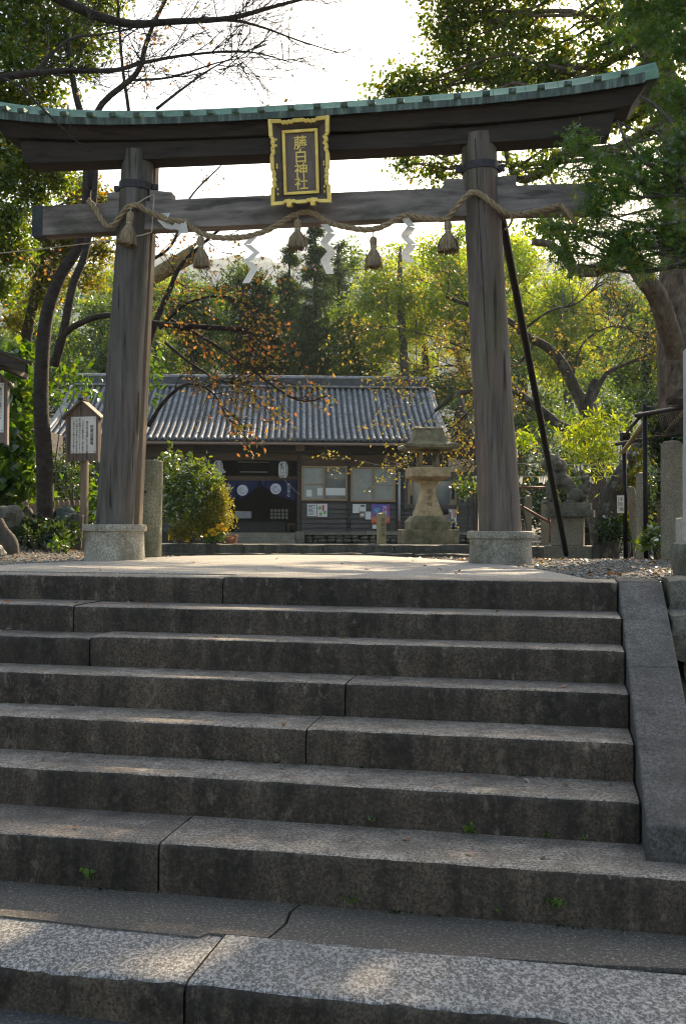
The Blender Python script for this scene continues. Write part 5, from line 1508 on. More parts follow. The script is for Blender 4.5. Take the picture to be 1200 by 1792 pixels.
# ================================================================== guardian lion-dog on its pedestal
KY = 15.4
PKo = Plane(at(972, 974, KY), R(16))
gk = gz(PKo.p.x, PKo.p.y)
kom = thing('guardian_lion_statue', 'weathered stone lion-dog statue sitting on a granite pedestal', 'statue', Vector((PKo.p.x, PKo.p.y, gk)))
def kb(x0, x1, y0, y1, b0, b1, name, mat, bev=.012):
    a0 = PKo.ab(x0, y0)[0]; a1 = PKo.ab(x1, y0)[0]; z1 = PKo.ab(972, y0)[1]; z0 = PKo.ab(972, y1)[1]
    mb = MB(); mb.pbox(PKo, a0, a1, b0, b1, z0, z1); return mb.build(name, MAT[mat], kom, bevel=bev)
kb(953, 1036, 955, 978, -.55, .22, 'foot_slab', 'post_granite'); kb(964, 1020, 905.2, 954.8, -.45, .12, 'die', 'post_granite'); kb(955, 1038, 892, 905, -.55, .22, 'cap_slab', 'field_stone'); kb(960, 1033, 880, 891.8, -.45, .12, 'statue_plinth', 'lichen_stone')
kp = KY / F
def kpnt(px, py, b): return PKo.hit(px, py, b - .16)
mb = MB()
def bl(px, py, b, rx, ry, rz, ang=0): mb.ball(kpnt(px, py, b), (rx * kp, ry * kp, rz * kp), 14, 10, Matrix.Rotation(PKo.u.y * 0 - R(16), 3, 'Z') @ Matrix.Rotation(R(ang), 3, 'Y'))
bl(990, 846, 0, 13, 14, 29, -36); bl(971, 838, 0, 14, 15, 20, -10); bl(1007, 868, 0, 16, 16, 14)      # body, chest, haunch
bl(966, 808, 0, 16, 15, 14); bl(955, 813, 0, 10, 11, 9); bl(978, 818, 0, 14, 17, 16)                    # head, muzzle, mane
for b in (-.09, .09):
    bl(961, 860, b, 6, 6, 24, -3); bl(957, 879, b, 8, 6.5, 4)                                         # fore legs, paws
    bl(1007, 866, b * 1.5, 12, 7, 12); bl(998, 879, b * 1.5, 11, 6, 3.6)                                    # hind legs, paws
    bl(972, 801, b * 1.1, 5, 3, 6, 30); bl(958, 804, b * .6, 3.4, 3, 3)                                   # ears, brows
    bl(952, 812, b * .4, 3, 3, 2.6)
for k in range(9):
    bl(976 + 5 * math.sin(k * 2.1), 812 + 4.2 * k * .7, .14 * math.cos(k * 1.9), 6, 5, 5)                 # mane curls
for (x, y, r_) in ((1020, 868, 7), (1024, 858, 7.5), (1026, 846, 7), (1021, 838, 6), (1028, 850, 5), (1018, 853, 7), (1017, 826, 5), (1027, 836, 4.5)): bl(x, y, 0, r_, r_ * 1.1, r_)
bl(950, 818, 0, 5, 8, 2.4)
o = mb.build('lion', MAT['lichen_stone'], kom, smooth=True, fix=False)
md = o.modifiers.new('rm', 'REMESH'); md.mode = 'VOXEL'; md.voxel_size = .011; md.use_smooth_shade = True
tx = bpy.data.textures.new('carve', 'CLOUDS'); tx.noise_scale = .07
md = o.modifiers.new('dp', 'DISPLACE'); md.texture = tx; md.strength = .022; md.texture_coords = 'LOCAL'

# stone pillars of the shrine fence, right side
def stone_post(px0, px1, ytop, ybot, Y, lean, yaw, label, mat='post_granite'):
    P = Plane(at((px0 + px1) / 2, ybot, Y), yaw)
    zg = gz(P.p.x, P.p.y); w = (px1 - px0) / 2 * Y / F * .86
    t = thing('stone_fence_post', label, 'stone post', Vector((P.p.x, P.p.y, zg)), 'square granite posts at the right')
    zt_ = P.ab((px0 + px1) / 2, ytop)[1]
    mb = MB(); rows = []
    for k in range(7):
        f = k / 6; z = zg - .1 + (zt_ - zg + .1) * f; a = -lean * (1 - f)
        k2 = .006
        rows.append([P.W(a + x * w + k2 * mnoise.noise(Vector((k, x, px0))), y * w, z) for x, y in ((-1, 1), (1, 1), (1, -1), (-1, -1))])
    mb.loft(rows); mb.build('shaft', MAT[mat], t, bevel=.012)
    mb = MB(); mb.loft([[P.W(x * w * q, y * w * q, z) for x, y in ((-1, 1), (1, 1), (1, -1), (-1, -1))] for q, z in ((.97, zt_ + .001), (.6, zt_ + .03), (.1, zt_ + .04))]); mb.build('top', MAT[mat], t)
    return t
stone_post(1155, 1197, 777, 976, 11.4, 0, R(24), 'thick square granite post nearest the right picture edge')
stone_post(1112, 1130, 832, 968, 13.2, 0, R(24), 'slender upright granite post left of the thick one')
stone_post(1094, 1112, 856, 964, 14.2, -.12, R(22), 'slender leaning granite post, leftmost of the three')
stone_post(916, 931, 870, 940, 22.0, 0, R(10), 'pale stone post behind the right gate pillar, under the rail')
stone_post(945, 962, 880, 942, 21.0, 0, R(10), 'pale stone post just left of the statue pedestal')
# black pipe frame with net
fr = thing('pipe_frame', 'black pipe frame with netting behind the granite posts', 'pipe frame', at(1128, 950, 12.4))
def pipe(p, q, r=.028, name='pipe', mat='black_iron'):
    mb = MB(); mb.tube([p, q], r, 10); return mb.build(name, MAT[mat], fr, smooth=True)
q0 = at(1130, 962, 12.4); pipe(at(1127, 708, 12.4), Vector((q0.x, q0.y, gz(q0.x, q0.y) - .1)), .031)
q1 = at(1094, 950, 14.2); pipe(at(1091, 758, 14.2), Vector((q1.x, q1.y, gz(q1.x, q1.y) - .1)), .031)
pipe(at(1112, 727, 12.35), at(1290, 697, 10.6)); pipe(at(1078, 777, 14.15), at(1290, 742, 11.6)); pipe(at(1125, 722, 12.38), at(1090, 765, 14.2), .02)
mb = MB(); c = at(1137, 719, 12.35); mb.box(c, (.10, .09, .10), Matrix.Rotation(R(30), 3, 'Z')); mb.build('clamp', MAT['black_iron'], fr, bevel=.012)
mb = MB(); c = at(1093, 764, 14.15); mb.box(c, (.12, .1, .12), Matrix.Rotation(R(10), 3, 'Z')); mb.build('clamp', MAT['black_iron'], fr, bevel=.012)
mb = MB(); mb.tube([at(1088, 792, 14.0), at(1130, 735, 12.5)], .028, 8); mb.build('bamboo_pole', MAT['marker_wood'], fr, smooth=True)
mb = MB(); mb.tube([at(1160, 762, 12.6), at(1200, 715, 12.2)], .02, 8); mb.build('bamboo_pole', MAT['marker_wood'], fr, smooth=True)
V = []
A, B, C, D = at(1128, 728, 12.4), at(1290, 700, 10.7), at(1290, 744, 11.6), at(1095, 776, 14.1)
n1, n2 = 46, 24
def bil(u, v): return (A * (1 - u) + B * u) * (1 - v) + (D * (1 - u) + C * u) * v + Vector((0, 0, -.10 * math.sin(math.pi * v) * (1 + .3 * math.sin(u * 9))))
for i in range(n1):
    for j in range(n2):
        for (du, dv) in ((1, 0), (0, 1)):
            p = bil(i / n1, j / n2); q = bil((i + du) / n1, (j + dv) / n2); e = Vector((0, .3, 1)) * .0028 if du else Vector((1, -.3, 0)) * .0028
            V.append([p - e, p + e, q + e, q - e])
tag(np_mesh('net', np.array(V, float), 4, MAT['black_iron'], fr, [(0, 1, 2, 3)]), kind='stuff')
# white painted sign post at the right picture edge
PW = Plane(at(1206, 950, 7.2), R(10))
wp = thing('white_sign_post', 'tall white painted sign post on a concrete block at the right picture edge', 'sign post', PW.hit(1206, 952))
a0 = PW.ab(1197, 700)[0]; zt_ = PW.ab(1200, 612)[1]; zb_ = PW.ab(1200, 908)[1]
mb = MB(); mb.pbox(PW, a0, a0 + .14, -.07, .07, zb_ - .1, zt_); mb.add([PW.W(a0, .07, zt_), PW.W(a0 + .14, .07, zt_), PW.W(a0 + .14, -.07, zt_), PW.W(a0, -.07, zt_), PW.W(a0 + .07, 0, zt_ + .08)], [(0, 1, 4), (1, 2, 4), (2, 3, 4), (3, 0, 4)])
mb.build('shaft', MAT['white_paint'], wp)
poly_text('writing', '熊野古道藤白王子', MAT['ink'], wp, PW.W(a0 + .07, .071, zt_ - .12), PW.u, Vector((0, 0, 1)), .09, .001, True, 1.3)
ab0 = PW.ab(1188, 930)[0]; mb = MB(); mb.pbox(PW, ab0, ab0 + .34, -.2, .12, PW.ab(1200, 956)[1] - .2, PW.ab(1200, 906)[1]); mb.build('concrete_block', MAT['block_concrete'], wp, bevel=.01)
# dark small roof and lamp at the right edge
sr = thing('small_roof', 'dark small shingle roof behind the white sign post', 'roof', at(1215, 705, 10.8))
mb = MB(); A, B, C, D = at(1164, 708, 10.6), at(1260, 640, 10.6), at(1270, 640, 12.2), at(1170, 706, 12.2); up = Vector((0, 0, .05)); mb.hexa([A, B, C, D, A + up, B + up, C + up, D + up]); mb.build('roof_boards', MAT['shed_roof'], sr)
mb = MB(); A = at(1172, 706, 10.8); B = at(1290, 706, 10.8); mb.hexa([A, B, B + Vector((0, .15, 0)), A + Vector((0, .15, 0)), A + Vector((0, 0, .05)), B + Vector((0, 0, .05)), B + Vector((0, .15, .05)), A + Vector((0, .15, .05))]); mb.build('soffit', MAT['shed_roof'], sr)
mb = MB(); A = at(1225, 706, 11.2); mb.box((A.x, A.y, A.z / 2), (.12, .12, A.z)); mb.build('post', MAT['shed_roof'], sr)
# little white label board by the leaning trunk
q = at(1085, 886, 13.9)
lb = thing('label_board', 'small white label board with black writing tied to the rear pipe', 'label', q)
PQ = Plane(q, R(5)); mb = MB(); mb.pbox(PQ, PQ.ab(1079, 886)[0], PQ.ab(1091, 886)[0], -.01, .01, PQ.ab(1085, 898)[1], PQ.ab(1085, 867)[1]); mb.build('board', MAT['sign_white'], lb)
poly_text('writing', '千年楠', MAT['ink'], lb, PQ.W(.01, .012, PQ.ab(1085, 874)[1]), PQ.u, Vector((0, 0, 1)), .06, .001, True, 1.1)
poly_text('writing', '子守楠神社', MAT['ink'], lb, PQ.W(-.03, .012, PQ.ab(1085, 872)[1]), PQ.u, Vector((0, 0, 1)), .028, .001, True, 1.1)
# strings hung with folded paper fortunes
for kx, (x0, x1, y, Y, bun, lab) in enumerate(((905, 1104, 812, 19.0, (1005, 1012, 1018, 1030, 1034, 1076, 1082), 'upper string of paper fortunes behind the statue'), (905, 1100, 834, 18.4, (909, 912, 944, 948, 952, 956, 960, 1026, 1033, 1038), 'lower string of paper fortunes behind the statue'))):
    t = thing('fortune_string', lab, 'string', at(x0, 950, Y), 'strings of paper fortunes')
    mb = MB(); mb.tube([at(x0, y - 1, Y), at((x0 + x1) / 2, y + 1.5, Y), at(x1, y - 1, Y)], .008, 5); mb.build('string', MAT['cord'], t)
    for x in (x0, x1): mb = MB(); p = at(x, y, Y + .03); mb.tube([p + Vector((0, 0, .05)), Vector((p.x, p.y, gz(p.x, p.y) - .1))], .025, 6); mb.build('stake', MAT['grey_bark'], t)
    for x in bun:
        p = at(x + random.uniform(-1, 1), y, Y - .02); h_ = random.uniform(.09, .14)
        mb = MB(); d = Vector((random.uniform(-.02, .02), random.uniform(-.02, .02), -h_)); e = Vector((.014, random.uniform(-.01, .01), 0)); th = Vector((0, .004, 0))
        mb.hexa([p - e - th, p + e - th, p + e + th, p - e + th, p - e * 1.2 + d - th, p + e * 1.2 + d - th, p + e * 1.2 + d + th, p - e * 1.2 + d + th]); mb.build('paper_fortune', MAT['paper'], t)
# rusty rail by the right pillar
rl = thing('iron_rail', 'rusty brown iron hand rail sloping down behind the right gate pillar', 'rail', at(940, 940, 18))
for p, q in ((at(905, 882, 18), at(962, 915, 18)), (at(905, 853, 18), at(960, 853, 18)), (at(962, 915, 18), at(962, 950, 18)), (at(905, 882, 18), at(905, 952, 18)), (at(905, 853, 18), at(905, 882, 18)), (at(960, 853, 18), at(960, 915, 18))):
    mb = MB(); mb.tube([p, q], .022, 8); mb.build('bar', MAT['pipe_brown'], rl, smooth=True)
# picket fence at the left
fy = 15.5
fn = thing('picket_fence', 'low brown picket fence behind the shrubs at the left', 'fence', at(50, 930, fy))
for k in range(19):
    x = -30 + 9.2 * k
    c0, c1 = at(x, 935, fy), at(x, 875, fy); w = .036
    mb = MB(); pts = [(-w, 0), (w, 0), (w, c1.z - c0.z - .03), (w * .6, c1.z - c0.z), (-w * .6, c1.z - c0.z), (-w, c1.z - c0.z - .03)]
    mb.add([c0 + Vector((a, d, z)) for d in (-.012, .012) for a, z in pts], [(0, 1, 2, 3, 4, 5), (11, 10, 9, 8, 7, 6)] + [(i, (i + 1) % 6, 6 + (i + 1) % 6, 6 + i) for i in range(6)]); mb.build('picket', MAT['fence_wood'], fn)
for y in (888, 918):
    mb = MB(); A, B = at(-35, y, fy + .03), at(142, y, fy + .03); up = Vector((0, 0, .05)); d = Vector((0, .03, 0)); mb.hexa([A, B, B + d, A + d, A + up, B + up, B + d + up, A + d + up]); mb.build('rail', MAT['fence_wood'], fn)
# rocks and old roots in the left bed
def rockthing(px, py, Y, r, label, mat='field_stone', seed=1.0):
    c = at(px, py, Y); mb = MB(); mb.ball(c, r, 18, 12, Matrix.Rotation(seed, 3, 'Z'), .42, seed)
    o = mb.build('rock', MAT[mat], smooth=False, autosmooth=28); o['label'] = label; o['category'] = 'rock'; return o
rockthing(112, 905, 12.8, (.19, .15, .13), 'blue-green rock behind the notice board post', 'green_rock', 2.2)
rockthing(18, 905, 12.2, (.16, .15, .16), 'rough grey rock at the left edge in front of the picket fence', 'field_stone', 4.1)
rockthing(-2, 967, 10.3, (.07, .07, .07), 'small pale rock at the far left of the gravel', 'base_granite', 5.7)
def log(pts, rad, label, mat='grey_bark', name='log'):
    mb = MB(); mb.tube(catmull([at(*p) for p in pts], 4), np.interp(np.linspace(0, 1, (len(pts) - 1) * 4 + 1), np.linspace(0, 1, len(rad)), rad).tolist(), 10)
    o = mb.build(name, MAT[mat], smooth=True); o['label'] = label; o['category'] = 'log'
log([(-4, 910, 11), (4, 930, 11), (18, 950, 11), (20, 972, 11)], [.06, .075, .085, .09], 'crooked pale log at the left picture edge')
log([(38, 912, 13.4), (46, 898, 13.4), (54, 892, 13.4)], [.10, .09, .07], 'short brown stump in front of the picket fence')
log([(62, 945, 12.2), (76, 952, 12.0), (92, 962, 11.8)], [.03, .03, .025], 'thin fallen branch lying by the dark cherry trunk', name='fallen_branch')
log([(60, 942, 12.2), (52, 955, 12.1), (45, 968, 12.0)], [.018, .016, .012], 'thin stick leaning down from the fallen branch', name='stick')
log([(138, 900, 12.6), (136, 930, 12.6), (133, 962, 12.6)], [.06, .065, .07], 'brown stump stake right behind the notice board post')
# far-left outbuilding seen through leaves
ob = thing('outbuilding', 'small tiled outbuilding half hidden by leaves at the far left', 'building', at(40, 930, 30))
mb = MB(); A, B = at(-120, 752, 30), at(78, 752, 30); up = Vector((0, 0, -3.0)); d = Vector((0, 2, 0)); mb.hexa([A + up, B + up, B + d + up, A + d + up, A, B, B + d, A + d]); mb.build('wall', MAT['weatherboard'], ob)
mb = MB(); A, B = at(-130, 750, 29.6), at(84, 750, 29.6); C, D = at(84, 738, 31), at(-130, 738, 31); up = Vector((0, 0, .1)); mb.hexa([A, B, C, D, A + up, B + up, C + up, D + up]); rf2 = mb.build('roof', MAT['tile_grey'], ob)
for k in range(14):
    mb = MB(); x = -120 + 15 * k; mb.tube([at(x, 748, 29.5), at(x, 736, 31)], .07, 6); mb.build('tile_roll', MAT['tile_grey'], rf2, smooth=True)
# ================================================================== trees and plants
def clump_pts(cl, n, spray=0.10, per=7, shell=2.0, flat=0.75):
    """leaf points: sprays of leaves spread through a set of clumps (centre, radius)"""
    C = np.array([list(c) for c, r in cl]); Rr = np.array([r for c, r in cl])
    m = max(1, n // per)
    w = Rr ** 2.2; idx = rng.choice(len(cl), m, p=w / w.sum())
    d = unit(m); d[:, 2] *= flat
    u = rng.random(m) ** (1 / shell)
    ctr = C[idx] + d * (Rr[idx] * u)[:, None] * (1 + 0.25 * rng.normal(size=m))[:, None]
    p = np.repeat(ctr, per, 0) + rng.normal(size=(m * per, 3)) * spray
    return p
def wob(p0, p1, n, amp, sag=0.0, rnd=random):
    p0, p1 = Vector(p0), Vector(p1); L = (p1 - p0).length; out = []
    ph = [rnd.uniform(0, 9) for _ in range(3)]
    for k in range(n + 1):
        f = k / n; e = math.sin(math.pi * f)
        q = p0.lerp(p1, f) + Vector((mnoise.noise(Vector((f * 3, ph[0], 0))), mnoise.noise(Vector((f * 3, ph[1], 4))), mnoise.noise(Vector((f * 3, ph[2], 8))))) * (amp * L * e * 1.6)
        q.z += sag * L * e
        out.append(q)
    return out
def px_clumps(lst):
    return [(at(x, y, Y), r * Y / F) for x, y, Y, r in lst]
def nearest(path, p, lo=0.25):
    best = None
    for i, q in enumerate(path):
        if i < lo * (len(path) - 1): continue
        d = (q - p).length + max(0, q.z - p.z) * 1.2
        if best is None or d < best[0]: best = (d, i)
    return best[1]
def tree(name, label, trunk, rad, clumps, nleaf, lsize, lmat, bmat, group=None, shape='leaf', up=.5, aspect=.5, hang=.2, spray=.10, per=7, cat='tree', extra=None, limb_r=.35, lo=.3, twigs=3, shell=2.0, flat=.75):
    base = Vector(trunk[0])
    t = thing(name, label, cat, base, group)
    path = catmull([Vector(p) for p in trunk], 5)
    rr_ = np.interp(np.linspace(0, 1, len(path)), np.linspace(0, 1, len(rad)), rad).tolist()
    mb = MB(); mb.tube(path, rr_, 12)
    tr = mb.build('trunk', MAT[bmat], t, smooth=True)
    mb = MB(); rnd = random.Random(len(label))
    for c, r in clumps:
        i = nearest(path, c, lo); s = path[i]
        r0 = min(rr_[i] * .5, .010 + (c - s).length * .007 + .006)
        lp = wob(s, c, 7, .10, -.05, rnd)
        mb.tube(lp, [r0 * (1 - .75 * k / 7) for k in range(8)], 6)
        for q in range(twigs):
            e = c + Vector(unit(1)[0]) * r * .85
            tp = wob(lp[rnd.choice((4, 5, 6))], e, 4, .12, 0, rnd); mb.tube(tp, [r0 * .32, r0 * .26, r0 * .2, r0 * .14, r0 * .07], 4)
    if extra: extra(mb)
    tag(mb.build('limbs', MAT[bmat], t, smooth=True), kind='stuff')
    pts = clump_pts(clumps, nleaf, spray, per, shell, flat)
    leaf_mesh('crown', pts, lsize, MAT[lmat], t, shape, up, aspect, hang)
    return t
def gp(px, py, Y, dz=-.1):
    p = at(px, py, Y); return Vector((p.x, p.y, gz(p.x, p.y) + dz))

# ---- great camphor at the right: trunk at the picture edge, crown over the gate
big = [gp(1215, 950, 13.4), at(1208, 780, 13.4), at(1196, 640, 13.5), at(1192, 520, 13.7), at(1196, 380, 14.0), at(1180, 200, 14.5), at(1120, 40, 15), at(1080, -120, 15.5)]
cl = px_clumps([(690, 150, 17, 42), (745, 160, 17, 55), (680, 175, 17, 32), (790, 70, 17, 50), (780, 20, 17, 48), (830, 110, 17, 62), (860, 40, 17, 55), (895, 130, 16.5, 60), (925, 60, 16.5, 50), (960, 140, 16, 50), (985, 90, 16, 38), (760, 210, 17, 45),
                (830, 210, 16.5, 45), (910, 210, 16, 48), (840, -30, 17, 60), (760, -50, 17, 50), (930, -20, 17, 55), (720, 285, 17, 24), (770, 300, 17, 34), (830, 300, 17, 28), (905, 300, 16, 30), (960, 290, 15.5, 34), (700, 270, 17, 18),
                (1060, 90, 15, 50), (1120, 40, 15, 44), (1180, 100, 14.5, 46), (1080, 190, 15, 50), (1160, 210, 15, 60), (1050, 20, 15.5, 40), (970, 405, 15.5, 34), (935, 380, 16, 24), (1010, 380, 15, 30), (1050, 330, 15, 40),
                (880, -120, 16, 90), (1000, -120, 16, 66), (1120, -110, 15.5, 62), (760, -150, 16, 80), (1220, 0, 14.5, 90), (1250, 180, 14.5, 90), (660, -230, 16.5, 60), (940, -240, 16, 70), (1090, -250, 15.5, 70), (800, -260, 16, 90), (1240, -160, 15, 110), (1320, -30, 16.5, 90), (1410, -60, 16.5, 90), (1310, 90, 16, 80), (1400, 60, 16, 90), (1330, -150, 16, 100)])  # rightmost clumps lie out of view, added to shade the right of the stairs
def camph(mb):
    for pts, r0, r1 in (([(1190, 640, 13.4), (1172, 585, 13.2), (1150, 520, 13.0), (1128, 490, 12.9), (1110, 462, 12.9), (1090, 430, 13.1)], .145, .11),
                        ([(1090, 430, 13.1), (1060, 465, 13.6), (1030, 474, 14), (1003, 470, 14.3), (985, 448, 14.5), (962, 428, 14.6), (931, 424, 14.7)], .11, .045),
                        ([(1003, 470, 14.3), (992, 440, 14.6), (978, 410, 15), (960, 380, 15.4)], .07, .03), ([(1000, 474, 14.3), (996, 486, 14.3)], .05, .04), ([(1012, 474, 14.2), (1015, 488, 14.2)], .035, .02),
                        ([(1195, 380, 14), (1100, 300, 14.6), (1010, 262, 15.2), (950, 300, 15.8), (905, 312, 16), (880, 250, 16.4)], .13, .04), ([(1180, 200, 14.5), (1040, 120, 15.5), (900, 130, 16.4), (780, 150, 17)], .065, .02), ([(1150, 100, 14.8), (1000, 20, 15.8), (840, 40, 16.8)], .055, .02)):
        P = catmull([at(*p) for p in pts], 5); mb.tube(P, np.linspace(r0, r1, len(P)).tolist(), 10)
tree('camphor_tree', 'great camphor tree at the right edge, thick brown trunk and crown above the gate', big, [.50, .40, .34, .31, .28, .22, .16, .08], cl, 66000, .095, 'leaf_camphor', 'camphor_bark', extra=camph, aspect=.55, spray=.12, per=8, lo=.5, shell=2.2)
# ---- maple at the right in front of the gate
mp = [gp(1400, 950, 8.3), at(1390, 700, 8.2), at(1360, 520, 8.1), at(1330, 380, 8.0), at(1320, 220, 8.2), at(1330, 60, 8.5), at(1350, -60, 8.8)]
ml = [(1010, 250, 7.9, 26), (1040, 290, 7.9, 34), (1000, 300, 7.9, 20), (1080, 330, 7.8, 48), (1120, 280, 8.0, 45), (1160, 320, 8.0, 55), (1050, 370, 7.8, 42), (1020, 420, 7.8, 30), (1090, 420, 7.8, 48), (1150, 400, 7.9, 55), (1060, 450, 7.8, 30), (970, 400, 7.9, 22), (985, 440, 7.9, 26), (1010, 462, 7.9, 20), (950, 395, 8.0, 14),
      (1190, 430, 8.0, 45), (1120, 455, 7.8, 32), (1200, 260, 8.1, 50), (1180, 180, 8.4, 50), (1130, 150, 8.8, 28), (1200, 80, 8.6, 50), (1150, 60, 8.8, 40), (1120, 15, 9.0, 40), (1180, 10, 8.8, 45), (1085, 70, 9.2, 20), (1250, 330, 8.1, 70), (1260, 180, 8.3, 70), (1270, 40, 8.6, 70), (1080, -30, 9, 40), (1150, -60, 9, 60), (1250, 450, 8.0, 50)]
def mapl(mb):
    for pts, r0, r1 in (([(1335, 360, 8.0), (1240, 330, 7.95), (1160, 300, 7.9), (1110, 270, 7.9), (1080, 216, 8.0)], .035, .008), ([(1340, 420, 8.0), (1200, 255, 8.1), (1175, 215, 8.2), (1140, 180, 8.3), (1118, 170, 8.4)], .03, .008), ([(1200, 330, 7.9), (1155, 237, 8.2), (1110, 228, 8.2), (1078, 211, 8.2)], .02, .006)):
        P = catmull([at(*p) for p in pts], 5); mb.tube(P, np.linspace(r0, r1, len(P)).tolist(), 6)
tree('maple_tree', 'green maple with star shaped leaves reaching across the right end of the gate', mp, [.16, .14, .12, .10, .08, .06, .04], px_clumps(ml), 19000, .076, 'leaf_maple', 'grey_bark', shape='maple', up=.6, spray=.05, per=6, flat=.8, hang=.5, extra=mapl, lo=.4)

# ---- left evergreens
def L_tree(name, label, trunk, rad, cl, n, size, mat, bmat='dark_bark', **k): return tree(name, label, trunk, rad, px_clumps(cl), n, size, mat, bmat, **k)
L_tree('evergreen_oak', 'dark evergreen oak filling the top left corner', [gp(-190, 950, 13), at(-185, 700, 13), at(-150, 450, 13), at(-110, 250, 13), at(-60, 100, 13), at(0, -60, 13)], [.28, .24, .2, .16, .12, .06],
       [(-60, 60, 13, 80), (20, 50, 13, 62), (80, 70, 13.5, 58), (125, 60, 13.7, 48), (160, 40, 14, 42), (30, 110, 12.8, 55), (85, 125, 13.2, 45), (-30, 150, 13, 70), (150, 105, 13.8, 36), (185, 90, 14, 22), (60, 165, 13.4, 34), (20, 180, 13.2, 40), (95, 175, 13.5, 24), (40, 0, 13, 65), (120, -10, 14, 60), (190, 0, 14, 40), (-60, -80, 13, 100), (60, -90, 13, 90), (170, -90, 13.6, 70)],
       24000, .078, 'leaf_evergreen', up=.3, hang=.4, spray=.08)
L_tree('evergreen_oak', 'evergreen behind the left end of the gate beam', [gp(-120, 950, 15.5), at(-110, 700, 15.5), at(-80, 500, 15.5), at(-30, 360, 15.5), at(30, 250, 15.5)], [.25, .2, .16, .12, .05],
       [(0, 250, 15.5, 42), (50, 280, 15.5, 40), (100, 310, 15.5, 34), (10, 310, 15.3, 42), (-40, 340, 15.4, 50), (60, 340, 15.5, 30), (20, 380, 15.2, 38), (-20, 420, 15.1, 48), (30, 440, 15.3, 36), (120, 270, 15.6, 18), (70, 265, 15.6, 24), (-60, 480, 15.3, 50), (0, 500, 15.3, 34), (10, 225, 15.5, 30)],
       18000, .078, 'leaf_evergreen', up=.3, hang=.4, spray=.08)
L_tree('golden_tree', 'golden green tree lit from behind between left gate pillar and picture edge', [gp(10, 950, 18.5), at(20, 760, 18.5), at(45, 600, 18.5), at(70, 480, 18.5), at(100, 360, 18.5)], [.16, .13, .1, .08, .04],
       [(80, 400, 18.5, 34), (120, 430, 18.5, 36), (150, 395, 18.5, 28), (60, 450, 18.4, 34), (95, 480, 18.5, 32), (170, 350, 18.6, 26), (130, 350, 18.5, 22), (180, 440, 18.5, 24), (70, 520, 18.5, 26), (30, 560, 18.5, 24), (160, 490, 18.6, 22), (150, 320, 18.7, 20)],
       8500, .095, 'leaf_gold_green', spray=.1, twigs=4)
# ---- cherry with orange leaves: dark trunk left of the gate pillar
def grow(mb, leaves, p, d, L, r, depth, rnd, spread=.75, grav=.0, leafy=1, nch=(3, 5)):
    n = 5; pts = [p]; q = Vector(p); dd = Vector(d).normalized()
    for k in range(n):
        dd = (dd + Vector((rnd.uniform(-1, 1), rnd.uniform(-1, 1), rnd.uniform(-1, 1))) * .16 + Vector((0, 0, grav))).normalized(); q = q + dd * (L / n); pts.append(q)
    mb.tube(pts, [r * (1 - .7 * k / n) for k in range(n + 1)], 5 if depth > 1 else 4, caps=False)
    if depth == 0:
        for k in range(leafy):
            leaves.append(pts[rnd.randint(1, n)] + Vector(unit(1)[0]) * .03)
        return
    for k in range(rnd.randint(*nch)):
        i = rnd.randint(1, n); nd = (dd + Vector(unit(1)[0]) * spread).normalized()
        grow(mb, leaves, pts[i], nd, L * rnd.uniform(.5, .75), r * .55 * (1 - .08 * i) + .0012, depth - 1, rnd, spread, grav, leafy, nch)
    grow(mb, leaves, pts[-1], dd, L * .6, r * .35 + .0012, depth - 1, rnd, spread, grav, leafy, nch)
def cherry(name, label, limbs, bmat, lmat, lsize, seed, depth=2, leafy=2, every=2, tl=.9, tr=.012, grav=-.02, start=.35, bias=None, extra_leaves=None, minz=None):
    """limbs: first is the trunk: ([(px,py,Y)...], r0, r1, bare)"""
    rnd = random.Random(seed)
    t = thing(name, label, 'tree', limbs[0][0][0] if isinstance(limbs[0][0][0], Vector) else gp(*limbs[0][0][0]))
    leaves = []
    tw = MB()
    for k, (pts, r0, r1, tws) in enumerate(limbs):
        P = [p if isinstance(p, Vector) else at(*p) for p in pts]
        if k == 0: P[0].z = gz(P[0].x, P[0].y) - .1
        P = catmull(P, 5); mb = MB(); mb.tube(P, np.linspace(r0, r1, len(P)).tolist(), 12 if r0 > .05 else 8)
        mb.build('trunk' if k == 0 else 'limb', MAT[bmat], t, smooth=True)
        if tws:
            for q in range(tws):
                i = rnd.randint(int(start * (len(P) - 1)), len(P) - 1)
                d = Vector(unit(1)[0]) * .9 + (P[min(i + 1, len(P) - 1)] - P[i - 1]).normalized() * .6 + Vector((0, 0, .15))
                if bias is not None: d += Vector(bias)
                grow(tw, leaves, P[i], d, tl * rnd.uniform(.6, 1.1), tr, depth, rnd, grav=grav, leafy=leafy)
    tw.build('twigs', MAT[bmat], t, smooth=True)
    if extra_leaves is not None: leaves += [Vector(p) for p in extra_leaves]
    if leaves: leaf_mesh('leaves', np.array([list(l) for l in leaves]), lsize, MAT[lmat], t, 'leaf', .2, .58, .5)
    return t
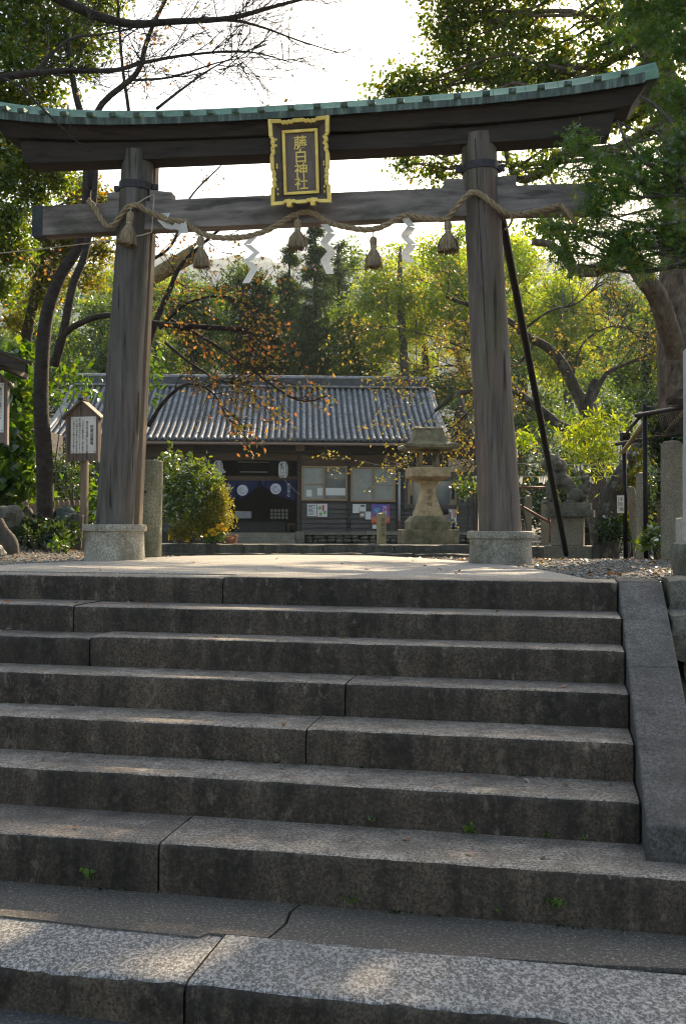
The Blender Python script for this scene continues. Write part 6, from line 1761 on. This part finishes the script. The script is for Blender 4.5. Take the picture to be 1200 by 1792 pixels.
cherry('cherry_tree', 'cherry with orange autumn leaves and dark trunk beside the left gate pillar',
       [([(82, 950, 12.6), (78, 800, 12.6), (72, 700, 12.6), (80, 565, 12.7), (105, 485, 12.8), (140, 425, 12.9), (152, 340, 13), (150, 240, 13.1), (130, 150, 13.2), (118, 60, 13.2)], .108, .032, 3),
        ([(95, 640, 12.6), (112, 580, 12.5), (128, 500, 12.6), (150, 440, 12.7), (165, 350, 12.9), (168, 260, 13)], .058, .034, 2),
        ([(162, 330, 13.0), (168, 200, 13.0), (238, 130, 13.0), (255, 80, 12.9), (270, 40, 12.9), (300, -20, 12.9)], .046, .022, 8),
        ([(228, 250, 13.6), (225, 190, 13.6), (214, 110, 13.6), (206, -10, 13.6)], .028, .016, 4),
        ([(112, 585, 12.5), (140, 566, 12.4), (190, 552, 12.3), (280, 567, 12.0), (350, 572, 11.8), (430, 577, 11.6)], .042, .028, 9),
        ([(255, 640, 12.2), (262, 596, 12.2), (280, 545, 12.2), (300, 500, 12.2), (312, 472, 12.2), (340, 440, 12.2), (400, 390, 12.2), (480, 340, 12.2)], .048, .010, 9),
        ([(262, 600, 12.2), (240, 560, 12.3), (235, 480, 12.4), (300, 430, 12.4), (330, 350, 12.4), (385, 292, 12.5)], .03, .008, 6),
        ([(300, 560, 12.1), (370, 600, 11.6), (430, 640, 11.2), (520, 700, 10.9), (580, 690, 10.9)], .022, .006, 13),
        ([(280, 575, 12.1), (330, 530, 11.9), (400, 520, 11.7), (470, 560, 11.5)], .02, .006, 14),
        ([(290, 600, 12.0), (340, 640, 11.6), (400, 670, 11.3), (450, 650, 11.1)], .02, .006, 10),
        ([(260, 745, 12.0), (290, 700, 11.8), (330, 672, 11.6), (375, 690, 11.5), (400, 745, 11.3)], .026, .005, 9)],
       'cherry_bark', 'leaf_cherry_orange', .052, 21, 2, 1, tl=.46, tr=.007, grav=-.03)
# sawn-off pale limb behind the rope
mb = MB(); mb.tube([at(268, 485, 12.6), at(345, 440, 12.5)], [.095, .10], 14)
o = mb.build('sawn_branch', MAT['marker_wood'], autosmooth=40); o['label'] = 'thick sawn-off pale branch behind the rope, right of the left pillar'; o['category'] = 'branch'
# ---- bare cherry whose boughs come in from the left above the gate
def P8(px, py, Y): return at(px, py, Y)
cherry('bare_cherry_tree', 'bare cherry boughs reaching across the sky from the upper left',
       [([gp(-360, 950, 8.6), at(-350, 700, 8.6), at(-300, 450, 8.5), at(-220, 250, 8.4), at(-120, 60, 8.4), at(-40, -60, 8.5)], .17, .09, 0),
        ([at(-60, -40, 8.5), at(60, -25, 8.8), at(105, -2, 9.0), at(165, 26, 9.2), at(230, 42, 9.4), at(300, 38, 9.6), at(400, 32, 9.9), at(470, 14, 10.1), at(545, -6, 10.3)], .06, .014, 24),
        ([at(270, 42, 9.5), at(390, 35, 9.9), at(450, 45, 10), at(520, 70, 10.2), (590, 92, 10.4)], .02, .004, 7),
        ([at(-220, 200, 8.4), at(-100, 160, 8.4), at(0, 137, 8.4), at(60, 128, 8.5), at(120, 124, 8.6), at(200, 123, 8.8), at(250, 110, 9), at(330, 96, 9.3), at(430, 90, 9.6), at(505, 108, 9.9)], .042, .005, 24),
        ([at(230, 140, 8.9), at(300, 135, 9.2), at(380, 110, 9.5), at(430, 100, 9.6)], .012, .004, 7),
        ([at(275, 190, 9.0), at(320, 155, 9.2), at(370, 120, 9.4), at(420, 95, 9.6)], .014, .004, 6),
        ([at(10, 138, 8.2), at(40, 155, 8.1), at(80, 195, 8.0), at(110, 225, 8.0), at(135, 248, 8.0), at(155, 264, 8.0), at(180, 258, 8.0)], .011, .004, 0),
        ([at(102, 220, 8.0), at(118, 227, 8.0), at(126, 214, 8.0)], .006, .003, 0), ([at(112, 230, 8.0), at(126, 232, 8.0), at(134, 226, 8.0)], .006, .003, 0), ([at(122, 237, 8.0), at(134, 240, 8.0), at(140, 232, 8.0)], .006, .003, 0), ([at(140, 250, 8.0), at(150, 254, 8.0), at(157, 251, 8.0)], .006, .003, 0),
        ([at(60, 128, 8.5), at(120, 70, 8.7), at(180, 60, 9), at(250, 45, 9.2)], .016, .005, 6)],
       'cherry_bark', 'leaf_cherry_orange', .06, 5, 2, 0, tl=.55, tr=.006, grav=.02, start=.3,
       extra_leaves=[at(x, y, 9.5) for x, y in ((352, 42), (370, 74), (382, 73), (205, 132), (366, 113), (250, 149), (228, 160), (130, 130), (275, 20), (468, 186), (500, 176), (420, 60))])
# ---- cherry with yellow leaves right of centre
YC = 19.5
cherry('cherry_tree', 'old cherry with sparse yellow leaves and mossy forked trunk behind the right pillar',
       [([(1052, 950, YC), (1045, 860, YC), (1040, 800, YC), (1032, 740, YC), (1026, 690, YC)], .20, .15, 0),
        ([(1030, 730, YC), (1005, 680, YC), (985, 640, YC), (960, 610, YC), (925, 590, YC), (890, 562, YC), (850, 545, YC), (780, 520, YC)], .13, .03, 16),
        ([(1030, 735, YC), (1035, 690, YC), (1042, 665, YC)], .10, .09, 0),
        ([(1040, 690, YC), (1060, 655, YC), (1100, 635, YC), (1160, 610, YC)], .06, .015, 14),
        ([(1040, 795, YC), (1010, 760, YC), (975, 742, YC), (930, 705, YC), (895, 685, YC), (850, 684, YC), (800, 690, YC), (760, 720, YC)], .12, .03, 18),
        ([(905, 585, YC), (960, 545, YC), (1010, 530, YC), (1050, 495, YC), (1075, 500, YC)], .03, .006, 10),
        ([(985, 640, YC), (940, 600, YC), (900, 640, YC + .3), (840, 620, YC + .5), (760, 590, YC + .5), (680, 570, YC + .5)], .04, .008, 18),
        ([(930, 700, YC), (860, 650, YC + .6), (780, 640, YC + .8), (720, 650, YC + 1)], .035, .008, 16),
        ([(850, 690, YC), (800, 740, YC + 1), (740, 790, YC + 1), (700, 815, YC + 1)], .025, .005, 7),
        ([(1000, 670, YC), (1020, 600, YC), (1080, 570, YC), (1130, 600, YC)], .03, .006, 14),
        ([(960, 740, YC), (900, 770, YC), (850, 800, YC), (815, 820, YC + .5)], .022, .005, 10)],
       'lichen_bark', 'leaf_cherry_yellow', .062, 33, 2, 2, tl=.9, tr=.011, grav=-.01)

# ---- background wood
def bg_broad(label, px, ytop, ybot, wpx, Y, n, size, mat, name='woodland_tree', seed=0, bm='dark_bark', k=16):
    rnd = random.Random(seed + int(px))
    ztop = at(px, ytop, Y).z; zbot = at(px, ybot, Y).z; w = wpx * Y / F / 2; c = at(px, (ytop + ybot) / 2, Y); h = (ztop - zbot) / 2
    cl = []
    for q in range(k):
        d = Vector(unit(1)[0]); f = rnd.uniform(.5, .98)
        cl.append((c + Vector((d.x * w * f, d.y * w * f * .8, d.z * h * f)), rnd.uniform(.30, .46) * min(w, h)))
    cl.append((c, .5 * min(w, h)))
    b = Vector((c.x, c.y, gz(c.x, c.y) - .3))
    return tree(name, label, [b, b.lerp(c, .5) + Vector((.3, 0, 0)), c, Vector((c.x, c.y, ztop - h * .3))], [.3, .24, .16, .05], cl, n, size, MAT[mat].name, bm, group='trees behind the shrine office', spray=.22, per=9, twigs=2, lo=.4)
bg_broad('dark broadleaf behind the left end of the office roof', 180, 500, 700, 190, 46, 9000, .20, 'leaf_forest')
bg_broad('grey-green broadleaf above the roof, right of the left gate pillar', 335, 500, 680, 150, 47, 8000, .20, 'leaf_forest')
bg_broad('dark evergreen above the roof ridge, left of the cedars', 425, 470, 680, 130, 50, 9000, .20, 'leaf_cedar')
bg_broad('deep green tree right behind the cedars, above the roof', 630, 500, 690, 130, 52, 9000, .2, 'leaf_forest')
bg_broad('lime green tree between cedars and the right gate pillar', 700, 395, 640, 170, 49, 14000, .17, 'leaf_bamboo', bm='grey_bark')
bg_broad('lime green tree directly behind the right gate pillar', 800, 375, 640, 160, 48, 13000, .17, 'leaf_lime', bm='grey_bark')
bg_broad('bright lime green tree right of the steel prop', 905, 410, 660, 180, 46, 15000, .16, 'leaf_lime', bm='grey_bark')
bg_broad('yellow green tree in front of the pale hill at the right', 985, 480, 690, 130, 44, 10000, .16, 'leaf_bamboo', bm='grey_bark')
bg_broad('dull green tree behind the camphor trunk', 1130, 520, 760, 170, 40, 11000, .16, 'leaf_forest')
bg_broad('dark tree beyond the notice board, far left', 40, 520, 760, 190, 42, 10000, .18, 'leaf_forest')
bg_broad('dim tree low behind the right end of the office', 880, 600, 860, 190, 42, 9000, .16, 'leaf_forest')
bg_broad('dim tree low behind the statue', 1030, 640, 880, 180, 34, 10000, .13, 'leaf_forest')
bg_broad('pale green tree left of the cedars, half behind the rope', 270, 470, 640, 120, 55, 7000, .2, 'leaf_bamboo')
for q_, (px_, yt_, w_, Y_, m_, lab_) in enumerate(((60, 470, 220, 64, 'leaf_forest', 'far woodland tree at the left picture edge'), (215, 455, 190, 66, 'leaf_bamboo', 'far woodland tree seen left and right of the left gate pillar'), (330, 448, 170, 68, 'leaf_forest', 'far woodland tree above the roof, below the second tassel'), (415, 450, 160, 70, 'leaf_forest', 'far woodland tree below the longest paper streamer'),
        (640, 395, 170, 66, 'leaf_forest', 'far woodland tree below the slim tassel'), (740, 378, 200, 64, 'leaf_bamboo', 'far woodland tree left of the right gate pillar'), (870, 388, 190, 62, 'leaf_lime', 'far woodland tree above the steel prop'), (985, 420, 170, 62, 'leaf_bamboo', 'far woodland tree above the forked cherry'), (1090, 470, 170, 58, 'leaf_forest', 'far woodland tree left of the camphor trunk'), (1200, 480, 190, 56, 'leaf_forest', 'far woodland tree at the right picture edge'), (500, 500, 160, 68, 'leaf_forest', 'far woodland tree between the cedar trunks'))):
    bg_broad(lab_, px_, yt_, 720, w_, Y_, 9000, .26, m_, seed=50 + q_, k=18)
bg_broad('low dark thicket behind the statue and the fortune strings', 1000, 800, 960, 260, 27, 9000, .12, 'leaf_understory', name='thicket', k=22)
bg_broad('low dark thicket right of the leaning trunk', 1130, 800, 970, 200, 24, 7000, .11, 'leaf_understory', name='thicket', k=18)
bg_broad('low dark thicket left of the office behind the picket fence', 60, 780, 960, 230, 25, 8000, .12, 'leaf_understory', name='thicket', k=18)
bg_broad('dim tree between the office gable and the right gate pillar', 800, 610, 900, 150, 45, 8000, .16, 'leaf_forest')
def cedar(label, px, ytop, ybot, wpx, Y, n, seed):
    rnd = random.Random(seed); top = at(px, ytop, Y); zb = at(px, ybot, Y).z
    base = Vector((top.x, top.y, gz(top.x, top.y) - .3)); w = wpx * Y / F / 2
    t = thing('cedar_tree', label, 'tree', base, 'cedars behind the shrine office')
    mb = MB(); mb.tube(wob(base, top, 10, .006), np.linspace(.32, .03, 11).tolist(), 8); mb.build('trunk', MAT['dark_bark'], t, smooth=True)
    mb = MB(); pts = []
    m = int(n / 70)
    for k in range(m):
        f = rnd.random() ** .8; z = top.z - (top.z - zb) * f; a = rnd.uniform(0, 6.28); L = w * (.22 + .78 * min(1, f * 1.6)) * rnd.uniform(.55, 1.1)
        s = Vector((top.x, top.y, z)); e = s + Vector((math.cos(a) * L, math.sin(a) * L, -.18 * L + .1))
        bp = wob(s, e, 4, .06, .06, rnd); mb.tube(bp, [.035, .028, .02, .014, .006], 4)
        for q in range(70):
            g = rnd.uniform(.25, 1.0); j = bp[0].lerp(bp[-1], g)
            pts.append((j.x + rnd.gauss(0, .16), j.y + rnd.gauss(0, .16), j.z + rnd.gauss(0, .12) + .06 * L * math.sin(math.pi * g)))
    tag(mb.build('branches', MAT['dark_bark'], t), kind='stuff')
    leaf_mesh('foliage', np.array(pts), .24, MAT['leaf_cedar'], t, 'tuft', .3, .16, .5)
cedar('tallest dark cedar above the middle of the roof', 552, 392, 690, 105, 52, 9000, 1)
cedar('cedar left of the tallest one, behind the middle paper streamers', 507, 432, 690, 95, 54, 7000, 2)
cedar('cedar right of the tallest one, above the roof', 592, 425, 690, 90, 56, 7000, 3)
cedar('lower dark cedar furthest left of the four', 465, 500, 690, 90, 50, 5500, 4)

# ---- shrubs
def shrub(name, label, cl, n, size, mat, stem_at, shape='leaf', up=.5, aspect=.45, spray=.05, per=6, cat='shrub', bm='grey_bark', shoots=(), hang=0., shell=2.4):
    cl = px_clumps(cl); b = gp(*stem_at) if not isinstance(stem_at, Vector) else stem_at
    t = thing(name, label, cat, b)
    mb = MB(); rnd = random.Random(len(label))
    for c, r in cl:
        mb.tube(wob(b + Vector((rnd.uniform(-.06, .06), rnd.uniform(-.06, .06), 0)), c, 5, .1, 0, rnd), [.016, .014, .012, .009, .006, .003], 5)
    pts = clump_pts(cl, n, spray, per, shell, .9)
    for p in shoots:
        tip = at(*p); s = min((c for c, r in cl), key=lambda c: (c - tip).length)
        sp_ = wob(s, tip, 6, .05, 0, rnd); mb.tube(sp_, [.008, .007, .006, .005, .004, .003, .002], 4)
        ex = [list(sp_[i].lerp(sp_[min(6, i + 1)], rnd.random()) + Vector(unit(1)[0]) * .035) for i in range(2, 7) for _ in range(7)]
        pts = np.concatenate([pts, np.array(ex)])
    mb.build('stems', MAT[bm], t)
    leaf_mesh('foliage', pts, size, MAT[mat], t, shape, up, aspect, hang)
    return t
tz = Vector(at(330, 945, 17.9)); tz.z = zup - .02
shrub('leafy_shrub', 'glossy green shrub with upright shoots left of the office doorway', [(310, 850, 17.9, 34), (335, 830, 17.9, 30), (345, 870, 17.7, 34), (365, 850, 17.9, 26), (310, 895, 17.8, 30), (295, 820, 18, 22), (340, 905, 17.7, 26), (290, 870, 18, 26), (375, 880, 17.8, 18)], 5200, .085, 'leaf_bush', tz, shoots=((297, 775, 18), (312, 790, 18), (335, 793, 18), (352, 805, 17.9), (372, 818, 17.9), (285, 795, 18), (386, 838, 17.9)), spray=.06)
tz = Vector(at(372, 945, 17.75)); tz.z = zup - .02
shrub('clipped_yew', 'rounded golden yew bush at the left side of the office steps', [(374, 866, 17.8, 22), (384, 890, 17.7, 22), (370, 910, 17.6, 28), (386, 915, 17.7, 20), (389, 872, 17.8, 15), (352, 922, 17.6, 20), (365, 885, 17.7, 22)], 10000, .05, 'leaf_yew', tz, spray=.035, aspect=.3)
tz = Vector(at(316, 945, 17.5)); tz.z = zup - .02
shrub('small_box_bush', 'small yellowish bush at the foot of the glossy shrub', [(316, 928, 17.5, 17), (306, 934, 17.5, 12), (324, 936, 17.5, 11)], 1500, .045, 'leaf_yew', tz, spray=.03)
tz = Vector(at(376, 948, 17.4)); tz.z = zup - .02
fl = shrub('chrysanthemum', 'yellow flowering chrysanthemum beside the terracotta pots', [(374, 938, 17.4, 10), (386, 940, 17.4, 9), (364, 943, 17.4, 8)], 260, .07, 'weed_green', tz, cat='flower', spray=.03)
fp = [at(x + random.uniform(-3, 3), y + random.uniform(-2, 2), 17.3) for x, y in ((371, 926), (375, 931), (380, 924), (384, 920), (388, 917), (392, 925), (395, 927), (373, 936), (379, 934), (386, 927), (360, 938), (368, 930)) for _ in range(9)]
leaf_mesh('flowers', np.array([list(p) for p in fp]), .05, MAT['flower_yellow'], fl, 'leaf', .6, .7)
# left bed
shrub('climbing_vine', 'big bright green vine leaves behind the notice boards at the left edge', [(25, 640, 13.6, 26), (32, 690, 13.6, 24), (28, 740, 13.5, 28), (38, 790, 13.5, 26), (20, 840, 13.4, 28), (50, 700, 13.8, 16), (0, 860, 13.3, 26), (55, 850, 13.6, 16), (10, 790, 13.6, 22), (40, 620, 13.8, 18)], 1100, .15, 'leaf_vine', (20, 950, 13.6), aspect=.75, spray=.09, cat='vine', up=.2, hang=.8)
shrub('vine_shoots', 'light green leafy shoots between notice board and left pillar', [(160, 690, 13.6, 14), (130, 660, 13.8, 18), (110, 640, 13.8, 16), (150, 830, 13.4, 14), (165, 870, 13.4, 18), (160, 905, 13.3, 16), (120, 830, 13.4, 12), (255, 640, 13.0, 18), (262, 690, 13, 14), (100, 690, 13.8, 16)], 480, .11, 'leaf_vine', (150, 950, 13.5), aspect=.5, spray=.09, cat='vine', hang=.6)
shrub('ground_shrub', 'dark low evergreen shrub at the foot of the cherry trunk', [(30, 915, 12.6, 20), (60, 925, 12.3, 20), (95, 935, 12.0, 22), (120, 930, 12.4, 20), (40, 940, 12, 16), (10, 925, 12.4, 20), (110, 950, 11.9, 14), (75, 945, 12, 16)], 1500, .075, 'leaf_understory', (80, 955, 12.2), aspect=.45, spray=.05)
shrub('ground_shrub', 'sprig of pale green leaves on the gravel left of the left pillar base', [(105, 951, 11.4, 6), (116, 951, 11.4, 7), (95, 949, 11.5, 5)], 50, .07, 'leaf_vine', (106, 960, 11.4), aspect=.5, spray=.03)
# right understory
shrub('feathery_shrub', 'bright feathery yellow-green foliage above the statue', [(1000, 770, 17, 20), (1030, 760, 16.8, 24), (1060, 750, 16.6, 24), (1040, 790, 16.7, 22), (1065, 790, 16.6, 20), (1085, 760, 16.5, 18), (1010, 800, 17, 14), (1055, 820, 16.6, 16), (980, 765, 17.2, 12), (1035, 735, 16.8, 14)], 1150, .13, 'leaf_bamboo', (1060, 960, 17), aspect=.24, spray=.13, hang=.5, shell=1.5)
shrub('feathery_shrub', 'small feathery sprig right beside the right gate pillar', [(912, 765, 14, 8), (922, 770, 14, 8), (905, 770, 14, 6)], 130, .10, 'leaf_lime', (915, 960, 14.4), aspect=.26, spray=.06, hang=.5)
shrub('backlit_sapling', 'backlit sapling with yellow-green leaves between the granite posts', [(1105, 850, 15, 12), (1112, 830, 15, 14), (1100, 890, 15, 12), (1115, 900, 15, 13), (1108, 930, 15, 12), (1120, 800, 15.2, 16)], 420, .11, 'leaf_gold_green', (1110, 960, 15), spray=.06)
shrub('fern_clump', 'dark green fern clump left of the leaning granite post', [(1070, 925, 14.6, 16), (1085, 915, 14.6, 14), (1055, 935, 14.8, 12), (1095, 935, 14.4, 12)], 420, .12, 'leaf_understory', (1075, 960, 14.6), aspect=.3, spray=.06, hang=.5)
shrub('fern_clump', 'green fern clump at the foot of the thick granite post', [(1140, 940, 12.1, 14), (1152, 930, 12, 10), (1128, 950, 12.2, 10), (1148, 955, 11.9, 9)], 300, .10, 'leaf_bush', (1142, 965, 12.1), aspect=.35, spray=.05, hang=.4)
shrub('ivy_mound', 'ivy mound on the slope behind the pipe frame', [(1160, 790, 13.2, 26), (1190, 770, 13.2, 28), (1180, 830, 13.2, 26), (1150, 750, 13.6, 18), (1175, 735, 13.5, 22), (1165, 870, 13.2, 18)], 1900, .08, 'leaf_understory', (1170, 950, 13.3), spray=.06)
shrub('drooping_sprig', 'low branch of yellow leaves just left of the right gate pillar, over the notice case', [(808, 852, 14, 8), (820, 856, 14, 9), (832, 850, 14, 8), (815, 862, 14, 6)], 150, .08, 'leaf_bush', gp(840, 960, 14.5), spray=.05)
# leaning dark mossy trunk right of the statue
mb = MB(); pts = catmull([gp(1056, 960, 15.2), at(1062, 930, 15.2), at(1066, 895, 15.2), at(1074, 860, 15.2), at(1090, 825, 15.2), at(1110, 790, 15.4), at(1130, 750, 15.6)], 4); mb.tube(pts, np.linspace(.21, .07, len(pts)).tolist(), 12)
mb.tube(catmull([gp(1046, 962, 15.0), at(1050, 945, 15.1), at(1060, 920, 15.2)], 4), np.linspace(.09, .13, 9).tolist(), 8)
o = mb.build('old_tree_stump', MAT['lichen_bark'], smooth=True); o['label'] = 'leaning dark mossy old trunk between statue and granite posts'; o['category'] = 'trunk'
# weeds in the stair joints
def weed(px, py, Y, n, size, label, shape='round'):
    c = at(px, py, Y); t = thing('weed', label, 'weed', c)
    mb = MB(); pts = []
    for k in range(n):
        size_ = size * 1.6; d = Vector((random.uniform(-1, 1), random.uniform(-1, .1), random.uniform(.3, 1.2))).normalized() * size_ * random.uniform(.5, 1.2)
        mb.tube([c, c + d * .5 + Vector((0, 0, .004)), c + d], [.0018, .0015, .001], 4); pts.append(list(c + d))
    mb.build('stem', MAT['weed_green'], t)
    leaf_mesh('leaves', np.array(pts), size * 1.15, MAT['weed_green'], t, 'leaf', .9, .7 if shape == 'round' else .16)
def riser_Y(px, i, py):
    d = ray(px, py); n_ = Vector((math.sin(PSI_S), math.cos(PSI_S), 0)); k = (TN[i] - .006) / d.dot(n_); return (O0 + d * k).y
for px, py, i, n, sz, lab, shp in ((152, 1537, 6, 14, .028, 'round leaved weed at the foot of the riser near the left edge', 'round'), (821, 1457, 5, 11, .022, 'round leaved weed on the seventh step, right of centre', 'round'), (650, 1438, 5, 7, .014, 'tiny weed on the seventh step below centre', 'round'), (950, 1464, 5, 7, .012, 'tiny weed on the seventh step, second from the cheek', 'round'),
                               (1022, 1469, 5, 8, .012, 'tiny weed on the seventh step nearest the cheek', 'round'), (972, 1588, 6, 12, .022, 'upright weed at the foot of the lowest riser, right side', 'round'), (612, 1582, 6, 6, .035, 'grass tuft with narrow blades at the lowest riser, centre', 'blade'), (870, 1597, 6, 6, .010, 'tiny weed at the lowest riser, right of centre', 'round')):
    weed(px, py, riser_Y(px, i, py), n, sz, lab, shp)
c_ = onground(535, 1576, ZN[7]); mb = MB(); mb.ball(c_ + Vector((0, 0, .012)), (.026, .014, .014), 10, 7, Matrix.Rotation(.4, 3, 'Z'), .5, 3.3)
o = mb.build('stone_chip', MAT['base_granite'], autosmooth=25); o['label'] = 'pale broken stone chip lying at the foot of the lowest riser'; o['category'] = 'stone'
MV = []
for i, dens in ((1, 25), (2, 25), (3, 35), (4, 45), (5, 120), (6, 200)):
    for k in range(dens):
        s_ = random.uniform(-3.2, .25); c0 = s_ + .12 * mnoise.noise(Vector((s_ * 5, i, 0)))
        if mnoise.noise(Vector((s_ * 2.2, i * 7.7, 3))) < -.05: continue
        MV.append(list(SW(c0, TN[i - 1 if i < 7 else 6] - random.uniform(.004, .014) if i < 6 else TN[5] - random.uniform(.004, .014), ZN[i] + random.uniform(.001, .008))) if i < 6 else list(SW(c0, TN[6] - random.uniform(.004, .02), ZN[7] + random.uniform(.004, .010))))
tag(leaf_mesh('moss', np.array(MV), .014, MAT['leaf_understory'], None, 'leaf', .6, .7), 'thin line of moss and dirt along the foot of the risers', 'moss', kind='stuff')
# ---- gravel and fallen leaves
def on_g(n, x0, x1, y0, y1):
    out = []
    while len(out) < n:
        x, y = random.uniform(x0, x1), y0 + (y1 - y0) * random.random() ** 1.6
        s_, t_ = SINV(x, y)
        if t_ < TN[0] + .31: continue
        out.append((x, y, gz(x, y)))
    return out
from mathutils.geometry import intersect_point_tri_2d
apr = [Vector((p.x, p.y)) for p in ring]
def in_apron(x, y):
    c = False; n = len(apr); j = n - 1
    for i in range(n):
        if (apr[i].y > y) != (apr[j].y > y) and x < (apr[j].x - apr[i].x) * (y - apr[i].y) / (apr[j].y - apr[i].y) + apr[i].x: c = not c
        j = i
    return c
def scatter_stones(name, n, box, smin, smax, mat):
    P = [p for p in on_g(n, *box) if not in_apron(p[0], p[1])]
    C = np.array(P); m = len(C); s = (smin + (smax - smin) * rng.random(m) ** 2)[:, None]
    ax = unit(m); b = np.cross(ax, unit(m)); b /= np.linalg.norm(b, axis=1)[:, None]; c = np.cross(ax, b)
    k = .6 + .6 * rng.random((m, 6))
    fl = np.array([1, 1, .6])
    V = np.stack([C + (ax * s * k[:, 0:1]) * fl, C - (ax * s * k[:, 1:2]) * fl, C + (b * s * k[:, 2:3]) * fl, C - (b * s * k[:, 3:4]) * fl, C + (c * s * k[:, 4:5]) * fl, C - (c * s * k[:, 5:6]) * fl], 1)
    return np_mesh(name, V, 6, MAT[mat], None, [(0, 2, 4), (2, 1, 4), (1, 3, 4), (3, 0, 4), (2, 0, 5), (1, 2, 5), (3, 1, 5), (0, 3, 5)])
tag(scatter_stones('gravel', 15000, (1.0, 5.5, 5.4, 16.5), .006, .02, 'gravel_stone'), 'loose grey gravel right of the landing', 'gravel', kind='stuff')
tag(scatter_stones('gravel', 9000, (-6.5, 1.2, 8, 17), .006, .02, 'gravel_stone'), 'loose pale gravel behind and left of the landing', 'gravel', kind='stuff')
P = [(x, y, z + .012) for x, y, z in on_g(1500, -6, 5.5, 5.5, 17) if not in_apron(x, y)]
tag(leaf_mesh('fallen_leaves', P, .055, MAT['leaf_fallen'], None, 'leaf', 2.5, .6), 'brown and orange fallen leaves scattered on the gravel', 'leaves', kind='stuff')
P = [list(SW(random.uniform(-3.5, .25), TN[i] + random.uniform(.02, .25), ZN[i] + .008)) for i in (1, 2, 3, 4, 5, 6) for _ in range(12)] + [list(SW(random.uniform(-3, .2), random.uniform(6.3, 9.5), .01)) for _ in range(26)]
tag(leaf_mesh('fallen_leaves', P, .035, MAT['leaf_fallen'], None, 'leaf', 3, .6), 'a few small dead leaves on the steps and landing', 'leaves', kind='stuff')

# ================================================================== far hill
plain('hill_forest', (0.06, 0.075, 0.05), .95, var=.5, scale=.05, bump=0)
mb = MB()
nx, ny = 240, 40
HS = 4.6
def ridge(x): return 50 + 9 * mnoise.noise(Vector((x * .008, 3, 0))) + 5 * mnoise.noise(Vector((x * .03, 7, 0))) - .04 * x
for j in range(ny):
    for i in range(nx):
        x = -230 + 460 * i / (nx - 1); f = j / (ny - 1); y = 120 + 90 * f
        z = ridge(x) * math.sin(math.pi * .5 * f) ** 1.1 + 2 + 3.2 * abs(mnoise.noise(Vector((x * .16, y * .16, 0)))) + 1.6 * mnoise.noise(Vector((x * .5, y * .5, 2)))
        mb.v.append((x * HS, y * HS, z * HS))
for j in range(ny - 1):
    for i in range(nx - 1): mb.f.append([j * nx + i, j * nx + i + 1, (j + 1) * nx + i + 1, (j + 1) * nx + i]); mb.m.append(0)
tag(mb.build('hills', MAT['hill_forest'], smooth=True), kind='structure')
# the air
mv = bpy.data.materials.new('haze_air'); mv.use_nodes = True
nt = mv.node_tree; nt.nodes.remove(nt.nodes['Principled BSDF'])
pv = nt.nodes.new('ShaderNodeVolumePrincipled'); pv.inputs['Color'].default_value = (.72, .86, 1, 1); pv.inputs['Density'].default_value = HAZE
pv.inputs['Anisotropy'].default_value = .35
nt.links.new(pv.outputs[0], nt.nodes['Material Output'].inputs['Volume'])
mb = MB(); mb.box((0, 420, 168), (2700, 1640, 341)); tag(mb.build('haze', mv), kind='stuff')
